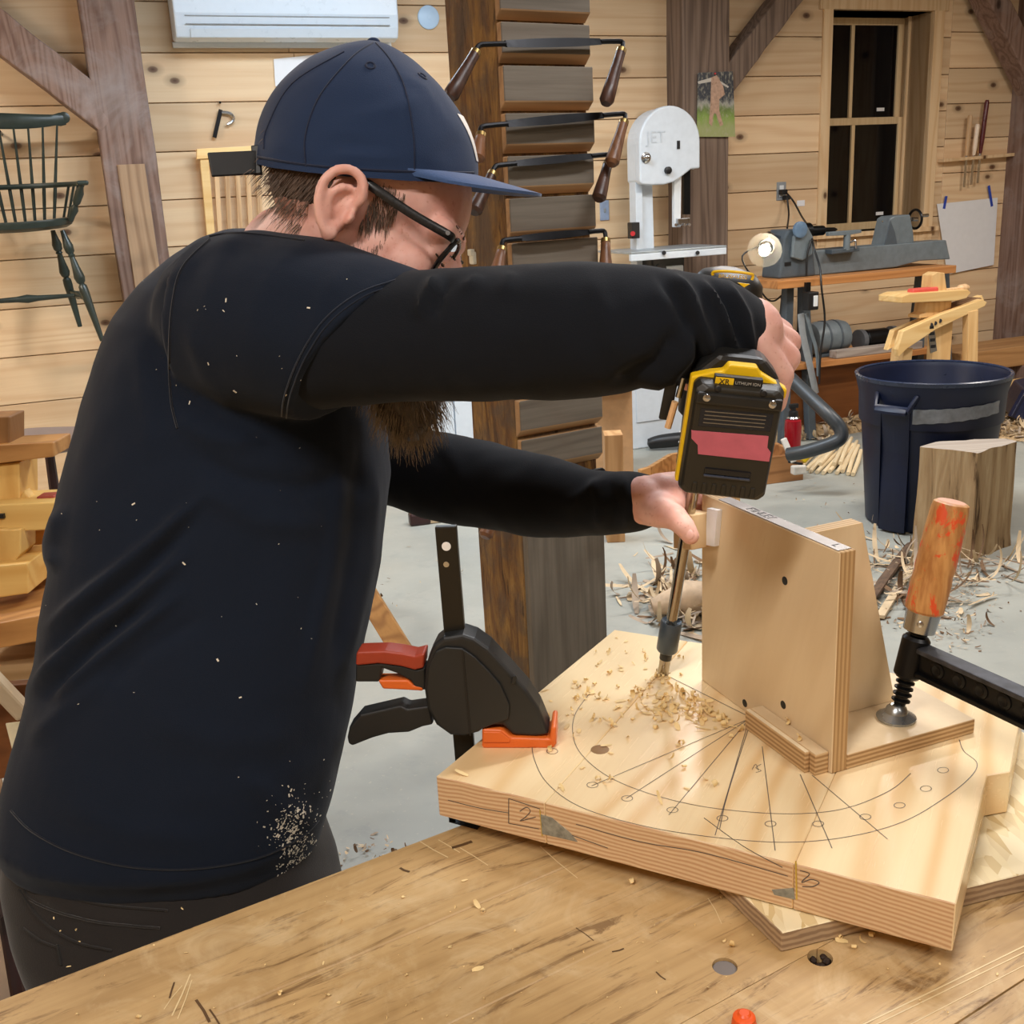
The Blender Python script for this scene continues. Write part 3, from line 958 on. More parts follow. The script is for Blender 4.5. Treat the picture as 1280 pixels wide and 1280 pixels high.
# table
tp = [bw(783, 309, .24), bw(905, 302, .34), bw(905, 301, -.12), bw(800, 306, -.12)]
zt_ = tz
s_t0, s_t1 = sw(787, 314, tsaw + .2)[0], sw(906, 304, tsaw + .2)[0]
zt_ = sw(845, 311, tsaw + .2)[1]
MB().prism([W(s_t0, zt_, tsaw + .22), W(s_t1, zt_, tsaw + .22), W(s_t1, zt_, tsaw - .2), W(s_t0, zt_, tsaw - .2)], -ZV * .012).build('table', M_sawtable, bs, bevel=.002)
MB().prism([W(s_t0, zt_ - .012, tsaw + .22), W(s_t1, zt_ - .012, tsaw + .22), W(s_t1, zt_ - .05, tsaw + .22), W(s_t0, zt_ - .05, tsaw + .22)], -WN * .03).build('fence_rail', M_sawgrey, bs, bevel=.004)
for x in (830, 872):
    MB().cyl(aw(x, 316, tsaw + .22), aw(x, 316, tsaw + .235), .012, 10).build('rail_bolt', M_black, bs)
MB().box(W((s_t0 + s_t1) / 2, zt_ - .1, tsaw), WD * .11, WN * .09, ZV * .05).build('trunnion', M_black, bs, bevel=.01)
MB().lathe(W((s_t0 + s_t1) / 2 - .09, zt_ - .11, tsaw + .09), WN, [(0, .012), (.05, .012), (.055, .035), (.075, .035)], 14).build('tilt_knob', M_black, bs, smooth=True)
MB().box(W((s_t0 + s_t1) / 2 + .03, zt_ - .19, tsaw + .06), WD * .06, WN * .05, ZV * .09).build('lower_guide', M_cream, bs, bevel=.006)
lw = [W(cxs + rad * math.cos(a), .72 + rad * math.sin(a), tsaw) for a in [2 * math.pi * i / 28 for i in range(28)]]
MB().prism(lw, WN * .05).build('lower_wheel_cover', M_sawgrey, bs, bevel=.01)
MB().prism([p - WN * .001 for p in lw], -WN * .1).build('lower_wheel_housing', M_sawgrey, bs)
s_b0, s_b1 = sw(788, 530, tsaw + .2)[0], sw(851, 530, tsaw + .2)[0]
MB().prism([W(s_b0, 0, tsaw + .2), W(s_b1 + .05, 0, tsaw + .2), W(s_b1 + .02, .52, tsaw + .2), W(s_b0, .52, tsaw + .2)], -WN * .38).build('stand', M_sawgrey, bs, bevel=.008)
dr = MB().prism([W(s_b0 + .04, .16, tsaw + .2), W(s_b1 - .06, .16, tsaw + .2), W(s_b1 - .06, .46, tsaw + .2), W(s_b0 + .04, .46, tsaw + .2)], WN * .006).build('stand_door', M_sawgrey, bs, bevel=.002)
MB().box(W(s_b1 - .085, .3, tsaw + .21), WD * .006, WN * .004, ZV * .02).build('latch', M_steel, dr)

# ---- photo pinned on the post
ps = [aw(872, 91, .2), aw(916, 89, .2), aw(919, 171, .2), aw(871, 171, .2)]
ph = thing('photo_print', 'colour photo of a figure on grass pinned to the grey post', 'photo', ps[3])
pic = NT('photo_print_ink')
tcg = pic.n('ShaderNodeTexCoord').outputs['Generated']
sp = pic.n('ShaderNodeSeparateXYZ')
pic.l(tcg, sp.inputs[0])
gz = pic.math('ADD', sp.outputs[2], pic.math('MULTIPLY_ADD', pic.noise(tcg, 7, 4), .3, -.15))
cc = pic.ramp(gz, [(.14, '9aa06a'), (.3, '7f9a45'), (.42, '66783e'), (.52, '9b9a90'), (.58, '2f333c'), (.95, '20242c')])
pic.set(pic.mix(pic.ramp(pic.noise(tcg, 14, 4), [(.5, 0.0), (.75, .7)]), cc, 'a9a48e'), .3)
MB().prism(ps, WN * .0012).build('print', pic.m, ph)
M_fig = plain('figure_ink', 'b08f78', .3, var=.2, scale=60)
def pp(x, y, t=.2018):
    return aw(x, y, t)
MB().prism([pp(889, 97), pp(896, 94), pp(904, 108), pp(906, 118), pp(899, 124), pp(899, 138), pp(904, 156), pp(900, 158), pp(895, 142), pp(892, 142), pp(890, 158), pp(886, 154), pp(888, 130)], WN * .0006).build('figure', M_fig, ph, label='printed pale figure')
MB().prism([pp(872, 102), pp(889, 97), pp(895, 98), pp(911, 108), pp(910, 110), pp(895, 101), pp(873, 105)], WN * .0004).build('printed_branch', plain('branch_ink', 'b9b3a8', .3), ph)
MB().cyl(aw(894, 92, .2), aw(894, 92, .208), .006, 10).build('pin', M_red, ph)

# ---- chisel rack
ra, rb = aw(1178, 203, .04), aw(1270, 195, .04)
rk = thing('tool_rail', 'narrow wooden rail holding chisels on the wall right of the window', 'rail', ra)
MB().bar(aw(1176, 201, .035), aw(1269, 193, .035), .07, .022).build('rail', M_trimw, rk, bevel=.003)
for i, (xt, yt, xb, yb, m_, r_, by, lab) in enumerate((
        (1213, 144, 1208, 196, M_chisel, .017, 234, 'chisel with a plain tan handle, left one on the wall rail'),
        (1222, 155, 1217, 195, plain('pale_handle', 'ecd9c2', .4), .017, 231, 'chisel with a short pale handle, middle one on the wall rail'),
        (1234, 125, 1225, 194, plain('maroon_handle', '5a2024', .3), .016, 229, 'chisel with a long dark red handle on the wall rail'))):
    a, b = aw(xt, yt, .055), aw(xb, yb, .05)
    c_ = thing('chisel', lab, 'chisel', b, 'chisels in the wall rail')
    L = (a - b).length
    MB().lathe(b, a - b, [(0, .008), (L * .08, .012), (L * .3, r_), (L * .6, r_ * .95), (L * .95, r_), (L, r_ * .7)], 14).build('handle', m_, c_, smooth=True)
    dn = (b - a).normalized()
    e_ = aw(xb - 3, by, .045)
    MB().bar(b - dn * .01, e_, .018, .005, WN).build('blade', M_steel, c_, bevel=.001)
    MB().lathe(b + dn * .004, -dn, [(0, .009), (.03, .01)], 12).build('ferrule', M_steel, c_, smooth=True)

# ---- white sheet with blue tape
sp_ = [aw(1171, 255, .012), aw(1247, 247, .012), aw(1242, 331, .02), aw(1184, 343, .02)]
sh = thing('paper_sheet', 'large blank white sheet taped to the wall right of the lathe', 'paper', sp_[3])
MB().prism(sp_, WN * .0015).build('sheet', M_paper, sh)
for (x0, y0, x1, y1) in ((1183, 245, 1180, 261), (1236, 232, 1240, 258)):
    MB().bar(aw(x0, y0, .016), aw(x1, y1, .0145), .022, .001, WN).build('tape', M_blue, sh)

# ---- blue-grey switch plate right of the notched post
op = aw(755, 263)
sw_ = thing('switch_plate', 'small blue grey switch plate on the wall right of the notched post', 'switch', op)
MB().box(op + WN * .006, WD * .03, WN * .004, ZV * .058).build('plate', plain('blue_grey_plate_2', '8fa0bb', .5), sw_, bevel=.002)
MB().box(op + WN * .011, WD * .007, WN * .004, ZV * .012).build('toggle', M_grey, sw_, bevel=.002)
# ---- outlet, plugs and leads
op = aw(976, 239)
ou = thing('wall_outlet', 'grey outlet plate with black plugs left of the window', 'outlet', op)
MB().box(op + WN * .004, WD * .035, WN * .004, ZV * .057).build('plate', M_grey, ou, bevel=.002)
for dz in (.022, -.022):
    MB().box(op + WN * .009 + ZV * dz, WD * .016, WN * .002, ZV * .014).build('socket', M_cream, ou, bevel=.002)
MB().box(aw(979, 240, .03), WD * .02, WN * .022, ZV * .016).build('plug', M_black, ou, bevel=.004)
MB().box(aw(983, 247, .03), WD * .016, WN * .022, ZV * .014).build('plug', M_black, ou, bevel=.004)
q = MB().box(aw(1001, 254, .003), WD * .03, WN * .002, ZV * .018).build('wall_tag', M_paper)
tag(q, 'small white tag on the wall just right of the outlet', 'tag')

# ---- lathe on its stand
TL = 0.75
def lw_(x, y, t=0.0):
    return aw(x, y, TL + t)
lath = thing('wood_lathe', 'grey cast wood lathe on an orange pine shelf under the window', 'lathe', aw(1080, 440, TL).xyz * 1.0)
lath.location = Vector((lw_(1080, 400).x, lw_(1080, 400).y, 0))
Z_SH = (sw(1001, 358, TL + .2)[1] + sw(1196, 323, TL + .2)[1]) / 2
def beam(name, pts, t0, t1, mat, par, bevel=.004, label=None):
    """outline in the lathe's plane (picture points at its front), t0..t1 deep"""
    f_ = [aw(x, y, TL + t0) for x, y in pts]
    if par is lath:
        for p in f_:
            p.z = max(p.z, Z_SH + .0006)
    return MB().prism(f_, -WN * (t0 - t1)).build(name, mat, par, bevel=bevel, label=label)
beam('bed', [(1008, 314), (1183, 300), (1188, 324), (1150, 326), (1120, 334), (1010, 353)], .07, -.07, M_lathe, lath, .006)
beam('headstock', [(974, 353), (980, 298), (986, 287), (1012, 286), (1016, 300), (1020, 352)], .09, -.09, M_lathed, lath, .012)
beam('headstock_cover', [(990, 322), (993, 296), (1001, 281), (1010, 283), (1017, 296), (1016, 318), (1004, 326)], .115, .09, M_lathe, lath, .008)
hs_ = lw_(1003, 288, .0)
MB().lathe(lw_(1000, 290), WD, [(0, .035), (.02, .05), (.06, .05), (.07, .03), (.16, .028), (.17, .016), (.24, .013), (.26, .004)], 20).build('spindle', M_blackmetal, lath, smooth=True)
MB().lathe(lw_(999, 287, .12), WN, [(0, .045), (.015, .045), (.02, .03)], 20).build('index_plate', plain('blue_grey_plate', '5d7690', .4), lath, smooth=True)
beam('name_plate', [(981, 328), (989, 327), (989, 332), (981, 333)], .093, .088, M_black, lath, .001)
# tool rest
beam('tool_rest', [(1036, 290), (1077, 287), (1077, 291), (1060, 294), (1036, 295)], .13, .1, M_lathe, lath, .003)
MB().cyl(lw_(1059, 293, .115), lw_(1058, 313, .115), .02, 14).build('rest_post', M_lathe, lath, smooth=True)
beam('rest_base', [(1040, 312), (1075, 309), (1075, 314), (1040, 318)], .13, -.05, M_lathed, lath, .004)
MB().tube(smooth_path([lw_(1063, 303, .12), lw_(1069, 301, .13), lw_(1070, 311, .14)], 5), .006, 8).build('rest_lever', M_steel, lath, smooth=True)
# tailstock
beam('tailstock', [(1105, 308), (1113, 273), (1118, 270), (1138, 268), (1142, 290), (1143, 304)], .06, -.06, M_lathe, lath, .008)
beam('tailstock_web', [(1105, 308), (1113, 274), (1119, 290), (1122, 306)], .066, .058, M_lathed, lath, .004)
MB().lathe(lw_(1117, 276), -WD, [(0, .022), (.05, .022), (.055, .014), (.085, .004)], 16).build('live_centre', plain('centre_steel', 'a79c8a', .3, .8), lath, smooth=True)
hw = lw_(1144, 274)
q = MB()
q.tube([hw + (ZV * math.cos(a) + WN * math.sin(a)) * .055 for a in [2 * math.pi * i / 20 for i in range(21)]], .008, 8)
wh = q.build('hand_wheel', M_blackmetal, lath, smooth=True)
MB().cyl(lw_(1138, 274), lw_(1146, 274), .014).build('wheel_hub', M_steel, wh, smooth=True)
MB().cyl(hw + WN * .05 + ZV * .02, hw + WN * .05 + ZV * .02 + WD * .05, .01, 10).build('crank', M_steel, wh, smooth=True)
# shelf and stand
st = thing('lathe_stand', 'orange pine shelf on grey iron legs carrying the lathe', 'stand', Vector((lw_(1080, 420).x, lw_(1080, 420).y, 0)))
sS0, sS1 = sw(972, 360, TL + .2)[0], sw(1196, 328, TL + .2)[0]
MB().prism([W(sS0, Z_SH - .045, TL + .2), W(sS1, Z_SH - .045, TL + .2), W(sS1, Z_SH - .045, TL - .2), W(sS0, Z_SH - .045, TL - .2)], ZV * .045).build('shelf', M_shelfwood, st, bevel=.003)
def leg_(x0, y0, x1, y1, x2, t, w=.05):
    a = aw(x0, y0, TL + t)
    b = aw(x1, y1, TL + t)
    b.z = 0
    return a, b
for (xt, zt0, xb, dx) in ((985, 360, 975, 0), (1004, 360, 1010, 0), (1152, 332, 1142, 0), (1180, 328, 1183, 0)):
    for t in (.14, -.14):
        a = aw(xt, zt0, TL + t * .6)
        sb = sw(xb, 440, TL + t)[0]
        a.z = Z_SH - .046
        MB().bar(a, W(sb, 0.0, TL + t * 1.35), .05, .05, WN).build('leg', M_lathed, st, bevel=.004)
zl_ = sw(1030, 458, TL + .18)[1]
sA, sB = sw(985, 450, TL + .2)[0], sw(1170, 450, TL + .2)[0]
MB().prism([W(sA, zl_, TL + .2), W(sB, zl_, TL + .2), W(sB, zl_, TL - .2), W(sA, zl_, TL - .2)], ZV * .035).build('lower_shelf', M_shelfwood, st, bevel=.003)
M_panel = wood('brown_panel', '8a552c', '5d351a', WD, ring=10, amp=.5, rough=.55)
MB().prism([W(sA + .08, 0.01, TL + .1), W(sB, 0.01, TL + .1), W(sB, zl_, TL + .1), W(sA + .08, zl_, TL + .1)], -WN * .02).build('lower_panel', M_panel, st)
# plywood behind lathe (pale panel)
ztop_l = zl_ + .035
mo = lw_(1034, 428, .02)
mo.z = ztop_l + .105
mt = thing('electric_motor', 'grey electric motor on the shelf under the lathe', 'motor', Vector((mo.x, mo.y, ztop_l)))
MB().lathe(mo - WD * .13, WD, [(0, .06), (.01, .09), (.04, .1), (.2, .1), (.24, .09), (.26, .05)], 24).build('body', M_lathe, mt, smooth=True)
for k_ in (-.05, .03):
    MB().lathe(mo + WD * k_, WD, [(0, .103), (.012, .103)], 24).build('band', M_lathed, mt, smooth=True)
MB().box(mo - ZV * .095, WD * .1, WN * .07, ZV * .0099).build('foot', M_lathed, mt, bevel=.003)
MB().lathe(mo - WD * .14, -WD, [(0, .012), (.05, .012), (.051, .06), (.09, .06), (.091, .02)], 20).build('pulley', M_blackmetal, mt, smooth=True)
gp = lw_(1094, 428, .05)
gp.z = ztop_l + .07
gr = thing('bench_grinder', 'small black bench grinder on the lower lathe shelf', 'grinder', Vector((gp.x, gp.y, ztop_l)))
MB().lathe(gp - WD * .1, WD, [(0, .04), (.02, .06), (.17, .06), (.2, .035)], 20).build('motor_body', M_blackmetal, gr, smooth=True)
for k_ in (-.13, .11):
    MB().lathe(gp + WD * k_, WD, [(0, .065), (.03, .065)], 20).build('wheel_guard', plain('grinder_grey', '55585c', .4) if 'grinder_grey' not in bpy.data.materials else bpy.data.materials['grinder_grey'], gr, smooth=True)
MB().box(gp - ZV * .06, WD * .07, WN * .06, ZV * .01).build('foot', M_blackmetal, gr, bevel=.003)
gb = MB().prism([W(sw(1046, 440, TL + .19)[0], ztop_l, TL + .19), W(sB - .1, ztop_l, TL + .19), W(sB - .1, ztop_l, TL + .12), W(sw(1046, 440, TL + .19)[0], ztop_l, TL + .12)], ZV * .045)
gb.v = [p + ZV * .001 for p in gb.v]
tag(gb.build('grey_board', wood('grey_board_wood', 'a59a90', '7c7068', WD, rough=.7), None, bevel=.004), 'weathered grey board lying on the lower lathe shelf', 'board')
# switch and grey hose bands on the left leg
sp0 = aw(1013, 376, TL + .26)
swb = thing('switch_box', 'small black switch box below the lathe shelf', 'switch', sp0)
MB().box(sp0, WD * .035, WN * .03, ZV * .05).build('box', M_black, swb, bevel=.005)
MB().box(sp0 + WN * .031 + WD * .012, WD * .014, WN * .003, ZV * .03).build('face_plate', M_cream, swb, bevel=.002)
MB().bar(sp0 - WN * .03, sp0 - WN * .03 + ZV * .1, .03, .02, WN).build('hanger', M_blackmetal, swb)
for i, (xs, r, lab) in enumerate((([(1001, 392), (1004, 420), (1012, 455), (1020, 492)], .022, 'flat grey drive belt hanging below the lathe, the wide one'), ([(1008, 392), (1014, 415), (1021, 440), (1023, 470)], .012, 'thin grey belt hanging right of the wide one below the lathe'))):
    pts = smooth_path([aw(x, y, TL + .25) for x, y in xs], 6)
    bl = MB().tube(pts, [(r, .004)] * len(pts), 8, flat=WD).build('drive_belt', M_grey if i == 0 else M_lathe, smooth=True)
    tag(bl, lab, 'belt')
def cord(name, pts, r, mat, label, cat='cord', group=None):
    o = MB().tube(smooth_path(pts, 6), r, 7).build(name, mat, smooth=True)
    return tag(o, label, cat, group)
cord('power_cord', [aw(982, 240, .05), aw(992, 252, .07), aw(1003, 272, .3), aw(1012, 284, TL - .05), aw(1014, 284, TL)], .006, M_black, 'black cord running from the outlet to the lathe headstock')
cord('power_cord', [aw(984, 248, .05), aw(986, 268, .12), aw(984, 285, .4)], .006, M_black, 'short black cord hanging straight down from the outlet')
cord('power_cord', [lw_(1015, 298, .13), lw_(1018, 312, .14), lw_(1025, 335, .22), aw(1027, 360, TL + .26), aw(1031, 400, TL + .27), aw(1026, 440, TL + .27), aw(1024, 480, TL + .28)], .006, M_black, 'black cord hanging in front of the lathe down to its motor')
cord('power_cord', [lw_(1014, 300, .13), lw_(1009, 318, .13), lw_(1008, 345, .13)], .006, M_black, 'short black cord across the lathe headstock')
# work lamp with the lit bulb
lp = aw(955, 314, TL + .32)
lmp = thing('work_lamp', 'lit clamp-on work lamp with a glowing bulb left of the lathe', 'lamp', lp)
ldir = (CAM - lp).normalized() * .8 + Vector((-.25, -.3, -.25))
ldir.normalize()
q = MB()
q.lathe(lp - ldir * .1, ldir, [(0, .035), (.03, .045), (.06, .075), (.075, .09), (.077, .092), (.073, .087), (.055, .07), (.03, .04)], 28, caps=False)
k = NT('clear_shade')
k.set('f2efe8', .04, 0, .5)
k.b.inputs['Transmission Weight'].default_value = 1.0
k.b.inputs['IOR'].default_value = 1.15
q.build('shade', k.m, lmp, smooth=True)
MB().lathe(lp - ldir * .17, ldir, [(0, .018), (.005, .026), (.07, .03), (.075, .02)], 16).build('socket', M_steel, lmp, smooth=True)
k = NT('lit_bulb')
k.set((1, .9, .7), .4)
k.b.inputs['Emission Color'].default_value = (1.0, .86, .62, 1)
k.b.inputs['Emission Strength'].default_value = 60
q = MB()
q.ell(lp - ldir * .02, ldir.orthogonal().normalized() * .030, ldir.cross(ldir.orthogonal().normalized()) * .030, ldir * .05)
q.build('bulb', k.m, lmp, smooth=True)
MB().tube(smooth_path([lp - ldir * .16, lp - ldir * .2 + ZV * .05, aw(962, 292, TL + .1), aw(985, 300, TL + .02)], 6), .008, 8).build('arm', M_steel, lmp, smooth=True)
cord('lamp_cord', [lp - ldir * .165, aw(928, 320, TL + .2), aw(944, 352, TL + .2), aw(958, 373, TL + .15), aw(968, 376, TL + .1), aw(976, 370, TL + .02)], .005, M_black, 'thin black cord looping below the work lamp')
# ================================================================== things standing on the floor
# ---- shaving horse, right
TH = 1.35
def hp_(x, y, t=0.0):
    return aw(x, y, TH + t)
sg = thing('shaving_horse', 'new pine shaving horse with a clamping head behind the blue bin', 'shaving horse', Vector((hp_(1170, 420).x, hp_(1170, 420).y, 0)))
def plate(name, pts, t0, t1, mat=None, par=None, bevel=.004, T=TH):
    return MB().prism([aw(x, y, T + t0) for x, y in pts], -WN * (t0 - t1)).build(name, mat or M_pine, par, bevel=bevel)
plate('side_rail', [(1122, 437), (1129, 414), (1176, 393), (1228, 374), (1234, 378), (1231, 383), (1170, 412), (1134, 436), (1124, 446)], .12, .08, None, sg)
plate('side_rail', [(1110, 438), (1118, 413), (1166, 393), (1228, 369), (1231, 377), (1164, 402), (1124, 430)], -.02, -.06, None, sg)
plate('ramp_board', [(1172, 392), (1226, 372), (1230, 376), (1176, 397)], .08, -.02, wood('worn_brown_board', '8f6e50', '5c4330', WD, rough=.6), sg)
plate('head_post', [(1163, 365), (1165, 344), (1172, 340), (1181, 341), (1184, 365)], .075, .0, M_pinez, sg)
plate('clamp_head', [(1127, 371), (1137, 367), (1210, 362), (1214, 366), (1208, 373), (1196, 376), (1127, 379)], .12, -.06, None, sg)
plate('swing_arm', [(1158, 378), (1190, 376), (1188, 390), (1170, 396), (1149, 398), (1149, 394), (1156, 391)], .078, -.01, M_pinez, sg)
for x0, x1, x2, x3, t in ((1208, 1219, 1222, 1212, .1), (1208, 1218, 1219, 1210, -.06)):
    a = aw(x0 + 5, 388, TH + t)
    MB().bar(a, Vector((a.x + WD.x * .06, a.y + WD.y * .06, 0)), .07, .045, WN).build('leg', M_pinez, sg, bevel=.003)
a = aw(1176, 402, TH + .05)
MB().bar(a, Vector((a.x, a.y, 0)), .13, .045, WN).build('leg', M_pinez, sg, bevel=.003)
a = aw(1128, 434, TH + .03)
MB().bar(a, Vector((a.x - WD.x * .05, a.y - WD.y * .05, 0)), .06, .1, WN).build('leg', M_pinez, sg, bevel=.003)
MB().bar(aw(1163, 404, TH + .115), aw(1167, 440, TH + .115), .045, .004, WN).build('notched_strap', M_steel, sg, label='steel strap with dark notches')
for i in range(4):
    MB().box(aw(1164.5 + i * .8, 409 + i * 8, TH + .119), WD * .014, WN * .002, ZV * .008).build('strap_notch', M_black, sg)
for x, y in ((1164, 407), (1169, 405), (1175, 402)):
    MB().cyl(aw(x, y - 1, TH + .115), aw(x, y - 1, TH + .1225), .011, 10).build('rail_hole', M_black, sg)
q = MB()
q.bar(aw(1137, 365, TH + .06), aw(1170, 362, TH + .06), .05, .035)
rt = q.build('red_tool_handle', plain('faded_red', 'd0544a', .45), None, bevel=.012, bseg=3)
tag(rt, 'faded red wooden tool lying on the head of the shaving horse', 'tool')
kn_ = MB().lathe(aw(1178, 362.5, TH + .06), WD, [(0, .006), (.1, .009), (.12, .02), (.16, .022), (.18, .012)], 12).build('small_mallet', M_chisel, smooth=True)
tag(kn_, 'small wooden-knobbed tool lying on the shaving horse head right of the red tool', 'tool')

# ---- beams and boards on the floor, far right
def floor_bar(name, a, b, w, h, mat, label, cat, z=0.0, bevel=.004):
    a, b = Vector((a.x, a.y, z + h / 2)), Vector((b.x, b.y, z + h / 2))
    o = MB().bar(a, b, w, h).build(name, mat, bevel=bevel)
    return tag(o, label, cat)
a = atz(1190, 465, 0.0); b = atz(1330, 432, 0.0)
M_darkpine = wood('aged_pine', 'b98f60', '8c6238', WD, ring=10, amp=.5, knots=1.5, rough=.55)
floor_bar('pine_beam', aw(1205, 440, .95), aw(1345, 424, .95), .2, .17, M_pine, 'yellow pine beam lying on the floor behind the right rim of the bin', 'beam', 0.0)
floor_bar('pine_slab', aw(1178, 428, .55), aw(1330, 392, .55), .34, .13, M_darkpine, 'brown pine slab lying above the yellow beam against the wall', 'slab', 0.22)
floor_bar('timber_block', aw(1262, 430, .6), aw(1310, 425, .6), .3, .22, M_timber, 'dark timber block under the brown pine slab', 'block', 0.0)

# ---- blue bin
binc = at(1160, 560, 4.60)
base = Vector((binc.x, binc.y, 0))
cR = at(1160, 461, 4.60)
zr = cR.z
RT = 88.5 * 4.60 / F_PX
k = NT('navy_bin_plastic')
tcb = k.n('ShaderNodeTexCoord').outputs['Object']
cb_ = k.ramp(k.noise(tcb, 4, 5, .6), [(.3, '0a1226'), (.7, '0f1a36')])
cb_ = k.mix(k.ramp(k.noise(tcb, 26, 4, .75, 1.5), [(.68, 0.0), (.78, .55)]), cb_, '5f6878')
M_bin = k.set(cb_, .42, 0, .35)
bn = thing('waste_bin', 'tall navy blue plastic bin with grey tape across its front', 'bin', base)
R0 = RT * .80
pr = [(0, R0 * .97), (.006, R0), (zr * .70, RT * .915), (zr * .702, RT * .95), (zr - .075, RT * .965), (zr - .05, RT * .985), (zr - .03, RT * 1.0), (zr - .012, RT * 1.012), (zr, RT * 1.01), (zr + .002, RT * .985), (zr - .02, RT * .95), (zr * .72, RT * .92), (zr * .69, RT * .885), (.02, R0 * .96), (.015, .001)]
MB().lathe(base, ZV, pr, 64).build('shell', M_bin, bn, smooth=True)
MB().lathe(base + ZV * (zr - .012), ZV, [(0, RT * .99), (0, RT * 1.02), (.016, RT * 1.03), (.02, RT * 1.01), (.016, RT * .98), (0, RT * .98)], 64, caps=False).build('rim', plain('bin_rim', '222c42', .28), bn, smooth=True)
hx = (CAM - base); hx.z = 0; hx.normalize()
hy = ZV.cross(hx)
def binp(ang, r, z):
    return base + (hx * math.cos(ang) + hy * math.sin(ang)) * r + ZV * z
for a0 in (-.47, -.47 + math.pi):
    pts = [binp(a0 - .3, RT * .97, zr - .05), binp(a0 - .22, RT * 1.07, zr - .105), binp(a0 + .22, RT * 1.07, zr - .105), binp(a0 + .3, RT * .97, zr - .05)]
    q = MB()
    q.tube(pts, [.012, .016, .016, .012], 8)
    q.tube([binp(a0 + e * .2 / 6, RT * .985 + .03, zr - .108) for e in range(-6, 7)], [(.022, .012)] * 13, 8)
    q.build('handle', M_bin, bn, smooth=True)
    q = MB()
    rs = []
    for j in range(9):
        a = a0 - .21 + .42 * j / 8
        rs.append([binp(a, RT * .93, .01), binp(a, R0 * 1.03, .01), binp(a, RT * .985, zr - .115), binp(a, RT * .93, zr - .115)])
    q.rings(rs)
    q.build('grip_panel', M_bin, bn)
q = MB()
rs = []
for j in range(25):
    a = -.22 + 1.27 * j / 24
    w1 = .0014 * math.sin(j * 1.7)
    zt1, zb1 = zr - .105 + .018 * j / 24 + w1, zr - .165 + .03 * j / 24 - w1
    rs.append([binp(a, RT * .955, zb1), binp(a, RT * .972 + .002 + w1 * .3, zb1), binp(a, RT * .972 + .002 + .003 * math.sin(j), (zt1 + zb1) / 2), binp(a, RT * .972 + .002, zt1), binp(a, RT * .955, zt1)])
q.rings(rs)
q.build('tape', plain('grey_tape', '6f7479', .35, var=.2, scale=40), bn, smooth=True, label='creased grey tape band')
q = MB()
a0 = math.pi - .1
q.prism([binp(a0 - .28, RT * .93, zr - .105), binp(a0 + .1, RT * .93, zr - .098), binp(a0 + .1, RT * .91, zr - .2), binp(a0 - .28, RT * .91, zr - .2)], -(hx) * -.006)
q.build('liner_scrap', plain('blue_film', '4d74b8', .4), bn, label='pale blue film stuck inside')

# ---- quarter log
lb = atz(1212, 700, 0)
lg = thing('split_log', 'weathered split log standing on end in front of the blue bin', 'log', lb)
k = NT('split_grain')
tcl = k.n('ShaderNodeTexCoord').outputs['Object']
mp = k.n('ShaderNodeMapping')
mp.inputs['Scale'].default_value = (1, 1, .1)
k.l(tcl, mp.inputs[0])
n1 = k.noise(mp.outputs[0], 26, 5, .6, .5)
n2 = k.noise(mp.outputs[0], 90, 4)
c_ = k.ramp(n1, [(.3, '7d6548'), (.5, 'a48b68'), (.7, 'bda884')])
c_ = k.mix(k.ramp(n1, [(.34, 1.0), (.40, 0.0)]), c_, '352415')
c_ = k.mix(k.math('MULTIPLY', n2, .4), c_, '8a6f50')
k.bump(n1, .7, .01)
M_log = k.set(c_, .8, 0, .2)
M_logend = wood('log_end', 'a59a8e', '857a70', (1, 0, 0), ring=30, amp=.5, rough=.8)
M_bark = plain('bark', '5a4636', .9, var=.4, scale=30, bump=.8)
hl = atz(1212, 700, 0)
zt = None
dlog = (hl - CAM).dot(FWD)
topc = at(1210, 557, dlog)
zt = topc.z
L_ = at(1147, 600, dlog + .07); R_ = at(1268, 600, dlog + .06); Bk = at(1214, 600, dlog + .15)
foot = [Vector((hl.x, hl.y, 0)), Vector((R_.x, R_.y, 0)), Vector((R_.x * .6 + Bk.x * .4 + .03, R_.y * .6 + Bk.y * .4 + .03, 0)), Vector((Bk.x, Bk.y, 0)), Vector((L_.x * .6 + Bk.x * .4 - .02, L_.y * .6 + Bk.y * .4 + .01, 0)), Vector((L_.x, L_.y, 0))]
dense = []
tags = []
for i in range(6):
    a, b = foot[i], foot[(i + 1) % 6]
    for j in range(12):
        dense.append(a.lerp(b, j / 12))
        tags.append(0 if i in (0, 5) else 1)
ctr = sum(foot, Vector((0, 0, 0))) / 6
rs = []
for i in range(29):
    z = zt * i / 28
    r = []
    for p in dense:
        d_ = (p - ctr)
        e = 1 + .035 * noise.noise(Vector((p.x * 14, p.y * 14, z * 2.5))) + .03 * noise.noise(Vector((p.x * 40, p.y * 40, z * 4))) + (.05 * max(0, 1 - z / .06) if z < .06 else 0)
        r.append(ctr + d_ * e + ZV * (z + (0.01 * noise.noise(p * 9) if i == 28 else 0)))
    rs.append(r)
q = MB()
n = len(dense)
q.rings(rs)
mi = []
for i in range(28):
    mi += tags
q.mi = mi + [2, 2]
q.build('body', [M_log, M_bark, M_logend], lg, smooth=True, angle=50)

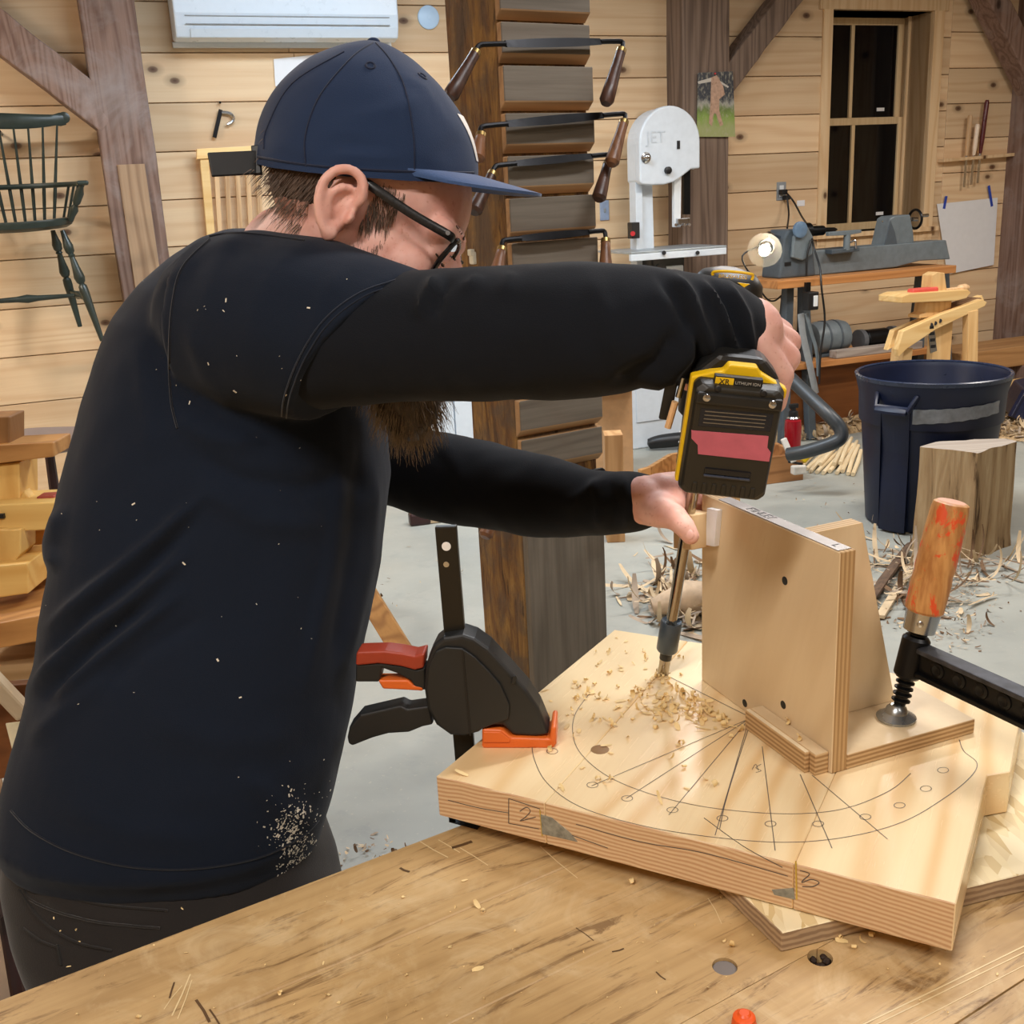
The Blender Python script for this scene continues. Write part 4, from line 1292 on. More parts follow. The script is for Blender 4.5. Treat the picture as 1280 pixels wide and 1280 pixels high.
# ---- curled shavings and bark (nobody could count them)
M_curl = plain('wood_shaving', 'c9b391', .7, var=.22, scale=9)
M_curl2 = plain('grey_bark_strip', '9a8a78', .85, var=.3, scale=9)
M_curl3 = plain('brown_bark_strip', '6b5138', .9, var=.35, scale=12)
def ribbon(q, p, d, L, w, curl, mi, lift=.004):
    """one curled strip starting at p along d"""
    d = Vector(d).normalized()
    s = d.cross(ZV).normalized()
    n_ = 8
    a_, pos = 0.0, Vector(p) + ZV * lift
    u = Vector((d.x, d.y, rnd(0, .1))).normalized()
    axis = (s + ZV * rnd(-.3, .3)).normalized()
    up_, lo_ = [], []
    for i in range(n_ + 1):
        ww = w * (1 - .5 * abs(2 * i / n_ - 1) ** 2)
        up_.append(pos + axis * ww / 2)
        lo_.append(pos - axis * ww / 2)
        u = Quaternion(axis, curl / n_) @ u
        pos = pos + u * L / n_
        if pos.z < p[2] + .001:
            pos.z = p[2] + .001
    vs = up_ + lo_
    q.add(vs, [(i, i + 1, n_ + 2 + i, n_ + 1 + i) for i in range(n_)], mi)
def curls(name, label, boxes, n, lens, wids, mats, weights, z=0.0, curlr=(-2.2, 2.2), tmin=.2):
    q = MB()
    for _ in range(n):
        poly = random.choices(boxes, weights=[b[-1] for b in boxes])[0]
        x, y, sx_, sy_, _w = poly
        xx, yy = random.gauss(x, sx_), random.gauss(y, sy_)
        p = atz(xx, yy, z)
        if (p - P0).dot(WN) < tmin:
            continue
        hgt = rnd(0, .07) * max(0, 1 - ((xx - x) / (sx_ * 1.4)) ** 2 - ((yy - y) / (sy_ * 1.4)) ** 2)
        p.z = z + max(0, hgt)
        a = rnd(0, 6.28)
        ribbon(q, p, (math.cos(a), math.sin(a), 0), rnd(*lens), rnd(*wids), rnd(*curlr), random.choices(range(len(mats)), weights=weights)[0])
    o = q.build(name, mats, smooth=True)
    o['kind'] = 'stuff'
    return tag(o, label, 'shavings')
curls('wood_shavings', 'heap of pale bark strips and shavings on the floor behind the drill bit', [(845, 740, 26, 22, 3), (868, 775, 20, 14, 2), (815, 750, 20, 10, 1), (905, 735, 30, 25, 1)], 190, (.05, .2), (.008, .035), [M_curl, M_curl2, M_curl3], (5, 4, 2))
curls('wood_shavings', 'bark strips and stringy shavings on the floor around the split log', [(1135, 735, 28, 26, 3), (1180, 745, 30, 22, 3), (1225, 712, 35, 8, 2), (1115, 700, 18, 16, 1)], 230, (.04, .22), (.004, .02), [M_curl, M_curl2, M_curl3], (4, 4, 3))
M_heap = plain('shavings_bed', 'b89d76', .85, var=.4, scale=45, bump=1.0)
def heap(label, px_c, a, b, h, n, mats, weights):
    """a low drift of shavings: a lumpy bed with loose curls over it"""
    c = atz(px_c[0], px_c[1], 0)
    def hz(u, v):
        r2 = u * u + v * v
        return max(0.0, 1 - r2) ** .7 * h * (.75 + .5 * noise.noise(Vector((u * 2.2, v * 2.2, px_c[0])))) + .012 * noise.noise(Vector((u * 9, v * 9, 2)))
    q = MB()
    N = 26
    vs = []
    for i in range(N + 1):
        for j in range(N + 1):
            x, y = -1 + 2 * i / N, -1 + 2 * j / N
            u, v = x * math.sqrt(1 - y * y / 2), y * math.sqrt(1 - x * x / 2)
            vs.append(c + WD * u * a + WN * v * b + ZV * max(-.004, hz(u, v) if u * u + v * v < .99 else -.004))
    q.add(vs, [(i * (N + 1) + j, i * (N + 1) + j + 1, (i + 1) * (N + 1) + j + 1, (i + 1) * (N + 1) + j) for i in range(N) for j in range(N)], len(mats))
    for _ in range(n):
        r, t = math.sqrt(rnd(0, 1)) * 1.12, rnd(0, 6.28)
        u, v = r * math.cos(t), r * math.sin(t)
        p = c + WD * u * a + WN * v * b + ZV * (max(0.0, hz(u, v)) + rnd(-.002, .012))
        if (p - P0).dot(WN) < .03:
            continue
        g = rnd(0, 6.28)
        ribbon(q, p, (math.cos(g), math.sin(g), 0), rnd(.03, .10), rnd(.008, .030), rnd(-2.5, 2.5), random.choices(range(len(mats)), weights=weights)[0])
    o = q.build('wood_shavings', mats + [M_heap], smooth=True)
    o['kind'] = 'stuff'
    return tag(o, label, 'shavings')
heap('drift of pale shavings on the floor right of the blue bin', (1256, 524), .62, .6, .06, 1300, [M_curl, M_curl2], (6, 1))
heap('drift of shavings on the floor in front of the lathe shelf', (1020, 532), .72, .30, .16, 1000, [M_curl, M_curl2, M_curl3], (5, 3, 1))
curls('wood_crumbs', 'fine wood crumbs scattered on the floor below the screw clamp handle', [(1180, 790, 30, 14, 2), (1215, 760, 25, 25, 2), (1110, 720, 30, 25, 1), (480, 1075, 40, 12, 1.2), (500, 740, 40, 30, .6), (1045, 640, 40, 30, .6)], 330, (.006, .025), (.003, .009), [M_curl, M_curl2, M_curl3], (3, 2, 3))
q = MB()
a, b = atz(1085, 762, 0.0) + ZV * .02, atz(1135, 690, 0) + ZV * .03
q.tube([a, a.lerp(b, .35) + ZV * .006, a.lerp(b, .7) - ZV * .003, b], [(.022, .012), (.03, .016), (.028, .016), (.018, .01)], 9)
tag(q.build('bark_strip', M_bark, smooth=True), 'long dark strip of bark on the floor left of the split log', 'bark')
q = MB()
a, b = atz(1100, 775, 0) + ZV * .012, atz(1147, 700, 0) + ZV * .015
q.bar(a, b, .03, .014)
tag(q.build('split_lath', M_curl, bevel=.002), 'pale split lath lying right beside the dark bark strip', 'lath')
# chunk of bark near the drill heap
q = MB()
a = atz(858, 770, 0)
q.tube([a + Vector((-.12, 0, .04)), a + Vector((0, .01, .07)), a + Vector((.14, .0, .05)), a + Vector((.22, -.01, .05))], [.03, .06, .06, .03], 12)
me = q.build('wood_offcut', plain('pale_offcut', 'b8a186', .8, var=.25, scale=18), smooth=True)
tag(me, 'rough pale offcut lying in the bark heap behind the drill bit', 'offcut')

# ---- bundle of thin rods
rod_mat = wood('rod_wood', 'e3d0ac', 'c9ad7e', (0.3, 1, 0), ring=20, amp=.3, rough=.6)
ends = [((1013, 592), (1048, 556)), ((1021, 593), (1056, 562)), ((1029, 594), (1060, 560)), ((1037, 592), (1066, 560)), ((1046, 594), (1069, 562)), ((1053, 592), (1071, 556)), ((1060, 595), (1073, 560)), ((1066, 596), (1076, 566)), ((1008, 589), (1040, 560)),
        ((1000, 588), (1034, 552)), ((1042, 588), (1058, 556)), ((1050, 587), (1064, 556)), ((1025, 588), (1052, 558))]
for i, (n_, f_) in enumerate(ends):
    a, b = atz(*n_, 0), atz(*f_, 0)
    up_ = .012 + (.022 if i >= 10 else 0.0)
    a, b = a + ZV * up_, b + ZV * (up_ + rnd(0, .01))
    q = MB()
    q.tube([a, a.lerp(b, .5) + Vector((rnd(-.008, .008), 0, rnd(0, .004))), b], [.011, .012, .010], 8)
    o = q.build('wood_rod', rod_mat, smooth=True)
    tag(o, 'thin pale wooden rod in the spread bundle on the floor left of the blue bin', 'rod', 'thin rods spread on the floor')

# ---- black hose
q = MB()
hpts = [at(985, 470, 5.2), at(1008, 492, 5.1), at(1035, 518, 5.0), at(1050, 535, 4.98), at(1050, 548, 4.98), at(1035, 556, 5.0), at(1005, 565, 5.05), at(985, 568, 5.1)]
hz = smooth_path(hpts, 8)
hz = [Vector((p.x, p.y, max(p.z, .05))) for p in hz]
q.tube(hz, .033, 14)
tag(q.build('vacuum_hose', plain('hose_rubber', '33383c', .4), smooth=True), 'thick black hose looping over the floor left of the blue bin', 'hose')
cord('extension_cord', [atz(995, 542, 0) + ZV * .008, atz(1030, 538, 0) + ZV * .008, atz(1050, 532, 0) + ZV * .008, atz(1080, 538, 0) + ZV * .008], .008, M_black, 'thin black cord on the floor behind the hose')
cord('extension_cord', [atz(1000, 536, 0) + ZV * .008, atz(1035, 541, 0) + ZV * .01, atz(1075, 527, 0) + ZV * .008], .007, M_black, 'second thin black cord crossing the shavings below the lathe')

# ---- red bottle, white gadget and brown box on the floor behind the drill battery
bp = atz(955, 606, 0)
bx = thing('brown_box', 'low brown wooden box behind the drill battery', 'box', bp)
X1, Y1 = Vector((math.cos(.25), math.sin(.25), 0)), Vector((-math.sin(.25), math.cos(.25), 0))
M_boxw = wood('box_wood', 'a5764a', '744b29', X1, ring=14, rough=.5)
q = MB()
for (c, ex, ey, ez) in ((Vector((.06, 0, .01)), .21, .2, .01), (Vector((.06, -.19, .07)), .21, .012, .07), (Vector((.06, .19, .07)), .21, .012, .07)):
    MB().box(bp + X1 * (c.x - .05) + Y1 * (c.y + .2) + ZV * c.z, X1 * ex, Y1 * ey, ZV * ez).build('bottom_board' if c.z < .02 else 'side_board', M_boxw, bx, bevel=.003)
for sx_ in (-.14, .26):
    MB().box(bp + X1 * (sx_ - .05) + Y1 * .2 + ZV * .07, X1 * .012, Y1 * .178, ZV * .0695).build('end_board', M_boxw, bx, bevel=.003)
dB = (bp + Y1 * .3 - CAM).dot(FWD)
rp = at(991, 545, dB)
rp = Vector((rp.x, rp.y, .0205))
rb_ = thing('red_bottle', 'dark red bottle with a black spray cap behind the drill battery', 'bottle', rp)
hB = at(991, 520, dB).z - .02
k = NT('red_bottle_plastic')
M_bott = k.set('8e1420', .18, 0, .5)
MB().lathe(rp, ZV, [(0, .03), (.004, .04), (hB * .8, .045), (hB * .93, .042), (hB, .022)], 24).build('body', M_bott, rb_, smooth=True)
MB().lathe(rp + ZV * hB, ZV, [(0, .024), (.006, .026), (.03, .024), (.035, .014), (.05, .014)], 18).build('cap', M_black, rb_, smooth=True)
MB().box(rp + ZV * (hB + .06), X1 * .026, Y1 * .01, ZV * .012).build('spray_head', M_black, rb_, bevel=.004)
MB().lathe(rp + ZV * (hB - .006), ZV, [(0, .03), (.002, .036), (.01, .03)], 20).build('collar', M_steel, rb_, smooth=True)
wp = at(985, 590, dB - .35)
wp = Vector((wp.x, wp.y, 0))
wg = thing('white_clamp', 'white folding clamp with a yellow tip on the brown box', 'clamp', wp)
def wq(x, y):
    return at(x, y, dB - .45)
M_wh2 = plain('grubby_white', 'd5d1c8', .5)
MB().bar(wq(979, 548), wq(992, 578), .03, .02, FWD).build('arm', M_wh2, wg, bevel=.005)
MB().bar(wq(1002, 560), wq(990, 578), .018, .015, FWD).build('arm', M_grey, wg, bevel=.004)
MB().box(wq(998, 587), X1 * .035, Y1 * .02, ZV * .022).build('base_block', M_wh2, wg, bevel=.008)
MB().bar(wq(1003, 577), wq(1012, 567), .03, .03, FWD).build('yellow_tip', plain('yellow_plastic', 'd8b41f', .4), wg, bevel=.006)
MB().bar(wq(985, 577), wq(1003, 580), .012, .012, FWD).build('strap', M_black, wg, bevel=.003)

# ---- plywood tray, black shoe, cardboard behind the left forearm
tp0 = atz(850, 612, 0)
tr_ = thing('plywood_tray', 'shallow bent plywood tray on the floor behind the left hand', 'tray', tp0)
dT = (tp0 - CAM).dot(FWD)
M_tray = wood('tray_wood', 'b98a55', '8d6034', (1, 0, 0), ring=14, rough=.5)
tpts = [at(800, 628, dT), at(812, 603, dT + .02), at(838, 584, dT + .25), at(866, 577, dT + .3)]
for i in range(3):
    a, b = tpts[i], tpts[i + 1]
    a, b = Vector((a.x, a.y, .06)), Vector((b.x, b.y, .06))
    MB().bar(a, b, .025, .12).build('side_board', M_tray, tr_, bevel=.003)
fl = [Vector((p.x, p.y, 0.001)) for p in tpts] + [Vector((tpts[3].x + .05, tpts[3].y - .5, .001)), Vector((tpts[0].x + .1, tpts[0].y - .15, .001))]
MB().prism(fl, ZV * .012).build('bottom_board', M_tray, tr_)
sp1 = atz(842, 562, 0)
sb_ = thing('black_clog', 'black clog with a pale strap on the floor by the band saw', 'shoe', sp1)
q = MB()
q.tube(smooth_path([sp1 + Vector((-.15, .02, .035)), sp1 + Vector((-.08, .01, .05)), sp1 + Vector((.06, 0, .06)), sp1 + Vector((.17, 0, .055))], 5), [.004] + [.03 + .012 * math.sin(i * .2) for i in range(14)] + [.02], 12)
q.build('upper', M_black, sb_, smooth=True)
MB().bar(sp1 + Vector((.03, -.05, .05)), sp1 + Vector((.05, .03, .1)), .02, .006).build('strap', M_wh2, sb_)
M_card = plain('cardboard', 'b68f66', .8, var=.1)
cpz = atz(772, 548, 0)
dC = (cpz - CAM).dot(FWD)
def card(name, x0, y0, x1, y1, d, lab, cat, dep=.25, mat=None, flap=False):
    a, b = at(x0, y1, d), at(x1, y1, d)
    z0, z1 = 0.0, at((x0 + x1) / 2, y0, d).z
    r = thing(name, lab, cat, Vector(((a.x + b.x) / 2, (a.y + b.y) / 2, 0)))
    A, B = Vector((a.x, a.y, z0)), Vector((b.x, b.y, z0))
    D = Vector((B - A).cross(ZV)).normalized() * -dep
    MB().prism([A, B, B + ZV * (z1 - z0), A + ZV * (z1 - z0)], D).build('body', mat or M_card, r, bevel=.003)
    if flap:
        MB().prism([A + ZV * (z1 - z0 + .001), B + ZV * (z1 - z0 + .001), B + ZV * (z1 - z0 + .02) - D * .4, A + ZV * (z1 - z0 + .02) - D * .4], ZV * .003).build('flap', mat or M_card, r)
    return r
card('cardboard_box', 735, 485, 791, 540, 5.5, 'tall plain cardboard box behind the notched post at the band saw', 'box', .25, None, True)
card('wood_offcut', 757, 540, 780, 600, 4.5, 'upright tan wood offcut beside the notched post', 'offcut', .1, wood('offcut_wood', 'c79c6c', 'a3774a', ZV, rough=.55))

# ---- navy cloth thing at the right edge
bcp = atz(1282, 535, 0)
nb = thing('navy_crate', 'navy blue plastic crate corner at the right edge of the shop floor', 'crate', bcp)
dN = (bcp - CAM).dot(FWD) - .1
M_navy = plain('navy_crate_plastic', '161d3a', .45)
pl = [at(1263, 521, dN), at(1281, 488, dN), at(1360, 470, dN), at(1360, 528, dN), at(1290, 533, dN)]
zz = min(p.z for p in pl)
MB().prism([p + ZV * max(0, -zz) for p in pl], Vector((.1, .35, 0))).build('side', M_navy, nb, bevel=.01)
MB().bar(pl[0] + ZV * max(0, -zz), pl[1] + ZV * max(0, -zz), .03, .02).build('rim', M_navy, nb, bevel=.004)

# ================================================================== left edge: second shaving horse, stool, sheets
DL = 2.35
def lp_(x, y, d=0.0):
    return at(x, y, DL + d)
M_yel = wood('yellow_pine', 'f0c878', 'd79f4c', (1, 0, 0), ring=11, amp=.55, knots=1, knot_r=.03, rough=.45)
M_yelz = wood('yellow_pine_upright', 'eec474', 'cf9748', ZV, ring=14, amp=.5, rough=.45)
M_mid = wood('mid_pine', 'c08c50', '8f5d2b', (1, .2, 0), ring=12, amp=.6, rough=.5)
M_midz = wood('mid_pine_upright', 'a87845', '6f4922', ZV, ring=26, amp=.6, rough=.55)
base = lp_(0, 700)
hb = thing('workbench_stand', 'yellow pine shaving horse at the left edge behind the man\'s back', 'shaving horse', Vector((base.x - .15, base.y, 0)))
def slab(name, pts, d0, thick, mat, par=None, bevel=.003):
    dv = Vector((FWD.x, FWD.y, 0)).normalized()
    return MB().prism([lp_(x, y, d0) for x, y in pts], dv * thick).build(name, mat, par if par is not None else hb, bevel=bevel)
slab('top_board', [(-70, 560), (67, 553), (68, 571), (-70, 588)], .0, .10, M_mid)
slab('peg_block', [(-20, 522), (12, 521), (12, 562), (-20, 564)], .02, .08, M_midz)
slab('head_block', [(-30, 583), (24, 578), (25, 627), (-30, 630)], .02, .1, M_yelz)
slab('bed_beam', [(-70, 634), (74, 628), (74, 662), (-70, 668)], -.03, .12, M_yel)
slab('knee_block', [(-40, 664), (26, 662), (26, 692), (14, 709), (-40, 712)], -.05, .08, M_yelz)
slab('lower_beam', [(-60, 713), (35, 704), (36, 742), (-60, 756)], -.08, .14, M_yel)
slab('brace', [(26, 664), (74, 660), (74, 698), (58, 700)], .1, .05, M_mid)
slab('side_post', [(35, 698), (78, 694), (78, 760), (38, 766)], .05, .12, M_midz)
slab('shelf_board', [(-60, 790), (78, 764), (78, 796), (-60, 822)], -.16, .5, M_mid)
slab('lower_shelf', [(-60, 836), (78, 826), (78, 846), (-60, 858)], -.1, .35, wood('pale_shelf', 'c4a47a', '9d7a4e', (1, 0, 0), rough=.5))
slab('panel', [(-60, 862), (78, 852), (78, 960), (-60, 985)], .14, .03, M_panel)
slab('under_block', [(-10, 815), (28, 808), (28, 835), (-10, 840)], .04, .1, plain('dark_iron_block', '2c2522', .6))
for x in (-50, 60):
    a = lp_(x, 840, .1)
    MB().bar(Vector((a.x, a.y, a.z + .1)), Vector((a.x, a.y, 0)), .07, .07, WN).build('leg', M_midz, hb, bevel=.003)
MB().box(lp_(1, 645, -.035), Vector((.008, 0, 0)), Vector((0, .004, 0)), ZV * .005).build('peg_hole', M_black, hb)
tag(MB().bar(lp_(-20, 838, -.25), lp_(32, 893, -.2), .035, .03, FWD).build('pale_stick', wood('pale_stick_wood', 'd8c3a4', 'b99f7b', (1, 0, -1), rough=.6), bevel=.006), 'pale square stick leaning at the left edge behind the man', 'stick')
q = slab('lit_board', [(7, 905), (30, 902), (36, 955), (19, 952)], -.1, .004, plain('cream_card', 'efe3c0', .8), None, 0)  # a brightly lit board; the light is painted as pale cream colour
q.parent = None
q.matrix_parent_inverse = Matrix()
tag(q, 'small cream card against the dark panel behind the man\'s back', 'card')
tag(slab('wood_wedge', [(24, 623), (30, 613), (37, 622), (36, 628), (24, 629)], .02, .03, M_yel), 'x', 'x')
for o in list(bpy.data.objects):
    if o.name.startswith('wood_wedge') or o.name.startswith('lit_board'):
        o.parent = None
        o.matrix_parent_inverse = Matrix()
bpy.data.objects['wood_wedge']['label'] = 'tiny pale wood wedge on the bed beam of the left shaving horse'
bpy.data.objects['wood_wedge']['category'] = 'wedge'
rd = lp_(62, 624, .03)
r0 = thing('red_block_tool', 'small red tool on the left shaving horse beside the man\'s back', 'tool', rd)
MB().box(rd, Vector((.02, 0, 0)), Vector((0, .02, 0)), ZV * .012).build('body', plain('brick_red', 'a5483a', .5), r0, bevel=.003)
MB().box(rd + Vector((-.003, -.018, -.004)), Vector((.01, 0, 0)), Vector((0, .006, 0)), ZV * .007).build('tip', plain('salmon', 'ee9a7c', .5), r0, bevel=.002)
# stool
DS = 3.6
stp = at(80, 540, DS)
so = thing('stool', 'dark stool with a saddle seat behind the man\'s back on the left', 'stool', Vector((stp.x, stp.y, 0)))
M_stool = plain('grey_brown_paint', '7a6a62', .45, var=.1)
M_stoold = plain('dark_maroon_wood', '35191a', .4)
q = MB()
rs = []
for z_, k_ in ((-.04, .75), (-.03, .95), (-.012, 1.0), (0, .96), (-.003, .7), (-.012, .3), (-.013, .02)):
    rs.append([stp + Vector((.17 * k_ * math.cos(a), .16 * k_ * math.sin(a), z_ + .012 * math.cos(2 * a) * k_)) for a in [2 * math.pi * j / 32 for j in range(32)]])
q.rings(rs)
q.build('seat', M_stool, so, smooth=True)
ft = []
for sx_, sy_ in ((-1, -1), (1, -1), (1, 1), (-1, 1)):
    a = stp + Vector((sx_ * .1, sy_ * .09, -.03))
    b = Vector((stp.x + sx_ * .15, stp.y + sy_ * .14, 0))
    MB().tube([a, a.lerp(b, .5), b], [.016, .02, .013], 10).build('leg', M_stoold, so, smooth=True)
    ft.append(a.lerp(b, .55))
for i in range(4):
    MB().tube([ft[i], ft[(i + 1) % 4]], .01, 8).build('stretcher', M_stoold, so, smooth=True)
# brown sheet and dark curved tool on the floor, bottom left
pl = [atz(-200, 1135, 0), atz(70, 1120, 0), atz(150, 1290, 0), atz(-200, 1330, 0)]
tag(MB().prism(pl, ZV * .006).build('floor_mat', plain('brown_mat', '7c664f', .7, var=.2, scale=8), bevel=.001), 'brown sheet lying on the floor at the lower left corner', 'mat')
q = MB()
q.tube(smooth_path([at(-30, 1150, 1.9), at(0, 1128, 1.88), at(14, 1098, 1.86), at(10, 1072, 1.86), at(-10, 1040, 1.9)], 6), [.012] + [.022] * 23 + [.012], 12)
q.build('bent_arm', M_stoold)
o = bpy.data.objects['bent_arm']
p_ = coords(o.data)
o.name = 'bent_chair_arm'
tag(o, 'dark glossy bent wooden arm at the lower left edge behind the trousers', 'chair arm')
for e in (at(-30, 1150, 1.9), at(-10, 1040, 1.9)):
    MB().cyl(e, Vector((e.x - .02, e.y, 0)), .014, 10).build('post', M_stoold, o, smooth=True)
# orange brace of a saw horse behind the clamp
bp_ = atz(520, 830, 0)
dB_ = (bp_ - CAM).dot(FWD)
sh_ = thing('saw_horse', 'orange wooden saw horse leg splayed behind the clamp handle', 'saw horse', bp_)
M_sh = wood('orange_leg', 'b98748', '8a5a28', (1, 0, -1), ring=14, rough=.5)
MB().bar(at(420, 680, dB_ + .25), at(505, 818, dB_ + .0), .07, .035, FWD).build('leg', M_sh, sh_, bevel=.003)
a = at(420, 680, dB_ + .25)
MB().bar(a + Vector((-.5, .3, .02)), a + Vector((.03, .0, .02)), .07, .05).build('top_rail', M_sh, sh_, bevel=.003)
MB().bar(a + Vector((-.45, .28, 0)), Vector((a.x - .7, a.y + .1, 0.02)), .07, .035).build('leg', M_sh, sh_, bevel=.003)
q = thing('brown_tool', 'small brown offcut on the floor seen under the man\'s lower arm', 'offcut', atz(525, 655, 0))
a = atz(525, 655, 0)
MB().box(a + ZV * .03, X1 * .05, Y1 * .03, ZV * .03).build('block', M_stoold, q, bevel=.01)
MB().box(a + ZV * .012 + X1 * .1, X1 * .07, Y1 * .025, ZV * .01).build('splinter', M_curl, q, bevel=.004)
# ================================================================== workbench in front
BZ = 0.87
KC = Vector((0.246, 1.082, 0))
E1, E2 = Vector((-0.862, -0.507, 0)), Vector((0.507, -0.862, 0))
bench = thing('workbench', 'worn maple workbench top with scratches and dog holes in the foreground', 'workbench', KC + E1 * .8 + E2 * .35)
M_bench = wood('worn_maple', 'cbaa78', 'a3804f', E1, ring=7, stretch=.12, wob=1.6, amp=.3, rough=.45, jit=.12, fib=.7, fine=140, stain='86653c', stain_amt=.6, bump=.25, axes=(E1, E2, ZV), scuff='7a5c3a')
def bpl(u, v, z=0.0):
    return KC + E1 * u + E2 * v + ZV * (BZ + z)
# dog holes: positions measured on the bench top
holes = [atz(906, 1208, BZ), atz(1025, 1197, BZ)]
LB = 2.1
widths = [.13, .118, .105, .125, .12, .11]
v0 = 0.0
# pass a joint through the mark that runs lower left to upper right beside the open hole
jv = (atz(945, 1228, BZ) - bpl(0, 0)).dot(E2)
edges = [0, jv * .36, jv * .70, jv, jv + .11, jv + .22, jv + .33, .72]
for i in range(len(edges) - 1):
    a, b = edges[i], edges[i + 1]
    if b - a < .03:
        continue
    q = MB()
    q.prism([bpl(0, a + .0003), bpl(LB, a + .0003), bpl(LB, b - .0003), bpl(0, b - .0003)], -ZV * .085)
    pl = q.build('bench_plank', M_bench, bench, bevel=.0012, bseg=1)
    for h in holes:
        v = (h - bpl(0, 0)).dot(E2)
        if a - .012 < v < b + .012:
            cut = MB().cyl(h - ZV * .06, h + ZV * .02, .0098, 24).mesh('cut', [])
            co_ = bpy.data.objects.new('cut', cut)
            COL.objects.link(co_)
            md = pl.modifiers.new('b', 'BOOLEAN')
            md.object, md.operation, md.solver = co_, 'DIFFERENCE', 'EXACT'
            pl.modifiers.move(len(pl.modifiers) - 1, 0)
            if 'bevel' in pl.modifiers:
                pl.modifiers.remove(pl.modifiers['bevel'])
            dg = bpy.context.evaluated_depsgraph_get()
            me = bpy.data.meshes.new_from_object(pl.evaluated_get(dg))
            pl.modifiers.clear()
            pl.data = me
            bpy.data.objects.remove(co_)
MB().cyl(holes[0] - ZV * .03, holes[0] - ZV * .0022, .0095, 24).build('hole_plug', plain('grey_plug', '7b7470', .6), bench, bevel=.0008, label='grey plug in the first dog hole')
q = MB()
for _ in range(9):
    c = holes[1] + Vector((rnd(-.004, .006), rnd(-.003, .006), rnd(-.014, -.004)))
    q.ell(c, (rnd(.002, .005), 0, 0), (0, rnd(.002, .004), 0), (0, 0, rnd(.002, .004)), 7, 5)
o = q.build('hole_debris', plain('dark_debris', '2a1a10', .7), bench, label='dark dirt in the open dog hole')
o['kind'] = 'stuff'
for u in (.12, 1.9):
    for v in (.07, .62):
        MB().prism([bpl(u, v, -.085), bpl(u + .09, v, -.085), bpl(u + .09, v + .09, -.085), bpl(u, v + .09, -.085)], -ZV * (BZ - .085)).build('leg', M_bench, bench, bevel=.003)
for v in (.09, .65):
    MB().bar(bpl(.15, v + .02, -.62), bpl(1.95, v + .02, -.62), .05, .1).build('stretcher', M_bench, bench, bevel=.003)
def strip(q, pts, w, lift, n=ZV, mi=0):
    """a flat narrow mark lying on a surface with normal n"""
    pts = [Vector(p) + n * lift for p in pts]
    l_, r_ = [], []
    for i, p in enumerate(pts):
        d = (pts[min(i + 1, len(pts) - 1)] - pts[max(i - 1, 0)]).normalized()
        s = d.cross(n).normalized() * w / 2
        l_.append(p - s)
        r_.append(p + s)
    k_ = len(pts)
    q.add(l_ + r_, [(i + 1, i, k_ + i, k_ + i + 1) for i in range(k_ - 1)], mi)
M_scr = plain('scratch_pale', 'e2cb9c', .5)
M_dk = plain('scratch_dark', '5a4024', .6)
q = MB()
for (x0, y0, x1, y1), w_, mi in (((1060, 1290, 1290, 1178), .0011, 0), ((1072, 1292, 1290, 1186), .0009, 0), ((1130, 1285, 1290, 1202), .0007, 0), ((675, 1058, 722, 1098), .0009, 0), ((885, 1123, 902, 1155), .0007, 0),
                         ((215, 1270, 238, 1218), .0012, 0), ((222, 1274, 240, 1225), .0008, 0), ((205, 1262, 228, 1232), .0008, 0), ((575, 1060, 610, 1082), .001, 0), ((525, 1052, 560, 1072), .0012, 0), ((548, 1050, 575, 1066), .001, 0),
                         ((245, 1250, 262, 1278), .0022, 1), ((262, 1262, 275, 1282), .0014, 1), ((212, 1248, 218, 1228), .0014, 1), ((565, 1060, 590, 1052), .004, 1), ((500, 1085, 512, 1090), .0025, 1), ((765, 1190, 780, 1186), .0015, 1), ((820, 1215, 832, 1225), .0012, 1), ((720, 1160, 742, 1176), .0008, 1)):
    a, b = atz(x0, y0, BZ), atz(x1, y1, BZ)
    strip(q, [a, a.lerp(b, .5) + Vector((rnd(-.001, .001), rnd(-.001, .001), 0)), b], w_, .0003, ZV, mi)
o = q.build('scratch_marks', [M_scr, M_dk], bench)
o['kind'] = 'stuff'
kp = atz(930, 1282, BZ)
ob = thing('orange_pad', 'small orange plastic cap at the lower edge of the bench', 'cap', kp)
MB().lathe(kp, ZV, [(0, .008), (.002, .009), (.008, .008), (.01, .005)], 20).build('body', plain('orange_plastic', 'e8591c', .4), ob, smooth=True)
MB().lathe(kp + ZV * .0101, ZV, [(0, .005), (.0015, .0035)], 16).build('centre_dimple', bpy.data.materials['orange_plastic'], ob, smooth=True)

# ---- strand board scrap under the blank
Z1 = BZ + .0005
n0, n1, n2 = atz(977, 1166, Z1 + .018), atz(922, 1114, Z1 + .018), atz(1280, 1092, Z1 + .018)
u_, v_ = (n1 - n0).normalized(), (n2 - n0).normalized()
k = NT('strand_board_face')
tco = k.n('ShaderNodeTexCoord').outputs['Object']
vo = k.n('ShaderNodeTexVoronoi')
vo.inputs['Scale'].default_value = 130
mp = k.n('ShaderNodeMapping')
mp.inputs['Scale'].default_value = (1, .3, 1)
mp.inputs['Rotation'].default_value = (0, 0, .7)
k.l(tco, mp.inputs[0])
k.l(mp.outputs[0], vo.inputs['Vector'])
sc_ = k.n('ShaderNodeSeparateColor')
k.l(vo.outputs['Color'], sc_.inputs[0])
c_ = k.ramp(sc_.outputs[0], [(.0, 'e8d6a8'), (.5, 'f0e2bc'), (1, 'd0b782')])
k.bump(sc_.outputs[1], .3, .001)
M_osb = k.set(c_, .6)
M_osbe = layers('strand_board_edge', ZV, .006, ('8c735a', 'b69d7e'), wob=1.6)
ob_ = thing('strand_board', 'pale strand board scrap lying on the bench under the chair seat blank', 'board', n0 - ZV * .018)
q = MB()
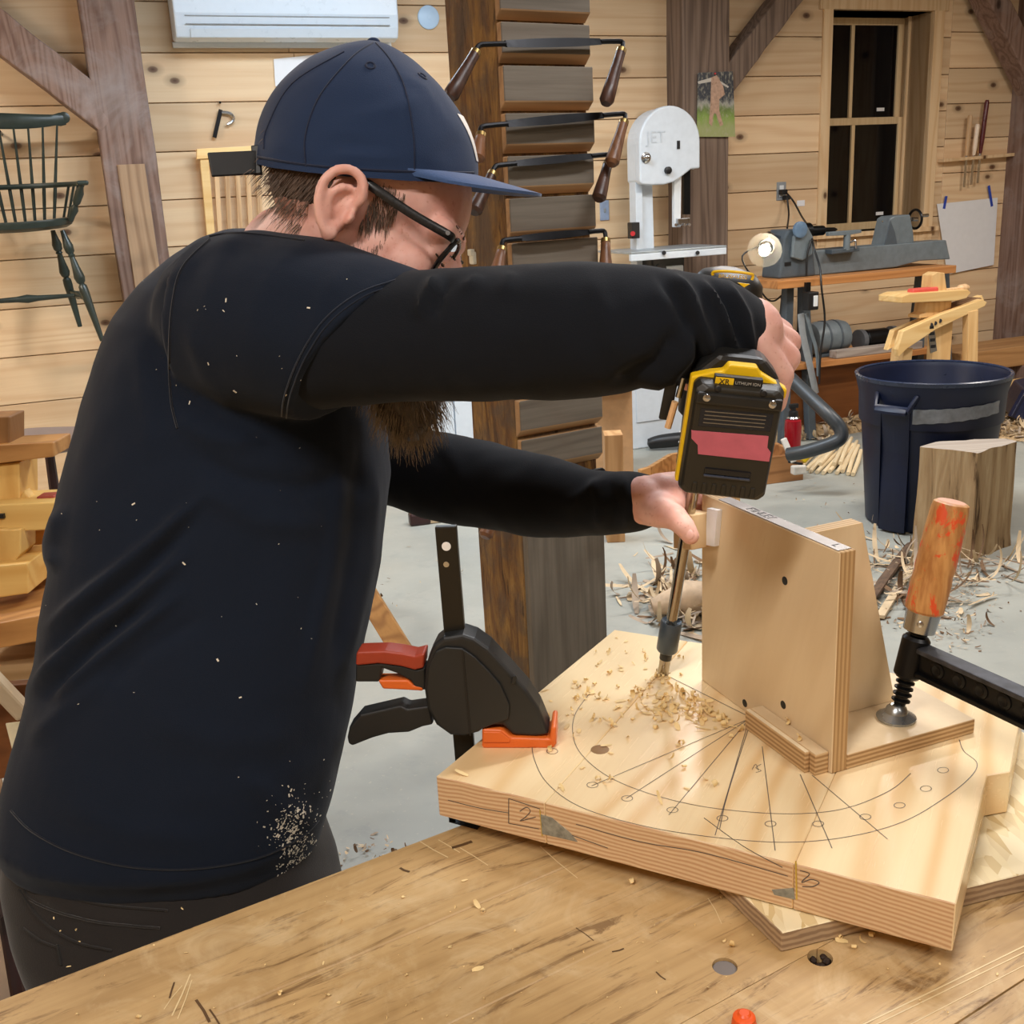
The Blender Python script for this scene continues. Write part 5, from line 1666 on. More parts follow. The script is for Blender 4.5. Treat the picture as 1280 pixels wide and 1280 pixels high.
pts = [n0, n0 + v_ * .42, n0 + v_ * .42 + u_ * .36, n0 + u_ * .36]
q.prism(pts, -ZV * .018, 0)
q.mi = [0, 0, 1, 1, 1, 1]
q.build('panel', [M_osb, M_osbe], ob_, bevel=.0008, bseg=1)

# ---- chair seat blank: three glued boards
TZ, BB = .932, BZ + .0195
A = atz(545, 970, TZ)
Bc_ = atz(1195, 1130, TZ)
UD = (Bc_ - A).normalized()
VD = ZV.cross(UD)
WU = (Bc_ - A).length
far = atz(768, 787, TZ) - A
WV = far.dot(VD)
sk = far.dot(UD)
def sb(u, v, z=0.0):
    return A + UD * u + VD * v + ZV * z
j1 = (atz(675, 1010, TZ) - A).dot(UD)
j2 = (atz(995, 1075, TZ) - A).dot(UD)
M_seat = wood('seat_pine', 'f0d9ae', 'd8ad72', VD, ring=15, stretch=.16, wob=1.2, amp=.6, rough=.24, jit=.06, fib=.25, fine=150, bump=.05, axes=(VD, UD, ZV), spec=.5)
k = NT('seat_end_grain')
tce = k.n('ShaderNodeTexCoord').outputs['Object']
def dt(v):
    nd = k.n('ShaderNodeVectorMath', operation='DOT_PRODUCT')
    k.l(tce, nd.inputs[0])
    nd.inputs[1].default_value = v
    return nd.outputs['Value']
nz = k.noise(tce, 9, 2)
arc = k.math('POWER', k.math('SUBTRACT', k.math('MULTIPLY', dt(UD), 1.0), float(sb(.2, 0).dot(UD))), 2.0)
ph = k.math('ADD', k.math('MULTIPLY', dt(ZV), 250.0), k.math('MULTIPLY_ADD', nz, 4.0, k.math('MULTIPLY', arc, 60.0)))
sn = k.math('MULTIPLY_ADD', k.math('SINE', k.math('MULTIPLY', ph, 6.283)), .5, .5)
k.bump(k.noise(tce, 220, 3), .15, .001)
M_end = k.set(k.mix(k.math('MULTIPLY', k.noise(tce, 240, 2), .25), k.ramp(sn, [(.2, 'e4c8a0'), (.9, 'c9a078')]), 'b88a60'), .6)
seat = thing('seat_blank', 'thick square pine seat blank of three glued boards marked with pencil lines', 'chair seat blank', sb(WU / 2, WV / 2, BB - TZ))
hz = TZ - BB
for i, (a, b) in enumerate(((0, j1), (j1, j2), (j2, WU))):
    g = .00012
    s0, s1 = sk * 1.0, 0
    if i < 2:
        out = [sb(a + g * (i > 0), 0), sb(b - g, 0), sb(b - g + (0), WV), sb(a + g * (i > 0) + (sk if i == 0 else 0), WV)]
    else:
        out = [sb(a + g, 0), sb(b, 0), sb(b + .004, WV * .52), sb(b + .022, WV * .56), sb(b + .024, WV), sb(a + g, WV)]
    q = MB()
    q.prism([p - ZV * hz for p in out], ZV * hz, 0)
    n_ = len(out)
    q.mi = [0, 0] + [0] * n_
    for fi in range(2, 2 + n_):
        f = q.f[fi]
        nn = (q.v[f[1]] - q.v[f[0]]).cross(q.v[f[2]] - q.v[f[1]]).normalized()
        if abs(nn.dot(VD)) > .8:
            q.mi[fi] = 1
    q.build('plank', [M_seat, M_end], seat, bevel=.0009, bseg=1)
# pencil layout
M_pen = plain('pencil_lead', '5d5550', .5)
q = MB()
def c6(x, y):
    return 540 + x / 1.7297, 760 + y / 1.7297
def pen(pts, w=.0007, sm=6, crop=True):
    P = [atz(*(c6(x, y) if crop else (x, y)), TZ) for x, y in pts]
    strip(q, smooth_path(P, sm) if len(P) > 2 else [P[0].lerp(P[1], t / 6) for t in range(7)], w, .0003)
ctr6 = (686, 240)
for e in ((345, 385), (420, 412), (512, 448), (612, 492)):
    pen([ctr6, e])
pen([(690, 243), (640, 400), (622, 478)])
pen([(714, 300), (742, 525)])
pen([(796, 360), (865, 520)])
pen([(822, 362), (985, 500)])
pen([(505, 145), (715, 250)], .0009)
for x, y in ((347, 383), (422, 412), (520, 437), (628, 455), (732, 467), (835, 467), (937, 452), (1011, 427), (1068, 391), (1105, 351), (260, 310)):
    pen([(x + 12 * math.cos(a), y + 6 * math.sin(a)) for a in [2 * math.pi * i / 12 for i in range(13)]], .0006, 2)
pen([(215, 290), (222, 330), (250, 380), (320, 430), (450, 470), (600, 495), (760, 507), (900, 495), (1020, 462), (1110, 410), (1165, 365), (1178, 335), (1150, 310), (1140, 285)])
pen([(345, 180), (312, 225), (304, 265), (318, 310), (370, 358), (450, 395), (560, 425), (680, 441), (800, 445), (900, 432), (990, 395), (1035, 358)])
pen([(692, 350), (700, 338), (706, 352)], .0006, 3)
pen([(712, 338), (700, 346), (712, 352), (700, 356)], .0006, 3)
# numbers and a square on the front end grain
FN = -VD
def fr(x, y):
    return on_plane(x, y, A, FN)
def penf(pts, w=.0008, sm=4):
    P = [fr(x, y) for x, y in pts]
    strip(q, smooth_path(P, sm) if len(P) > 2 else [P[0], P[1]], w, .0003, FN)
penf([(636, 998), (636, 1029)]); penf([(636, 1029), (674, 1036)]); penf([(636, 998), (675, 1011)])
penf([(650, 1014), (658, 1009), (663, 1014), (656, 1022), (650, 1026), (659, 1024), (670, 1021)])
penf([(1000, 1088), (1012, 1092), (1004, 1100), (1003, 1103), (1014, 1099), (1024, 1103), (1016, 1108), (1003, 1108)])
penf([(720, 1030), (800, 1052), (880, 1066), (985, 1095)]); penf([(880, 1022), (930, 1058), (978, 1084)])
penf([(560, 1000), (600, 1010), (636, 1016)]); penf([(690, 1035), (760, 1060)])
o = q.build('pencil_marks', M_pen, seat)
o['kind'] = 'stuff'
# grey glue smears and the yellow glue line
for pts in ([(676, 1018), (690, 1022), (712, 1040), (722, 1052), (678, 1042)], [(965, 1112), (992, 1110), (994, 1124), (968, 1118)]):
    MB().prism([fr(x, y) for x, y in pts], FN * .0006).build('glue_smear', plain('grey_glue', '8d8c80', .6, var=.3, scale=200) if 'grey_glue' not in bpy.data.materials else bpy.data.materials['grey_glue'], seat, label='dried grey smear at the glue joint')
for x0, y0, x1, y1 in ((675, 1012, 678, 1045), (995, 1076, 996, 1124)):
    q = MB()
    strip(q, [fr(x0, y0), fr(x1, y1)], .0012, .0004, FN)
    o = q.build('glue_line', plain('yellow_glue', 'c9a83c', .5) if 'yellow_glue' not in bpy.data.materials else bpy.data.materials['yellow_glue'], seat)
# dark knot on top
kq = atz(750, 937, TZ)
MB().lathe(kq - ZV * .004, ZV, [(0, .009), (.0042, .009), (.0044, .006)], 16).build('knot', plain('knot_wood', '8f6a3a', .5), seat, smooth=True, label='small brown knot')

# ---- steel bracket under the left corner
bk = atz(566, 1034, BZ) + VD * .012
br = thing('steel_bracket', 'dark steel bracket under the left corner of the seat blank', 'bracket', bk)
MB().box(bk + ZV * .009 - UD * .008, UD * .0012, VD * .004, ZV * .0092).build('upright', M_blackmetal, br)
MB().box(bk + ZV * .0005 + UD * .008, UD * .016, VD * .006, ZV * .0006).build('foot', M_blackmetal, br)
MB().box(bk + ZV * .0176 + UD * .006, UD * .014, VD * .006, ZV * .001).build('lip', M_steel, br)

# ---- drilling jig
Q1, Q2 = atz(877, 850, TZ), atz(1039, 968, TZ)
PD = (Q2 - Q1).normalized()
PN = ZV.cross(PD)            # behind the panel (away from the lens)
PL = (Q2 - Q1).length
def solve_z(p, y):
    lo, hi = 0.0, .6
    for _ in range(40):
        m_ = (lo + hi) / 2
        if px(p + ZV * m_)[1] > y:
            lo = m_
        else:
            hi = m_
    return lo
HP = solve_z(Q2, 691)
M_ply = wood('birch_ply_face', 'dfc8a3', 'cdb189', PD * .3 + ZV, ring=7, stretch=.2, wob=1.4, amp=.4, rough=.33, jit=.05, fib=.3, fine=150, bump=.05)
M_plyp = layers('ply_edge_upright', PN, .0045, ('c9a878', 'a9855a'))
M_plyb = layers('ply_edge_flat', ZV, .0045, ('d2b184', 'a27f55'))
jig = thing('drilling_jig', 'birch plywood drilling jig with upright panel and gusset on the seat blank', 'jig', (Q1 + Q2) / 2)
def jg(u, w, z):
    return Q1 + PD * u + PN * w + ZV * z
TP = .017
q = MB()
q.prism([jg(0, 0, .0003), jg(PL, 0, .0003), jg(PL, 0, HP), jg(0, 0, HP)], PN * TP)
q.mi = [0, 0, 1, 1, 1, 1]
pan = q.build('panel', [M_ply, M_plyp], jig, bevel=.0007, bseg=1)
tb = .015
Dm = (atz(1215, 897, TZ + tb) - jg(PL, 0, tb)).dot(PN)
q = MB()
q.prism([jg(PL * .02, TP + .0002, .0003), jg(PL, TP + .0002, .0003), jg(PL, Dm, .0003), jg(PL * .12, Dm, .0003)], ZV * tb)
q.mi = [0, 0] + [1] * 4
q.build('base', [M_ply, M_plyb], jig, bevel=.0007, bseg=1)
ug = (on_plane(981, 800, Q1, PN) - Q1).dot(PD)
gn = PD
G1 = on_plane(1078, 653, jg(ug + .008, 0, 0), gn)
G2 = on_plane(1119, 857, jg(ug + .008, 0, 0), gn)
g1w, g2w = (G1 - Q1).dot(PN), (G2 - Q1).dot(PN)
g1z = (G1 - Q1).z
q = MB()
q.prism([jg(ug - .008, TP + .0002, tb + .0002), jg(ug - .008, g2w, tb + .0002), jg(ug - .008, g1w, g1z), jg(ug - .008, TP + .0002, g1z - .001)], gn * .017)
q.mi = [0, 0] + [1] * 4
q.build('gusset', [M_ply, layers('ply_edge_gusset', PD, .0045, ('d9bd92', 'b08c60'))], jig, bevel=.0007, bseg=1)
u0 = (on_plane(953, 904, Q1, PN) - Q1).dot(PD)
ws = -(atz(1017, 968, TZ) - Q1).dot(PN)
ws = min(max(ws, .015), .05)
q = MB()
q.prism([jg(u0, -ws, .0003), jg(PL - .004, -ws, .0003), jg(PL - .004, -.0002, .0003), jg(u0, -.0002, .0003)], ZV * .021)
q.mi = [0, 0, 1, 1, 1, 1]
q.build('stop_block', [M_ply, M_plyb], jig, bevel=.0007, bseg=1)
q = MB()
q.prism([jg(u0, -ws - .0055, .0003), jg(PL - .012, -ws - .0055, .0003), jg(PL - .012, -ws - .0002, .0003), jg(u0, -ws - .0002, .0003)], ZV * .021)
q.mi = [0, 0, 1, 1, 1, 1]
q.build('stop_facing', [plain('pale_ply_face', 'eddbb8', .5), M_plyb], jig, bevel=.0005, bseg=1)
for x, y in ((981, 726), (979, 881), (931, 879)):
    c = on_plane(x, y, Q1, PN)
    MB().lathe(c + PN * .002, -PN, [(0, .0042), (.0022, .0042), (.0024, .0015)], 16).build('screw', M_black, jig, smooth=True)
M_tape = plain('clear_tape', '9d9795', .25)
MB().prism([jg(.03, .001, HP + .0002), jg(PL - .004, .001, HP + .0002), jg(PL - .004, TP - .002, HP + .0002), jg(.03, TP - .002, HP + .0002)], ZV * .0006).build('tape_strip', M_tape, jig, label='grey ruler tape on the panel top')
M_ink = plain('black_ink', '2a2830', .4)
text('lettering', "F'INLEY", jg(PL * .42, TP * .5, HP + .0009), PD, PN, .0125, M_ink, jig)
text('lettering', 'L', jg(PL - .016, TP * .5, HP + .0009), PD, PN, .011, M_ink, jig)
# guide blocks and white strip at the upper left of the panel
dJ = (Q1 - CAM).dot(FWD)
def jb(x, y, w=0.0):
    return on_plane(x, y, Q1, PN) + PN * w
ghz = HP - .003
MB().prism([jb(866, 636, -.024), jb(889, 640, -.024), jb(889, 683, -.024), jb(866, 681, -.024)], PN * .0238).build('guide_block', wood('guide_wood', 'dcbf94', 'b9966a', ZV, ring=30, rough=.5), jig, bevel=.0008, bseg=1)
MB().prism([jb(844, 606, .012), jb(858, 611, .012), jb(858, 640, .012), jb(844, 636, .012)], PN * .016).build('guide_block', bpy.data.materials['guide_wood'], jig, bevel=.0008, bseg=1)
MB().prism([jb(844, 612, .0285), jb(890, 624, .0285), jb(890, 660, .0285), jb(844, 648, .0285)], PN * .006).build('guide_bridge', bpy.data.materials['guide_wood'], jig, bevel=.0008, bseg=1)
MB().prism([jb(890, 634, -.006), jb(903, 637, -.006), jb(899, 682, -.006), jb(888, 680, -.006)], PN * .0058).build('white_strip', plain('white_strip_plastic', 'e3e3e6', .3), jig)

# ---- pale curls of drilled wood on the blank
M_chip = plain('fresh_shaving', 'eccf94', .55, var=.15, scale=60)
q = MB()
def chip_at(x, y, z, big=1.0):
    p = atz(x, y, z)
    a = rnd(0, 6.28)
    ribbon(q, p, (math.cos(a), math.sin(a), 0), rnd(.006, .016) * big, rnd(.002, .006) * big, rnd(-6, 6), 0, .0006)
def on_top(p):
    r = p - A
    v_r = r.dot(VD)
    if not (sk * v_r / WV + .007 < r.dot(UD) < WU - .006 and .006 < v_r < WV - .008):
        return False
    rj = p - Q1
    return not (-.002 < rj.dot(PD) < PL + .002 and -ws - .008 < rj.dot(PN) < Dm)
def scatter(cx, cy, sx_, sy_, n_, big=1.0):
    for _ in range(n_):
        x, y = random.gauss(cx, sx_), random.gauss(cy, sy_)
        if on_top(atz(x, y, TZ)):
            chip_at(x, y, TZ, big)
scatter(845, 878, 26, 11, 60, 1.1); scatter(880, 890, 28, 12, 70, 1.1); scatter(765, 885, 45, 28, 55); scatter(700, 870, 30, 14, 16); scatter(825, 848, 8, 3, 22, .7); scatter(905, 900, 22, 14, 25, 1.0)
scatter(780, 820, 30, 14, 18, .8); scatter(740, 960, 50, 40, 12); scatter(890, 940, 50, 30, 10)
o = q.build('drill_shavings', M_chip, smooth=True)
o['kind'] = 'stuff'
tag(o, 'fresh pale curls of drilled wood scattered on the seat blank', 'shavings')
q = MB()
for x, y, b_ in ((585, 1100, 1), (600, 1136, 1), (603, 1141, .8), (905, 1178, 1.3), (915, 1182, 1.2), (560, 1185, 1), (590, 1214, 1), (175, 1272, 1.2), (410, 1244, 1), (425, 1252, .8), (790, 1105, 1), (1060, 1178, 1.3), (1066, 1185, 1), (1080, 1178, 1.2), (1090, 1172, 1), (1050, 1174, 1.2), (505, 1122, .9), (508, 1220, 1), (350, 1245, .8)):
    chip_at(x, y, BZ, b_ * .8)
for _ in range(70):
    chip_at(rnd(60, 1250), rnd(1120, 1278), BZ, .28) if True else None
keep = MB()
o = q.build('bench_chips', M_chip, smooth=True)
o['kind'] = 'stuff'
tag(o, 'small wood chips strewn over the workbench top', 'chips')
# the two crumbs that stand on the jig's foot
q = MB()
for x, y in ((983, 906), (997, 926)):
    p = atz(x, y, TZ + .0215)
    ribbon(q, p, (1, .2, 0), .01, .006, 3, 0, .0006)
o = q.build('jig_crumbs', M_chip, jig)
o['kind'] = 'stuff'

# ---- black and orange trigger clamp, left
M_org = plain('orange_clamp_plastic', 'df6a26', .42, var=.06)
M_redh = plain('red_brown_grip', '9c3a24', .4)
M_blk = plain('clamp_black', '1d1f20', .5, var=.1)
padp = atz(650, 926, TZ)
CT = math.radians(6)
cdir = Vector((math.cos(CT), -math.sin(CT), 0))
cn = Vector((math.sin(CT), math.cos(CT), 0))
def cq(x, y, t=0.0):
    return on_plane(420 + x / 4, 640 + y / 4, padp, cn) + cn * t
tcl_ = thing('trigger_clamp', 'black trigger clamp with orange pad gripping the left end of the seat blank', 'clamp', padp)
def cprism(name, pts, t, thick, mat, bevel=.002, par=None, lab=None):
    return MB().prism([cq(x, y, t) for x, y in pts], cn * thick).build(name, mat, par or tcl_, bevel=bevel, bseg=3, label=lab)
# bar
bt, bb = cq(545, 85), cq(638, 1250)
ba = cq(640, 1250)
top_ = cq(545, 78)
low_ = cq(628, 1060)
bdir = (low_ - top_).normalized()
barw = .0205
q = MB()
q.bar(top_ + cn * .006, top_ + bdir * .46 + cn * .006, barw, .008, cn)
bar_ = q.build('bar', plain('bar_steel', '2a2823', .35, .5), tcl_, bevel=.001)
for yy, r_, m_ in ((175, .0045, M_white), (265, .003, M_steel)):
    c = cq(550, yy, 0.0015)
    MB().lathe(c + cn * .0004, -cn, [(0, r_), (.0007, r_ * .95)], 18).build('bar_hole', m_, bar_, smooth=True)
body = [(500, 640), (545, 605), (640, 590), (700, 610), (770, 660), (880, 780), (960, 870), (1020, 960), (1072, 1085), (1000, 1096), (890, 1090), (840, 1040), (760, 1045), (720, 1075), (650, 1095), (580, 1090), (510, 1040), (465, 960), (450, 860), (455, 760), (475, 690)]
cprism('housing', body, -.012, .032, M_blk, .004)
cprism('side_cover', [(475, 740), (510, 665), (560, 645), (640, 650), (700, 690), (770, 760), (830, 830), (875, 930), (870, 1000), (800, 1025), (720, 1055), (650, 1080), (585, 1075), (525, 1030), (480, 950), (465, 850)], -.0155, .0034, M_blk, .0015)
cprism('centre_rib', [(640, 655), (648, 655), (686, 1078), (678, 1080)], -.0165, .0012, M_black, .0004)
cprism('nose_fin', [(890, 790), (905, 785), (912, 800), (900, 825), (880, 830)], -.0145, .003, M_blk, .0008)
cprism('upper_grip', [(110, 686), (130, 684), (250, 680), (330, 690), (400, 704), (450, 690), (445, 765), (400, 775), (330, 756), (220, 742), (120, 752), (106, 752)], -.008, .024, M_redh, .003, lab='red brown rubber grip')
cprism('grip_core', [(106, 752), (120, 750), (225, 744), (330, 758), (410, 777), (450, 765), (452, 880), (400, 868), (380, 832), (310, 795), (235, 768), (222, 838), (104, 838)], -.006, .02, M_blk, .002)
cprism('release_lever', [(215, 828), (365, 828), (392, 852), (440, 862), (442, 882), (300, 874), (240, 872)], -.0065, .018, M_org, .002, lab='orange release lever')
cprism('squeeze_lever', [(65, 1110), (75, 1060), (130, 997), (330, 950), (362, 968), (470, 953), (492, 1045), (440, 1056), (370, 1084), (270, 1090), (190, 1112), (90, 1152), (70, 1140)], -.008, .022, M_blk, .004)
cprism('jaw_pad', [(738, 1050), (838, 1054), (882, 1092), (1072, 1098), (1078, 1042), (1104, 1040), (1106, 1125), (1090, 1146), (738, 1146)], -.015, .038, M_org, .003, lab='orange jaw pad')
cprism('jaw_pad_step', [(745, 1060), (832, 1062), (876, 1096), (876, 1112), (745, 1112)], -.0165, .002, M_org, .0008)
# fixed lower jaw under the bench
lowp = top_ + bdir * .46
q = MB()
q.bar(lowp + cn * .006, lowp + cdir * .09 + cn * .006 - ZV * .0, .024, .03)
q.build('lower_jaw', M_blk, tcl_, bevel=.004)

# ---- screw clamp with the wooden handle, right
Pb = atz(1120, 898, TZ + tb + .0006)
db_ = (Pb - CAM).dot(FWD)
Pt = at(1190, 627, db_ - .05)
ax_ = (Pt - Pb).normalized()
LS = (Pt - Pb).length
def ay(y):
    lo, hi = 0.0, LS * 1.2
    for _ in range(40):
        m_ = (lo + hi) / 2
        if px(Pb + ax_ * m_)[1] > y:
            lo = m_
        else:
            hi = m_
    return lo
sc_l = thing('screw_clamp', 'black screw clamp with a worn wooden handle pressing on the jig base', 'clamp', Pb)
pxm = db_ / F_PX
M_zinc = plain('zinc', 'aab0b3', .28, .9, var=.08)
MB().lathe(Pb, ZV, [(0, 23 * pxm), (.0025, 24 * pxm), (.005, 19 * pxm), (.0075, 14 * pxm), (.012, 12 * pxm), (.015, 7 * pxm)], 28).build('swivel_pad', M_zinc, sc_l, smooth=True)
th0, th1 = ay(882), ay(758)
prof = [(th0, 6.5 * pxm)]
t = th0 + .004
while t < th1:
    prof += [(t, 7.5 * pxm), (t + .0016, 11.5 * pxm), (t + .0028, 11.5 * pxm), (t + .0044, 7.5 * pxm)]
    t += .0062
prof.append((th1, 9 * pxm))
MB().lathe(Pb, ax_, prof, 18).build('spindle', M_blackmetal, sc_l, smooth=True, angle=60)
cb0, cb1 = ay(846), ay(795)
MB().lathe(Pb, ax_, [(cb0, 14 * pxm), (cb0 + .003, 17 * pxm), (cb1 - .003, 17 * pxm), (cb1, 14 * pxm)], 20).build('threaded_boss', M_blackmetal, sc_l, smooth=True)
f0, f1 = ay(789), ay(762)
fe = MB().lathe(Pb, ax_, [(f0, 14 * pxm), (f0 + .001, 19 * pxm), (f1, 21 * pxm)], 24).build('ferrule', M_steel, sc_l, smooth=True)
pc = Pb + ax_ * ((f0 + f1) / 2)
to = (CAM - pc); to -= to.dot(ax_) * ax_; to.normalize()
MB().lathe(pc + to * 18.5 * pxm, to, [(0, 4 * pxm), (.0012, 4 * pxm), (.002, 2 * pxm)], 14).build('rivet', M_steel, fe, smooth=True)
h0, h1 = ay(765), LS
k = NT('worn_handle')
tch = k.n('ShaderNodeTexCoord').outputs['Object']
mp = k.n('ShaderNodeMapping')
mp.inputs['Scale'].default_value = (1, 1, .12)
k.l(tch, mp.inputs[0])
cc = k.ramp(k.noise(mp.outputs[0], 160, 4), [(.35, 'a9713c'), (.65, 'cf9a5c')])
mp2 = k.n('ShaderNodeMapping')
mp2.inputs['Scale'].default_value = (1, 1, .6)
k.l(tch, mp2.inputs[0])
cc = k.mix(k.ramp(k.noise(mp2.outputs[0], 38, 5, .75, .4), [(.54, 0.0), (.6, .9)]), cc, 'dd4a22')
M_hand = k.set(cc, .45)
Lh = h1 - h0
MB().lathe(Pb + ax_ * h0, ax_, [(0, 20 * pxm), (.003, 23 * pxm), (Lh * .28, 23.5 * pxm), (Lh * .36, 22.5 * pxm), (Lh * .40, 23.5 * pxm), (Lh * .75, 23 * pxm), (Lh * .93, 22 * pxm), (Lh * .985, 20.5 * pxm), (Lh, 17 * pxm)], 32).build('handle', M_hand, sc_l, smooth=True, label='worn wooden handle with flaking red paint')
MB().lathe(Pb + ax_ * (h1 + .0001), ax_, [(0, 16.5 * pxm), (.0006, 15 * pxm)], 28).build('handle_end', plain('pale_end_wood', 'd8a58a', .6), sc_l, smooth=True)
# arm
bm = Pb + ax_ * ((cb0 + cb1) / 2)
ae = at(1460, 968, .80)
ad = (ae - bm).normalized()
asd = ad.cross(ZV).normalized()
aup = asd.cross(ad).normalized()
MB().bar(bm + ad * .012, ae, .008, .022, aup).build('arm_web', M_blackmetal, sc_l, bevel=.001)
M_worn = plain('worn_black', '3d3f45', .5, .4, var=.5, scale=90)
MB().bar(bm + ad * .012 + aup * .0125, ae + aup * .0125, .018, .005, aup).build('arm_flange', M_worn, sc_l, bevel=.001)
MB().bar(bm + ad * .012 - aup * .0125, ae - aup * .0125, .018, .005, aup).build('arm_flange', M_blackmetal, sc_l, bevel=.001)
sgn = 1 if asd.dot(CAM - bm) > 0 else -1
for i in range(9):
    c = bm + ad * (.034 + .024 * i) + asd * sgn * .0036
    MB().lathe(c, asd * sgn, [(0, .0082), (.0015, .0076), (.0022, .005), (.0008, .0025)], 16).build('web_boss', M_blackmetal, sc_l, smooth=True)
# rail and fixed jaw, out of the frame and under the bench end
MB().bar(ae + ZV * .06, ae - ZV * .22, .022, .01, ad).build('rail', M_blackmetal, sc_l, bevel=.001)
lo_ = ae - ZV * .2
MB().bar(lo_, Vector((bm.x * .7 + lo_.x * .3, bm.y * .7 + lo_.y * .3, lo_.z)), .016, .026).build('fixed_jaw', M_blackmetal, sc_l, bevel=.002)
# ================================================================== cordless drill
T0 = atz(828, 842, TZ) - ZV * .004
DTOP = at(913, 330, .985)
da = (DTOP - T0).normalized()
DL_ = (DTOP - T0).length
def dy(y):
    lo, hi = 0.0, DL_ * 1.3
    for _ in range(40):
        m_ = (lo + hi) / 2
        if px(T0 + da * m_)[1] > y:
            lo = m_
        else:
            hi = m_
    return lo
BCN = at(914, 556, .85)
hx0 = T0 + da * dy(425)
dh = BCN - hx0
dh -= dh.dot(da) * da
HL = dh.length
dh.normalize()
ds = da.cross(dh)
if ds.dot(RGT) < 0:
    ds = -ds
drill = thing('cordless_drill', 'black and yellow cordless drill with a long bit boring into the seat blank', 'drill', T0)
M_dblk = plain('drill_black', '1b1b1a', .42, var=.08)
M_yel2 = plain('drill_yellow', 'f0c419', .4, var=.04)
M_rod = plain('rod_steel', 'a79c8c', .16, 1.0, var=.04)
M_pink = plain('pink_tape', 'bd5f6e', .7, var=.1, scale=60)
def dl(a0, prof, name, mat, par=None, seg=24, sm=True, lab=None):
    return MB().lathe(T0, da, prof, seg).build(name, mat, par or drill, smooth=sm, label=lab)
M_collar = plain('blue_grey_collar', '46515c', .35, .3)
dl(0, [(0, .005), (.006, .0062), (dy(823), .0062)], 'bit_tip', M_rod)
dl(0, [(dy(823), .0068), (dy(813), .0068)], 'bit_band', M_dblk)
cr0, cr1 = dy(813), dy(775)
dl(0, [(cr0 - .002, .0065), (cr0, .0105), (cr0 + .002, .0118), (cr1 - .003, .0118), (cr1 - .001, .0108), (cr1 - .004, .0065)], 'collar', M_collar)
dl(0, [(cr1 - .006, .0061), (dy(560), .0061)], 'rod', M_rod)
dl(0, [(dy(585), .012), (dy(575), .019), (dy(555), .0215), (dy(520), .0225), (dy(518), .02)], 'chuck', M_dblk)
g0, g1 = dy(520), dy(340)
gl = g1 - g0
dl(0, [(g0, .024), (g0 + .004, .028), (g0 + gl * .3, .031), (g0 + gl * .45, .034), (g0 + gl * .8, .0355), (g0 + gl * .93, .033), (g0 + gl * .99, .026), (g0 + gl * 1.02, .012)], 'motor_housing', M_dblk)
for f_ in (.33, .72):
    dl(0, [(g0 + gl * f_, .0352), (g0 + gl * (f_ + .025), .0364)], 'housing_band', M_yel2 if f_ < .5 else M_dblk)
# label on the back end, seen beyond the forearm
def on_motor(x, y, lift=.0006):
    """point of the motor housing (capped cylinder) under a sight line"""
    r = ray(x, y).normalized()
    o = CAM - T0
    rp, op = r - r.dot(da) * da, o - o.dot(da) * da
    a_, b_, c_ = rp.dot(rp), 2 * rp.dot(op), op.dot(op) - .0362 ** 2
    dsc = b_ * b_ - 4 * a_ * c_
    if dsc < 0:
        return CAM + r * (-(b_) / (2 * a_))
    t = (-b_ - math.sqrt(dsc)) / (2 * a_)
    return CAM + r * (t - lift)
q = MB()
pts = [on_motor(x, y) for x, y in ((891, 344), (892, 340), (904, 339), (920, 340), (936, 342), (941, 344), (940, 350))]
q.tube(smooth_path(pts, 4), .0014, 6)
q.build('label_frame', M_yel2, drill, smooth=True, label='yellow label outline')
q = MB()
q.prism([on_motor(922, 353), on_motor(937, 355), on_motor(930, 359)], -dh * -.0008)
q.build('label_arrow', M_yel2, drill, label='small yellow arrow')
m0, m1, m2 = on_motor(900, 345), on_motor(932, 347), on_motor(916, 340)
text('lettering', 'BRUSHLESS', (m0 + m1) / 2 + (CAM - m0).normalized() * .0012, m1 - m0, (m2 - (m0 + m1) / 2), .0052, M_yel2, drill)
# handle
h_a, h_b = hx0 + dh * .02, hx0 + dh * (HL - .035) + da * ((BCN - hx0).dot(da) * .55)
q = MB()
hp_l = smooth_path([h_a, h_a.lerp(h_b, .4), h_b], 5)
q.tube(hp_l, [(.0205, .0165)] * len(hp_l), 18, flat=da)
q.build('handle', M_dblk, drill, smooth=True)
MB().box(h_a.lerp(h_b, .12) - da * .019, da * .006, ds * .006, dh * .013).build('trigger', M_dblk, drill, bevel=.002)
# battery: long side parallel to the bit
BW, BL, BT = .0358, .049, .030
def bp3(s_, a_, h_):
    return BCN + ds * s_ + da * a_ + dh * h_
def ringo(w0, l0, ch, h_):
    o = [(-w0 + ch, -l0), (w0 - ch, -l0), (w0, -l0 + ch), (w0, l0 - ch), (w0 - ch, l0), (-w0 + ch, l0), (-w0, l0 - ch), (-w0, -l0 + ch)]
    return [bp3(s_, a_, h_) for s_, a_ in o]
bat = MB().rings([ringo(BW, BL, .004, -BT * 2), ringo(BW, BL, .004, -.012), ringo(BW * .97, BL * .97, .005, -.004), ringo(BW * .92, BL * .93, .008, 0)]).build('battery', plain('battery_black', '24211a', .45, var=.12), drill, bevel=.0015)
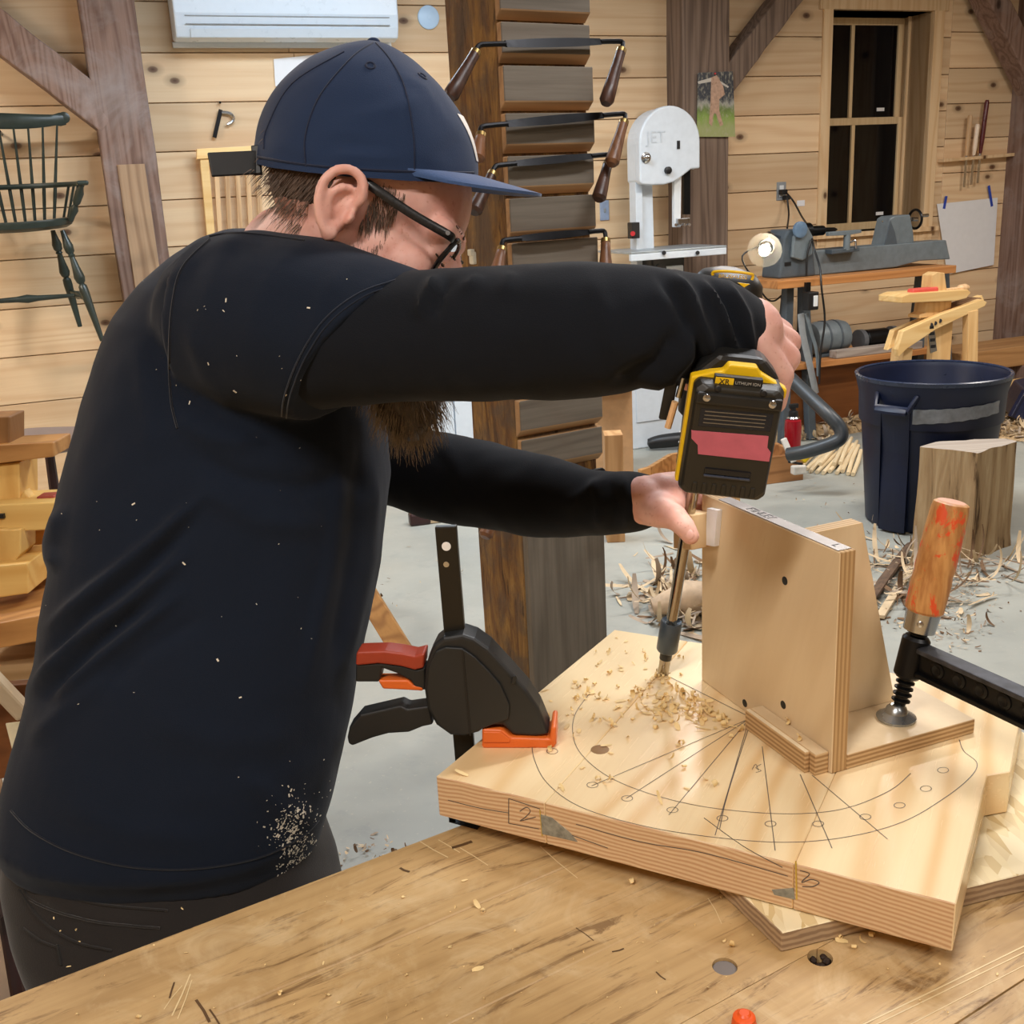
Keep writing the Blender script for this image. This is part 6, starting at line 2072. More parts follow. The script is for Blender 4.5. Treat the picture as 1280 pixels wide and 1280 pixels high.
# yellow foot between the handle and the battery
ft_o = [(-BW - .003, -BL * .9), (BW * .9, -BL * .9), (BW + .002, BL - .004), (BW * .72, BL + .006), (BW * .45, BL + .008), (BW * .36, BL + .018), (-BW * .30, BL + .018), (-BW * .38, BL + .008), (-BW * .66, BL + .005), (-BW - .003, BL - .001)]
MB().prism([bp3(s_, a_, -.017) for s_, a_ in [(-BW - .0025, -BL * .9), (-BW + .004, -BL * .9), (-BW + .004, BL - .01), (BW - .004, BL - .012), (BW + .003, BL - .012), (BW + .003, BL - .004), (BW * .72, BL + .002), (BW * .45, BL + .007), (BW * .34, BL + .012), (-BW * .28, BL + .012), (-BW * .38, BL + .006), (-BW * .66, BL + .004), (-BW - .0025, BL - .001)]], -dh * .012).build('yellow_foot', M_yel2, drill, bevel=.0015)
MB().prism([bp3(s_, a_, -.0295) for s_, a_ in [(-BW * .95, -BL * .8), (BW * .95, -BL * .8), (BW * .95, BL), (BW * .5, BL + .016), (-BW * .5, BL + .016), (-BW * .95, BL)]], -dh * .03).build('foot_shell', M_dblk, drill, bevel=.005)
# details on the face that looks at the camera
def face(name, o, h0_, h1_, mat, bevel=.0006, lab=None):
    return MB().prism([bp3(s_, a_, h0_) for s_, a_ in o], dh * (h1_ - h0_)).build(name, mat, bat, bevel=bevel, label=lab)
face('top_bar', [(-BW * .95, BL * .66), (BW * .95, BL * .66), (BW * .95, BL * .86), (-BW * .95, BL * .86)], -.003, .0025, M_dblk, .002)
for s_ in (-BW * .72, BW * .72):
    MB().lathe(bp3(s_, BL * .78, .002), dh, [(0, .0034), (.0018, .003), (.0026, .0014)], 14).build('rivet', M_steel, bat, smooth=True)
MB().lathe(bp3(-BW * .5, BL * .92, -.003), dh, [(0, .003), (.003, .0028), (.004, .001)], 12).build('screw', M_black, bat, smooth=True)
MB().lathe(bp3(BW * .5, BL * .92, -.003), dh, [(0, .003), (.003, .0028), (.004, .001)], 12).build('screw', M_black, bat, smooth=True)
face('pink_label', [(-BW * .93, BL * .18), (BW * .78, BL * .22), (BW * .80, BL * .02), (BW * .9, -BL * .06), (BW * .9, -BL * .22), (-BW * .70, -BL * .22), (-BW * .74, -BL * .06), (-BW * .9, BL * .04)], -.001, .0006, M_pink, 0, 'pink tape label')
face('spec_label', [(-BW * .8, BL * .27), (BW * .8, BL * .3), (BW * .8, BL * .6), (-BW * .8, BL * .57)], -.001, .0004, plain('label_film', '1d1d22', .25), 0)
for i in range(4):
    a_ = BL * (.33 + .065 * i)
    face('print_line', [(-BW * .7, a_), (BW * .65, a_ + .001), (BW * .65, a_ + .0018), (-BW * .7, a_ + .0008)], .0003, .0006, plain('faint_print', '6a6152', .5) if 'faint_print' not in bpy.data.materials else bpy.data.materials['faint_print'], 0)
face('slot', [(-BW * .5, -BL * .56), (BW * .55, -BL * .56), (BW * .55, -BL * .44), (-BW * .5, -BL * .44)], -.002, .0012, plain('slot_dark', '0f1218', .25), .001)
face('slot_ledge', [(-BW * .5, -BL * .6), (BW * .55, -BL * .6), (BW * .55, -BL * .56), (-BW * .5, -BL * .56)], -.002, .0022, plain('slot_grey', '3c4250', .3), .0008)
for i in range(7):
    s_ = -BW * .66 + BW * 1.32 * i / 6
    face('end_rib', [(s_ - .0022, -BL * .92), (s_ + .0022, -BL * .92), (s_ + .0018, -BL * .72), (s_ - .0018, -BL * .72)], -.004, .0012, bpy.data.materials['battery_black'], .001)
# voltage tag on the yellow foot
tg = bp3(-.002, BL + .0008, -.010)
MB().box(tg, ds * .019, da * .0045, dh * .0035).build('tag_plate', M_dblk, drill, bevel=.0006)
MB().box(tg + dh * .0036 - ds * .011, ds * .0072, da * .0034, dh * .0003).build('tag_patch', M_yel2, drill)
text('lettering', 'XR', tg + dh * .0041 - ds * .011, ds, da, .0062, M_dblk, drill)
text('lettering', 'LITHIUM ION', tg + dh * .0037 + ds * .0075, ds, da, .0034, plain('grey_letters', 'a8a49a', .5), drill)
# belt hook with a spare bit on the left of the foot
b0, b1 = bp3(-BW - .014, BL * .85, -.05), bp3(-BW - .016, -BL * .05, -.05)
MB().bar(b0, b1, .010, .004, dh).build('belt_hook', M_dblk, drill, bevel=.0012)
MB().cyl(bp3(-BW - .006, BL * .8, -.04), bp3(-BW - .008, BL * .45, -.04), .0028, 10).build('bit_holder', M_steel, drill, smooth=True)
MB().cyl(bp3(-BW - .010, BL * .36, -.04), bp3(-BW - .013, -BL * .12, -.04), .003, 10).build('pencil_stub', plain('pencil_wood', 'e2b98a', .5), drill, smooth=True, label='pale pencil stub')

# the drill's own work light, aimed at the bit
lq = hx0 + dh * .045 - da * .062
MB().lathe(lq, (T0 - lq), [(0, .004), (.002, .0045), (.003, .003)], 12).build('led_lens', plain('led_white', 'f4f6ff', .2), drill, smooth=True)
sp_l = bpy.data.lights.new('drill_led', 'SPOT')
sp_l.energy, sp_l.color, sp_l.spot_size, sp_l.spot_blend, sp_l.shadow_soft_size = 0.7, (1.0, .97, .92), math.radians(46), .8, .004
so_ = bpy.data.objects.new('drill_led', sp_l)
so_.rotation_euler = (T0 - lq).to_track_quat('-Z', 'Y').to_euler()
so_.location = lq + (T0 - lq).normalized() * .006
COL.objects.link(so_)
# ================================================================== the man
hipc = at(218, 1090, 1.14)
man = thing('person', 'man in navy cap, glasses and dark t-shirt leaning over and holding the drill', 'person', Vector((hipc.x, hipc.y, 0)))
def fabric(name, col, col2, sc=900, rough=.92, fuzz=.25):
    k = NT(name)
    tc = k.n('ShaderNodeTexCoord').outputs['Object']
    n1 = k.noise(tc, 7, 4)
    n2 = k.noise(tc, sc, 2)
    c = k.mix(k.math('MULTIPLY', k.math('ADD', n1, n2), .5), col, col2)
    k.bump(n2, .35, .0008)
    k.set(c, rough, 0, .25)
    k.b.inputs['Sheen Weight'].default_value = fuzz
    k.b.inputs['Sheen Roughness'].default_value = .5
    return k.m
M_shirt = fabric('navy_jersey', '09121f', '0f1b2d', fuzz=.06)
M_sleeve = fabric('black_jersey', '060a11', '0c121c', fuzz=.06)
M_trouser = fabric('charcoal_canvas', '2a2624', '1d1a19', 600, fuzz=.15)
M_cap = fabric('navy_twill', '192945', '223555', 1100, fuzz=.15)
M_brim = fabric('blue_brim', '2c4166', '4b6490', 500, fuzz=.25)
k = NT('skin')
tck = k.n('ShaderNodeTexCoord').outputs['Object']
c_ = k.ramp(k.noise(tck, 28, 4), [(.3, 'd3998a'), (.55, 'e2b0a3'), (.75, 'ebbfb2')])
c_ = k.mix(k.ramp(k.noise(tck, 240, 3), [(.6, 0.0), (.72, .4)]), c_, 'b06a58')
k.bump(k.noise(tck, 420, 3), .12, .0006)
k.set(c_, .5, 0, .4)
k.b.inputs['Subsurface Weight'].default_value = .12
k.b.inputs['Subsurface Radius'].default_value = (.012, .004, .002)
k.b.inputs['Subsurface Scale'].default_value = .5
M_skin = k.m
M_scalp = plain('scalp_hair', '3b2a20', .7, var=.3, scale=120)
M_hair = plain('brown_hair', '57412f', .5, var=.35, scale=60)
M_beard = plain('brown_beard', '3a3029', .5, var=.4, scale=70)
M_frame = plain('black_acetate', '111113', .25)

# ---- head frame: origin between the ears
PH = math.radians(28)
HF = (RGT * math.cos(PH) - UPV * math.sin(PH) + FWD * .06).normalized()
HLt = (FWD - FWD.dot(HF) * HF).normalized()          # towards the far ear
HU = HLt.cross(HF).normalized()
if HU.z < 0:
    HU = -HU
HO = at(430, 270, .975) + HLt * .076
HS = 1.05
def hd(f, l, u):
    """head coordinates: forward, lateral (negative = near side), up"""
    return HO + (HF * f + HLt * l + HU * u) * HS
def he(q, c, r, nu=20, nv=14):
    q.ell(hd(*c), HF * r[0] * HS, HLt * r[1] * HS, HU * r[2] * HS, nu, nv)

skin = MB()
he(skin, (-.006, 0, .05), (.099, .0745, .085), 28, 20)
he(skin, (.032, 0, .0), (.066, .060, .085), 24, 18)
he(skin, (.048, 0, -.055), (.047, .050, .045))
he(skin, (.080, 0, -.088), (.02, .024, .02))
for s_ in (-1, 1):
    skin.cap(hd(.088, s_ * .008, .040), hd(.078, s_ * .046, .036), .012 * HS, .012 * HS)
    he(skin, (.062, s_ * .042, -.006), (.026, .018, .022))
    he(skin, (.104, s_ * .0125, -.016), (.011, .0075, .009))
    skin.cap(hd(.012, s_ * .058, -.045), hd(.06, s_ * .035, -.085), .016 * HS, .014 * HS)
    # eyelids
    he(skin, (.0805, s_ * .032, .020), (.0118, .0145, .0112))
skin.cap(hd(.090, 0, .030), hd(.117, 0, -.008), .0085 * HS, .012 * HS)
he(skin, (.097, 0, -.043), (.011, .023, .006))
he(skin, (.094, 0, -.055), (.011, .02, .0065))
# ears
for s_ in (-1, 1):
    def er(f, u, o):
        return hd(-.006 + (f + .006) * .92, s_ * (.071 + o), .006 + (u - .006) * .92)
    q_ = skin
    q_.ell(er(-.008, .006, .002), (HF * .016 - HU * .004) * HS, HLt * .007, HU * .027 * HS, 14, 10)
    hel = [(.006, .010, .006), (.010, .022, .012), (.004, .034, .015), (-.008, .038, .017), (-.020, .032, .019), (-.0265, .018, .02), (-.025, .002, .019), (-.018, -.012, .016), (-.009, -.021, .013), (-.001, -.024, .010)]
    pts = smooth_path([er(*h) for h in hel], 4)
    for i in range(len(pts) - 1):
        q_.cap(pts[i], pts[i + 1], .0048 * HS, .0048 * HS, 8)
    ant = smooth_path([er(*h) for h in ((-.004, .024, .010), (-.013, .018, .014), (-.0165, .004, .014), (-.011, -.008, .012))], 4)
    for i in range(len(ant) - 1):
        q_.cap(ant[i], ant[i + 1], .0042 * HS, .0042 * HS, 8)
    q_.ell(er(-.003, -.022, .009), HF * .0085 * HS, HLt * .005, HU * .009 * HS, 12, 8)
    q_.ell(er(.0085, -.001, .009), HF * .004 * HS, HLt * .006, HU * .0075 * HS, 10, 8)
    q_.ell(er(-.012, -.002, .004), HF * .013 * HS, HLt * .006, HU * .02 * HS, 12, 8)
# neck and trunk core
neck0 = at(345, 330, 1.16)
skin.cap(hd(-.010, 0, -.01), at(366, 325, 1.13), .055, .058, 22)
skin.cap(hd(.01, 0, -.03), at(385, 345, 1.13), .052, .056, 20)
skin.cap(at(322, 430, 1.18), at(270, 640, 1.17), .10, .12, 22)
skin.cap(at(270, 640, 1.17), at(225, 1000, 1.14), .12, .105, 22)
near_arm = [(300, 315, 500, 1.02), (400, 335, 512, .985), (470, 338, 505, .965), (540, 340, 501, .945), (620, 334, 500, .925), (700, 328, 499, .91), (760, 328, 494, .902), (810, 332, 482, .90), (860, 341, 472, .902), (892, 350, 470, .905), (918, 360, 466, .909), (935, 371, 458, .912), (943, 384, 448, .914)]
far_arm = [(370, 430, 590, 1.39), (420, 490, 636, 1.37), (490, 528, 632, 1.33), (550, 540, 650, 1.30), (610, 553, 662, 1.26), (680, 570, 672, 1.20), (740, 586, 670, 1.15), (790, 588, 664, 1.115), (818, 594, 656, 1.10)]
def arm_pts(lst):
    c = [at(x, (a + b) / 2, d) for x, a, b, d in lst]
    r = [(b - a) / 2 * d / F_PX for x, a, b, d in lst]
    return c, r
nc, nr = arm_pts(near_arm)
fc, fr_ = arm_pts(far_arm)
for c, r in ((nc, nr), (fc, fr_)):
    for i in range(len(c) - 1):
        skin.cap(c[i], c[i + 1], min(r[i] * .72, .05), min(r[i + 1] * .72, .05), 16)
skin.cap(at(345, 400, 1.18), nc[0], .075, .06, 18)
skin.cap(at(345, 400, 1.18), fc[0], .075, .06, 18)

# ---- right hand on the drill handle
def dp(a_, s_, h_):
    """drill frame around the handle root: along the bit, sideways, towards the battery"""
    return hx0 + da * a_ + ds * s_ + dh * h_
wr = at(936, 414, .913)
skin.cap(nc[-2], wr, .030, .030, 16)
HB = HL * .42
kn = []
for i, (h_, a_, s_) in enumerate(((HB - .030, .026, .047), (HB - .010, .024, .051), (HB + .011, .016, .049), (HB + .030, .006, .044))):
    kn.append(dp(a_, s_, h_))
# back of the hand: metacarpals from the wrist to each knuckle
for i, p in enumerate(kn):
    w0 = wr + dh * (-.018 + .012 * i) + UPV * (.006 - .004 * i)
    skin.cap(w0, p, .018, .0135 if i < 3 else .012, 14)
    if i < 3:
        skin.cap(w0.lerp(p, .35), kn[i + 1].lerp(w0, .4), .015, .014, 12)
    skin.ell(p, ds * .0125, da * .012, dh * .011, 12, 8)
    h_ = (p - hx0).dot(dh)
    L_ = (1.0, 1.06, 1.0, .84)[i]
    j1_ = dp(-.022 * L_, .044, h_ + .002)
    j2_ = dp(-.036 * L_, .014, h_ + .004)
    j3_ = dp(-.032 * L_, -.010, h_ + .005)
    skin.cap(p, j1_, .0112, .0100, 12)
    skin.cap(j1_, j2_, .0100, .0092, 12)
    skin.cap(j2_, j3_, .0092, .0080, 12)
# thumb around the left of the handle
tb_ = [wr + RGT * -.018 + dh * -.03 + UPV * -.008, dp(.012, -.026, HB - .04), dp(-.008, -.030, HB - .036), dp(-.028, -.026, HB - .032)]
for i, r in enumerate(((.017, .0135), (.0128, .0115), (.0115, .0095))):
    skin.cap(tb_[i], tb_[i + 1], r[0], r[1], 12)

# ---- left hand holding the guide block, thumb over the rod
wl_ = at(806, 626, 1.10)
skin.cap(fc[-2], wl_, .027, .027, 16)
skin.ell(at(826, 626, 1.095), RGT * .027, UPV * .029, FWD * .017, 16, 12)
skin.ell(at(824, 637, 1.08), RGT * .023, UPV * .019, FWD * .016, 16, 12)
skin.ell(at(840, 618, 1.10), RGT * .018, UPV * .022, FWD * .014, 16, 12)
th_ = [at(826, 640, 1.072), at(843, 646, 1.058), at(855, 658, 1.052), at(863, 670, 1.051)]
for i, r in enumerate(((.0165, .0135), (.0130, .0112), (.0112, .0093))):
    skin.cap(th_[i], th_[i + 1], r[0], r[1], 14)
skin.ell(th_[2], RGT * .0118, UPV * .011, FWD * .0112, 12, 8)
for i, (y, L_) in enumerate(((601, 1.0), (613, 1.06), (626, 1.0), (638, .84))):
    m0_ = at(848, y, 1.115)
    m1_ = at(848 + 34 * L_, y + 8, 1.150)
    m2_ = at(848 + 46 * L_, y + 16, 1.135)
    m3_ = at(848 + 40 * L_, y + 24, 1.122)
    skin.cap(at(822, y + 6, 1.10), m0_, .0135, .0108, 12)
    for a, b, r0_, r1_ in ((m0_, m1_, .0105, .0092), (m1_, m2_, .0092, .0084), (m2_, m3_, .0084, .0074)):
        skin.cap(a, b, r0_, r1_, 12)
body_me = fuse(skin, .0026, 5, 'body', .5)
finish(body_me, [M_skin, M_scalp])
# scalp: where hair grows under the cap, at the nape and down the sideburn
co = coords(body_me)
rel = (co - np.array(HO)) / HS
fF, fL, fU = rel @ np.array(HF), rel @ np.array(HLt), rel @ np.array(HU)
pc = np.array([np.mean([0])])
vm = (((fU > .062) & (fF < -.005)) | ((fF < -.022) & (fU > -.004 + .15 * (fF + .06))) ) & (fU < .2) & (np.abs(fL) < .082) & (fF > -.100) & (fF < .06) & ~((np.abs(fL) > .0735) & (fF > -.03) & (fF < .02) & (fU < .045))
vs = vm.astype(np.int32)
lo = np.empty(len(body_me.loops), dtype=np.int32)
body_me.loops.foreach_get('vertex_index', lo)
st_ = np.empty(len(body_me.polygons), dtype=np.int32)
body_me.polygons.foreach_get('loop_start', st_)
body_me.polygons.foreach_set('material_index', vs[lo[st_]])
body = link('body', body_me, man)
bsurf = Surf(body_me)
# thumb nail
np_, nn_ = bsurf.hit(861, 668)
if np_:
    q = MB()
    tdir = (th_[3] - th_[2]).normalized()
    sdir = tdir.cross(nn_).normalized()
    q.ell(np_ - nn_ * .0012, tdir * .0058, sdir * .0048, nn_ * .0017, 14, 8)
    q.build('thumb_nail', plain('nail', 'e3b3a8', .3, var=.03), body, smooth=True)
# eyes
for s_ in (-1, 1):
    c = hd(.0812, s_ * .032, .0185)
    q = MB().ell(c, HF * .0110, HLt * .0108, HU * .0108, 18, 12)
    e = q.build('eye', plain('eye_white', 'e6ddd4', .25, var=.02) if 'eye_white' not in bpy.data.materials else bpy.data.materials['eye_white'], body, smooth=True)
    MB().ell(c + (HF * .8 - HU * .4).normalized() * .0082, HF * .0045, HLt * .0055, HU * .0055, 14, 8).build('iris', plain('iris', '3b2a1e', .2) if 'iris' not in bpy.data.materials else bpy.data.materials['iris'], e, smooth=True)
    q = MB()
    lash = MB()
    lash.tube(smooth_path([hd(.0845, s_ * .020, .0115), hd(.0925, s_ * .028, .0105), hd(.0905, s_ * .038, .0115), hd(.083, s_ * .0455, .0145)], 5), .0009, 5)
    lash.build('eyelashes', M_hair, body, smooth=True)
    for _ in range(34):
        t = rnd(0, 1)
        a = hd(.097 - .018 * t ** 1.6, s_ * (.012 + .036 * t), .040 + .005 * math.sin(t * 3) + rnd(-.003, .003))
        d = (HLt * s_ * .9 + HU * rnd(-.1, .4) + HF * .1).normalized()
        q.tube([a, a + d * .004, a + d * .007 - HU * .001], [.0005, .0004, .0001], 3)
    q.build('eyebrow', M_hair, man)['kind'] = 'stuff'

# ---- hair and beard: loose strands
def strand(q, p, d, L, r, grav, curl, seg=6):
    pts, rr = [Vector(p)], [r]
    u = Vector(d).normalized()
    ph_, ax = rnd(0, 6.28), Vector((rnd(-1, 1), rnd(-1, 1), rnd(-1, 1))).normalized()
    for i in range(seg):
        u = (u + Vector((0, 0, -grav)) + ax * curl * math.sin(ph_ + i * 1.5)).normalized()
        pts.append(pts[-1] + u * L / seg)
        rr.append(r * (1 - .75 * (i + 1) / seg))
    q.tube(pts, rr, 3, False)
def head_hit(f, u, side=-1):
    o = hd(f, side * .25, u)
    o = hd(f, side * .088, u)
    h = bsurf.b.ray_cast(o, HLt * -side, .09)
    return (h[0], h[1]) if h[0] is not None else (None, None)
q = MB()
for _ in range(2600):
    f, u = rnd(-.115, -.012), rnd(-.03, .075)
    if u < -.016 - .3 * (f + .06) + rnd(-.008, .006) or (f > -.034 and u < .046):
        continue
    p, n_ = head_hit(f, u, -1 if random.random() < .7 else 1)
    if p is None:
        continue
    d = (-HU * .9 - HF * .3 + n_ * .16 + Vector((rnd(-.12, .12), rnd(-.12, .12), 0)))
    strand(q, p - n_ * .001, d, rnd(.009, .018), .0004, .10, .06, 4)
# tufts at the back edge of the cap and the sideburns
for _ in range(110):
    p = hd(-.100 + rnd(-.006, .004), rnd(-.035, .05), rnd(.0, .06))
    strand(q, p, -HF * .4 - HU * rnd(.5, 1), rnd(.008, .015), .0005, .1, .08, 4)
for _ in range(1000):
    f, u = rnd(.013, .037), rnd(-.05, .047)
    p, n_ = head_hit(f, u)
    if p is not None:
        strand(q, p - n_ * .001, -HU + HF * .3 + n_ * .12, rnd(.007, .014), .00038, .1, .1, 4)
hair = q.build('hair', M_hair, man, smooth=True)
hair['kind'] = 'stuff'
bc = [hd(.060, 0, -.085), at(505, 440, 1.06), at(510, 495, 1.055), at(514, 522, 1.05)]
core = MB()
for i, (a, b) in enumerate(((.040, .038), (.038, .036), (.036, .024))):
    core.cap(bc[i], bc[i + 1], a, b, 16)
bme = fuse(core, .006, 4, 'beard')
ripple(bme, .006, 60)
beard = link('beard', finish(bme, M_beard), man)
bb_ = BVHTree.FromPolygons([v.co.copy() for v in bme.vertices], [tuple(p.vertices) for p in bme.polygons])
q = MB()
vsb = [v.co.copy() for v in bme.vertices]
nsb = [v.normal.copy() for v in bme.vertices]
for _ in range(2200):
    i = random.randrange(len(vsb))
    strand(q, vsb[i] - nsb[i] * .003, nsb[i] * .7 + Vector((rnd(-.3, .3), rnd(-.3, .3), -.9)), rnd(.014, .036), .00045, .10, .55, 9)
for _ in range(900):
    f, u = rnd(.012, .085), rnd(-.105, -.03)
    if u > -.045 - (f - .02) * .7 + .02 or random.random() < .1:
        pass
    if f > .045 and u > -.062:
        continue
    p, n_ = head_hit(f, u)
    if p is not None:
        strand(q, p - n_ * .001, -HU * .7 + HF * .3 + n_ * .35, rnd(.012, .03), .00055, .1, .25, 5)
b2 = q.build('beard_strands', plain('light_beard_hair', '786b5b', .45, var=.5, scale=90), beard, smooth=True)
b2['kind'] = 'stuff'

# ---- t-shirt
tor = [(1040, 10, 404, 1.135, .124), (1022, 8, 408, 1.135, .132), (1000, 9, 414, 1.135, .148), (900, 38, 438, 1.14, .160), (800, 64, 455, 1.15, .168), (700, 78, 474, 1.16, .174), (600, 90, 486, 1.17, .180), (500, 119, 478, 1.18, .186), (440, 139, 462, 1.185, .186), (390, 160, 445, 1.185, .178), (350, 190, 425, 1.18, .155), (318, 224, 405, 1.17, .12), (296, 258, 385, 1.16, .085), (288, 285, 372, 1.155, .06)]
def tor_ring(y, l, r, d, b, n=56, e=2.3, shrink=0.0):
    c = at((l + r) / 2, y, d)
    a = (r - l) / 2 * d / F_PX - shrink
    b = b - shrink
    tiltv = RGT.copy()
    out = []
    for j in range(n):
        t = 2 * math.pi * j / n
        ct, s_ = math.cos(t), math.sin(t)
        out.append(c + tiltv * a * math.copysign(abs(ct) ** (2 / e), ct) + Vector((0, 1, 0)) * b * math.copysign(abs(s_) ** (2 / e), s_))
    return out
shirt = MB()
shirt.rings([tor_ring(*t) for t in tor])
def tilt_ring(c, ax, r, tilt, n=36, e=1.0):
    up = (UPV - UPV.dot(ax) * ax).normalized()
    sd = ax.cross(up).normalized()
    return [c + up * r * math.cos(t) + sd * r * e * math.sin(t) + ax * tilt * math.cos(t) for t in [2 * math.pi * j / n for j in range(n)]]
axn = (nc[3] - nc[0]).normalized()
sl_r = [(at(275, 405, 1.06), .088, .0), (at(330, 405, 1.03), .090, .0), (at(385, 412, 1.0), .085, .02), (at(425, 425, .985), .078, .042), (at(458, 437, .973), .0715, .062)]
shirt.rings([tilt_ring(c, axn, r, t) for c, r, t in sl_r])
axf = (fc[3] - fc[0]).normalized()
shirt.rings([tilt_ring(c, axf, r, 0) for c, r in ((at(330, 400, 1.30), .085), (at(375, 470, 1.36), .083), (at(410, 530, 1.37), .078), (at(450, 560, 1.355), .074))])
shirt.cap(at(335, 375, 1.17), at(290, 400, 1.06), .075, .08, 20)
shirt.cap(at(335, 375, 1.17), at(350, 410, 1.31), .075, .075, 20)
sme = fuse(shirt, .0042, 6, 't_shirt')
F_ = [([(50, 795), (123, 734), (193, 676), (265, 610)], .010, 9), ([(28, 875), (94, 805), (164, 752), (240, 685)], .011, 9), ([(66, 875), (135, 816), (235, 735)], .009, 9), ([(80, 630), (62, 680), (68, 715)], .007, 9), ([(30, 930), (90, 880), (150, 840)], .004, 12),
      ([(40, 838), (108, 770), (180, 715), (250, 648)], -.007, 8), ([(48, 880), (115, 812), (200, 745)], -.007, 7), ([(110, 875), (180, 815), (260, 765)], -.004, 11),
      ([(470, 560), (462, 700), (430, 850)], .005, 9), ([(452, 540), (440, 690), (410, 860)], -.004, 9), ([(430, 560), (415, 700), (375, 880)], .004, 10),
      ([(230, 560), (300, 600), (380, 610), (450, 590)], -.006, 14), ([(240, 600), (320, 650), (420, 660)], .005, 16), ([(215, 520), (260, 545), (330, 560)], .004, 12),
      ([(300, 960), (350, 1010), (395, 1030)], .004, 14), ([(60, 1000), (160, 1040), (280, 1050)], .003, 18), ([(180, 900), (280, 930), (380, 920)], .003, 22),
      ([(170, 420), (185, 500), (190, 580)], .003, 14), ([(235, 400), (260, 470), (300, 520)], .003, 12), ([(430, 330), (400, 380), (375, 450)], .002, 10), ([(200, 360), (255, 315), (300, 297)], .002, 8)]
folds(sme, F_)
ripple(sme, .0028, 9, 3.0)
ripple(sme, .0012, 26, 8.0)
tsh = link('t_shirt', finish(sme, M_shirt), man, label='navy short-sleeved t-shirt')
ssurf = Surf(sme)
def seam(name, pl, r, mat, par, surf, lift=.0004, sm=6):
    pts = []
    P2 = smooth_path([Vector((x, y, 0)) for x, y in pl], sm)
    for p in P2:
        h, n_ = surf.hit(p.x, p.y, lift)
        if h is not None and (not pts or (h - pts[-1]).length < .06):
            pts.append(h)
    if len(pts) > 2:
        return MB().tube(pts, r, 5).build(name, mat, par, smooth=True)
M_seam = fabric('seam_thread', '0b0f17', '101724')
M_stitch = fabric('stitch_thread', '141c2b', '1b2536')
seam('shoulder_seam', [(262, 300), (228, 335), (216, 380), (212, 440), (214, 500), (222, 535)], .0013, M_seam, tsh, ssurf)
seam('sleeve_stitch', [(508, 346), (450, 366), (405, 400), (375, 445), (357, 490), (352, 520)], .0008, M_stitch, tsh, ssurf)
seam('sleeve_stitch', [(515, 349), (456, 370), (411, 404), (381, 448), (363, 492), (358, 522)], .0008, M_stitch, tsh, ssurf)
hem_ = [(14, 1030), (40, 1056), (90, 1082), (160, 1100), (240, 1103), (320, 1090), (375, 1064), (398, 1042)]
seam('hem_stitch', [(x, y - 17) for x, y in hem_], .0012, M_seam, tsh, ssurf)
q = MB()
for cx, cy, sx_, sy_, n_ in ((370, 1052, 13, 26, 240), (376, 1075, 8, 10, 70), (360, 1030, 10, 16, 60), (376, 1045, 22, 40, 120), (250, 700, 130, 200, 40), (330, 420, 90, 50, 16)):
    for _ in range(n_):
        h, n2 = ssurf.hit(random.gauss(cx, sx_), random.gauss(cy, sy_), .0002)
        if h is None:
            continue
        t = n2.orthogonal().normalized()
        t = Quaternion(n2, rnd(0, 6.28)) @ t
        L_ = random.choice((.0004, .0006, .0008, .0016)) * rnd(.7, 1.2)
        q.box(h, t * L_, n2.cross(t) * L_ * rnd(.25, .6), n2 * .00025)
o = q.build('wood_dust', plain('pale_dust', 'd9d3c4', .8), tsh, label='pale wood dust clinging to the shirt')
o['kind'] = 'stuff'
seam('collar_seam', [(262, 296), (285, 292), (310, 292), (345, 296), (380, 301)], .0011, M_seam, tsh, ssurf)

# ---- black long sleeves
def sleeve(lst, name, start, fl, seed):
    c, r = arm_pts(lst)
    c, r = c[start:], r[start:]
    cs_ = smooth_path(c, 12)
    rs_ = [p.x for p in smooth_path([Vector((x, 0, 0)) for x in r], 12)]
    rs_[-1] *= 1.04
    q = MB()
    q.tube(cs_ + [cs_[-1] - (cs_[-1] - cs_[-4]).normalized() * .004], rs_ + [rs_[-1] * .8], 64, flat=UPV)
    me = q.mesh(name, M_sleeve, True)
    folds(me, fl)
    ripple(me, .0022, 14, seed)
    ripple(me, .0012, 40, seed + 5)
    return link(name, me, man, label='black long sleeve', smooth=True, angle=60)
NL = [([(838, 336), (862, 372), (882, 420), (892, 458)], 0.0077, 7), ([(820, 334), (846, 372), (866, 420), (878, 464)], -0.0056, 7), ([(872, 344), (900, 385), (918, 430), (922, 462)], 0.0070, 6), ([(888, 348), (912, 388), (930, 440)], -0.0049, 5), ([(905, 348), (932, 395), (942, 450)], 0.0056, 6),
      ([(800, 486), (835, 470), (860, 440), (868, 400)], 0.0084, 9), ([(835, 480), (850, 482), (872, 470)], 0.0098, 8), ([(760, 485), (820, 450), (848, 410)], -0.0056, 9), ([(548, 345), (532, 372), (522, 400)], 0.0070, 7), ([(565, 345), (548, 372), (540, 398)], -0.0056, 6), ([(600, 345), (580, 365)], 0.0042, 6), ([(640, 338), (630, 372)], 0.0028, 8), ([(735, 335), (760, 400), (770, 450)], 0.0028, 14)]
sleeve(near_arm, 'sleeve', 1, NL, 2.0)
FL = [([(740, 596), (750, 630), (748, 664)], .004, 6), ([(760, 592), (768, 630), (764, 664)], -.003, 5), ([(778, 590), (788, 630), (784, 662)], .0045, 6), ([(800, 592), (808, 625), (803, 660)], .003, 5), ([(700, 640), (740, 610), (765, 595)], .003, 8), ([(545, 548), (570, 580), (580, 620)], .003, 9), ([(520, 545), (540, 560)], .004, 6)]
sleeve(far_arm, 'sleeve', 0, FL, 6.0)
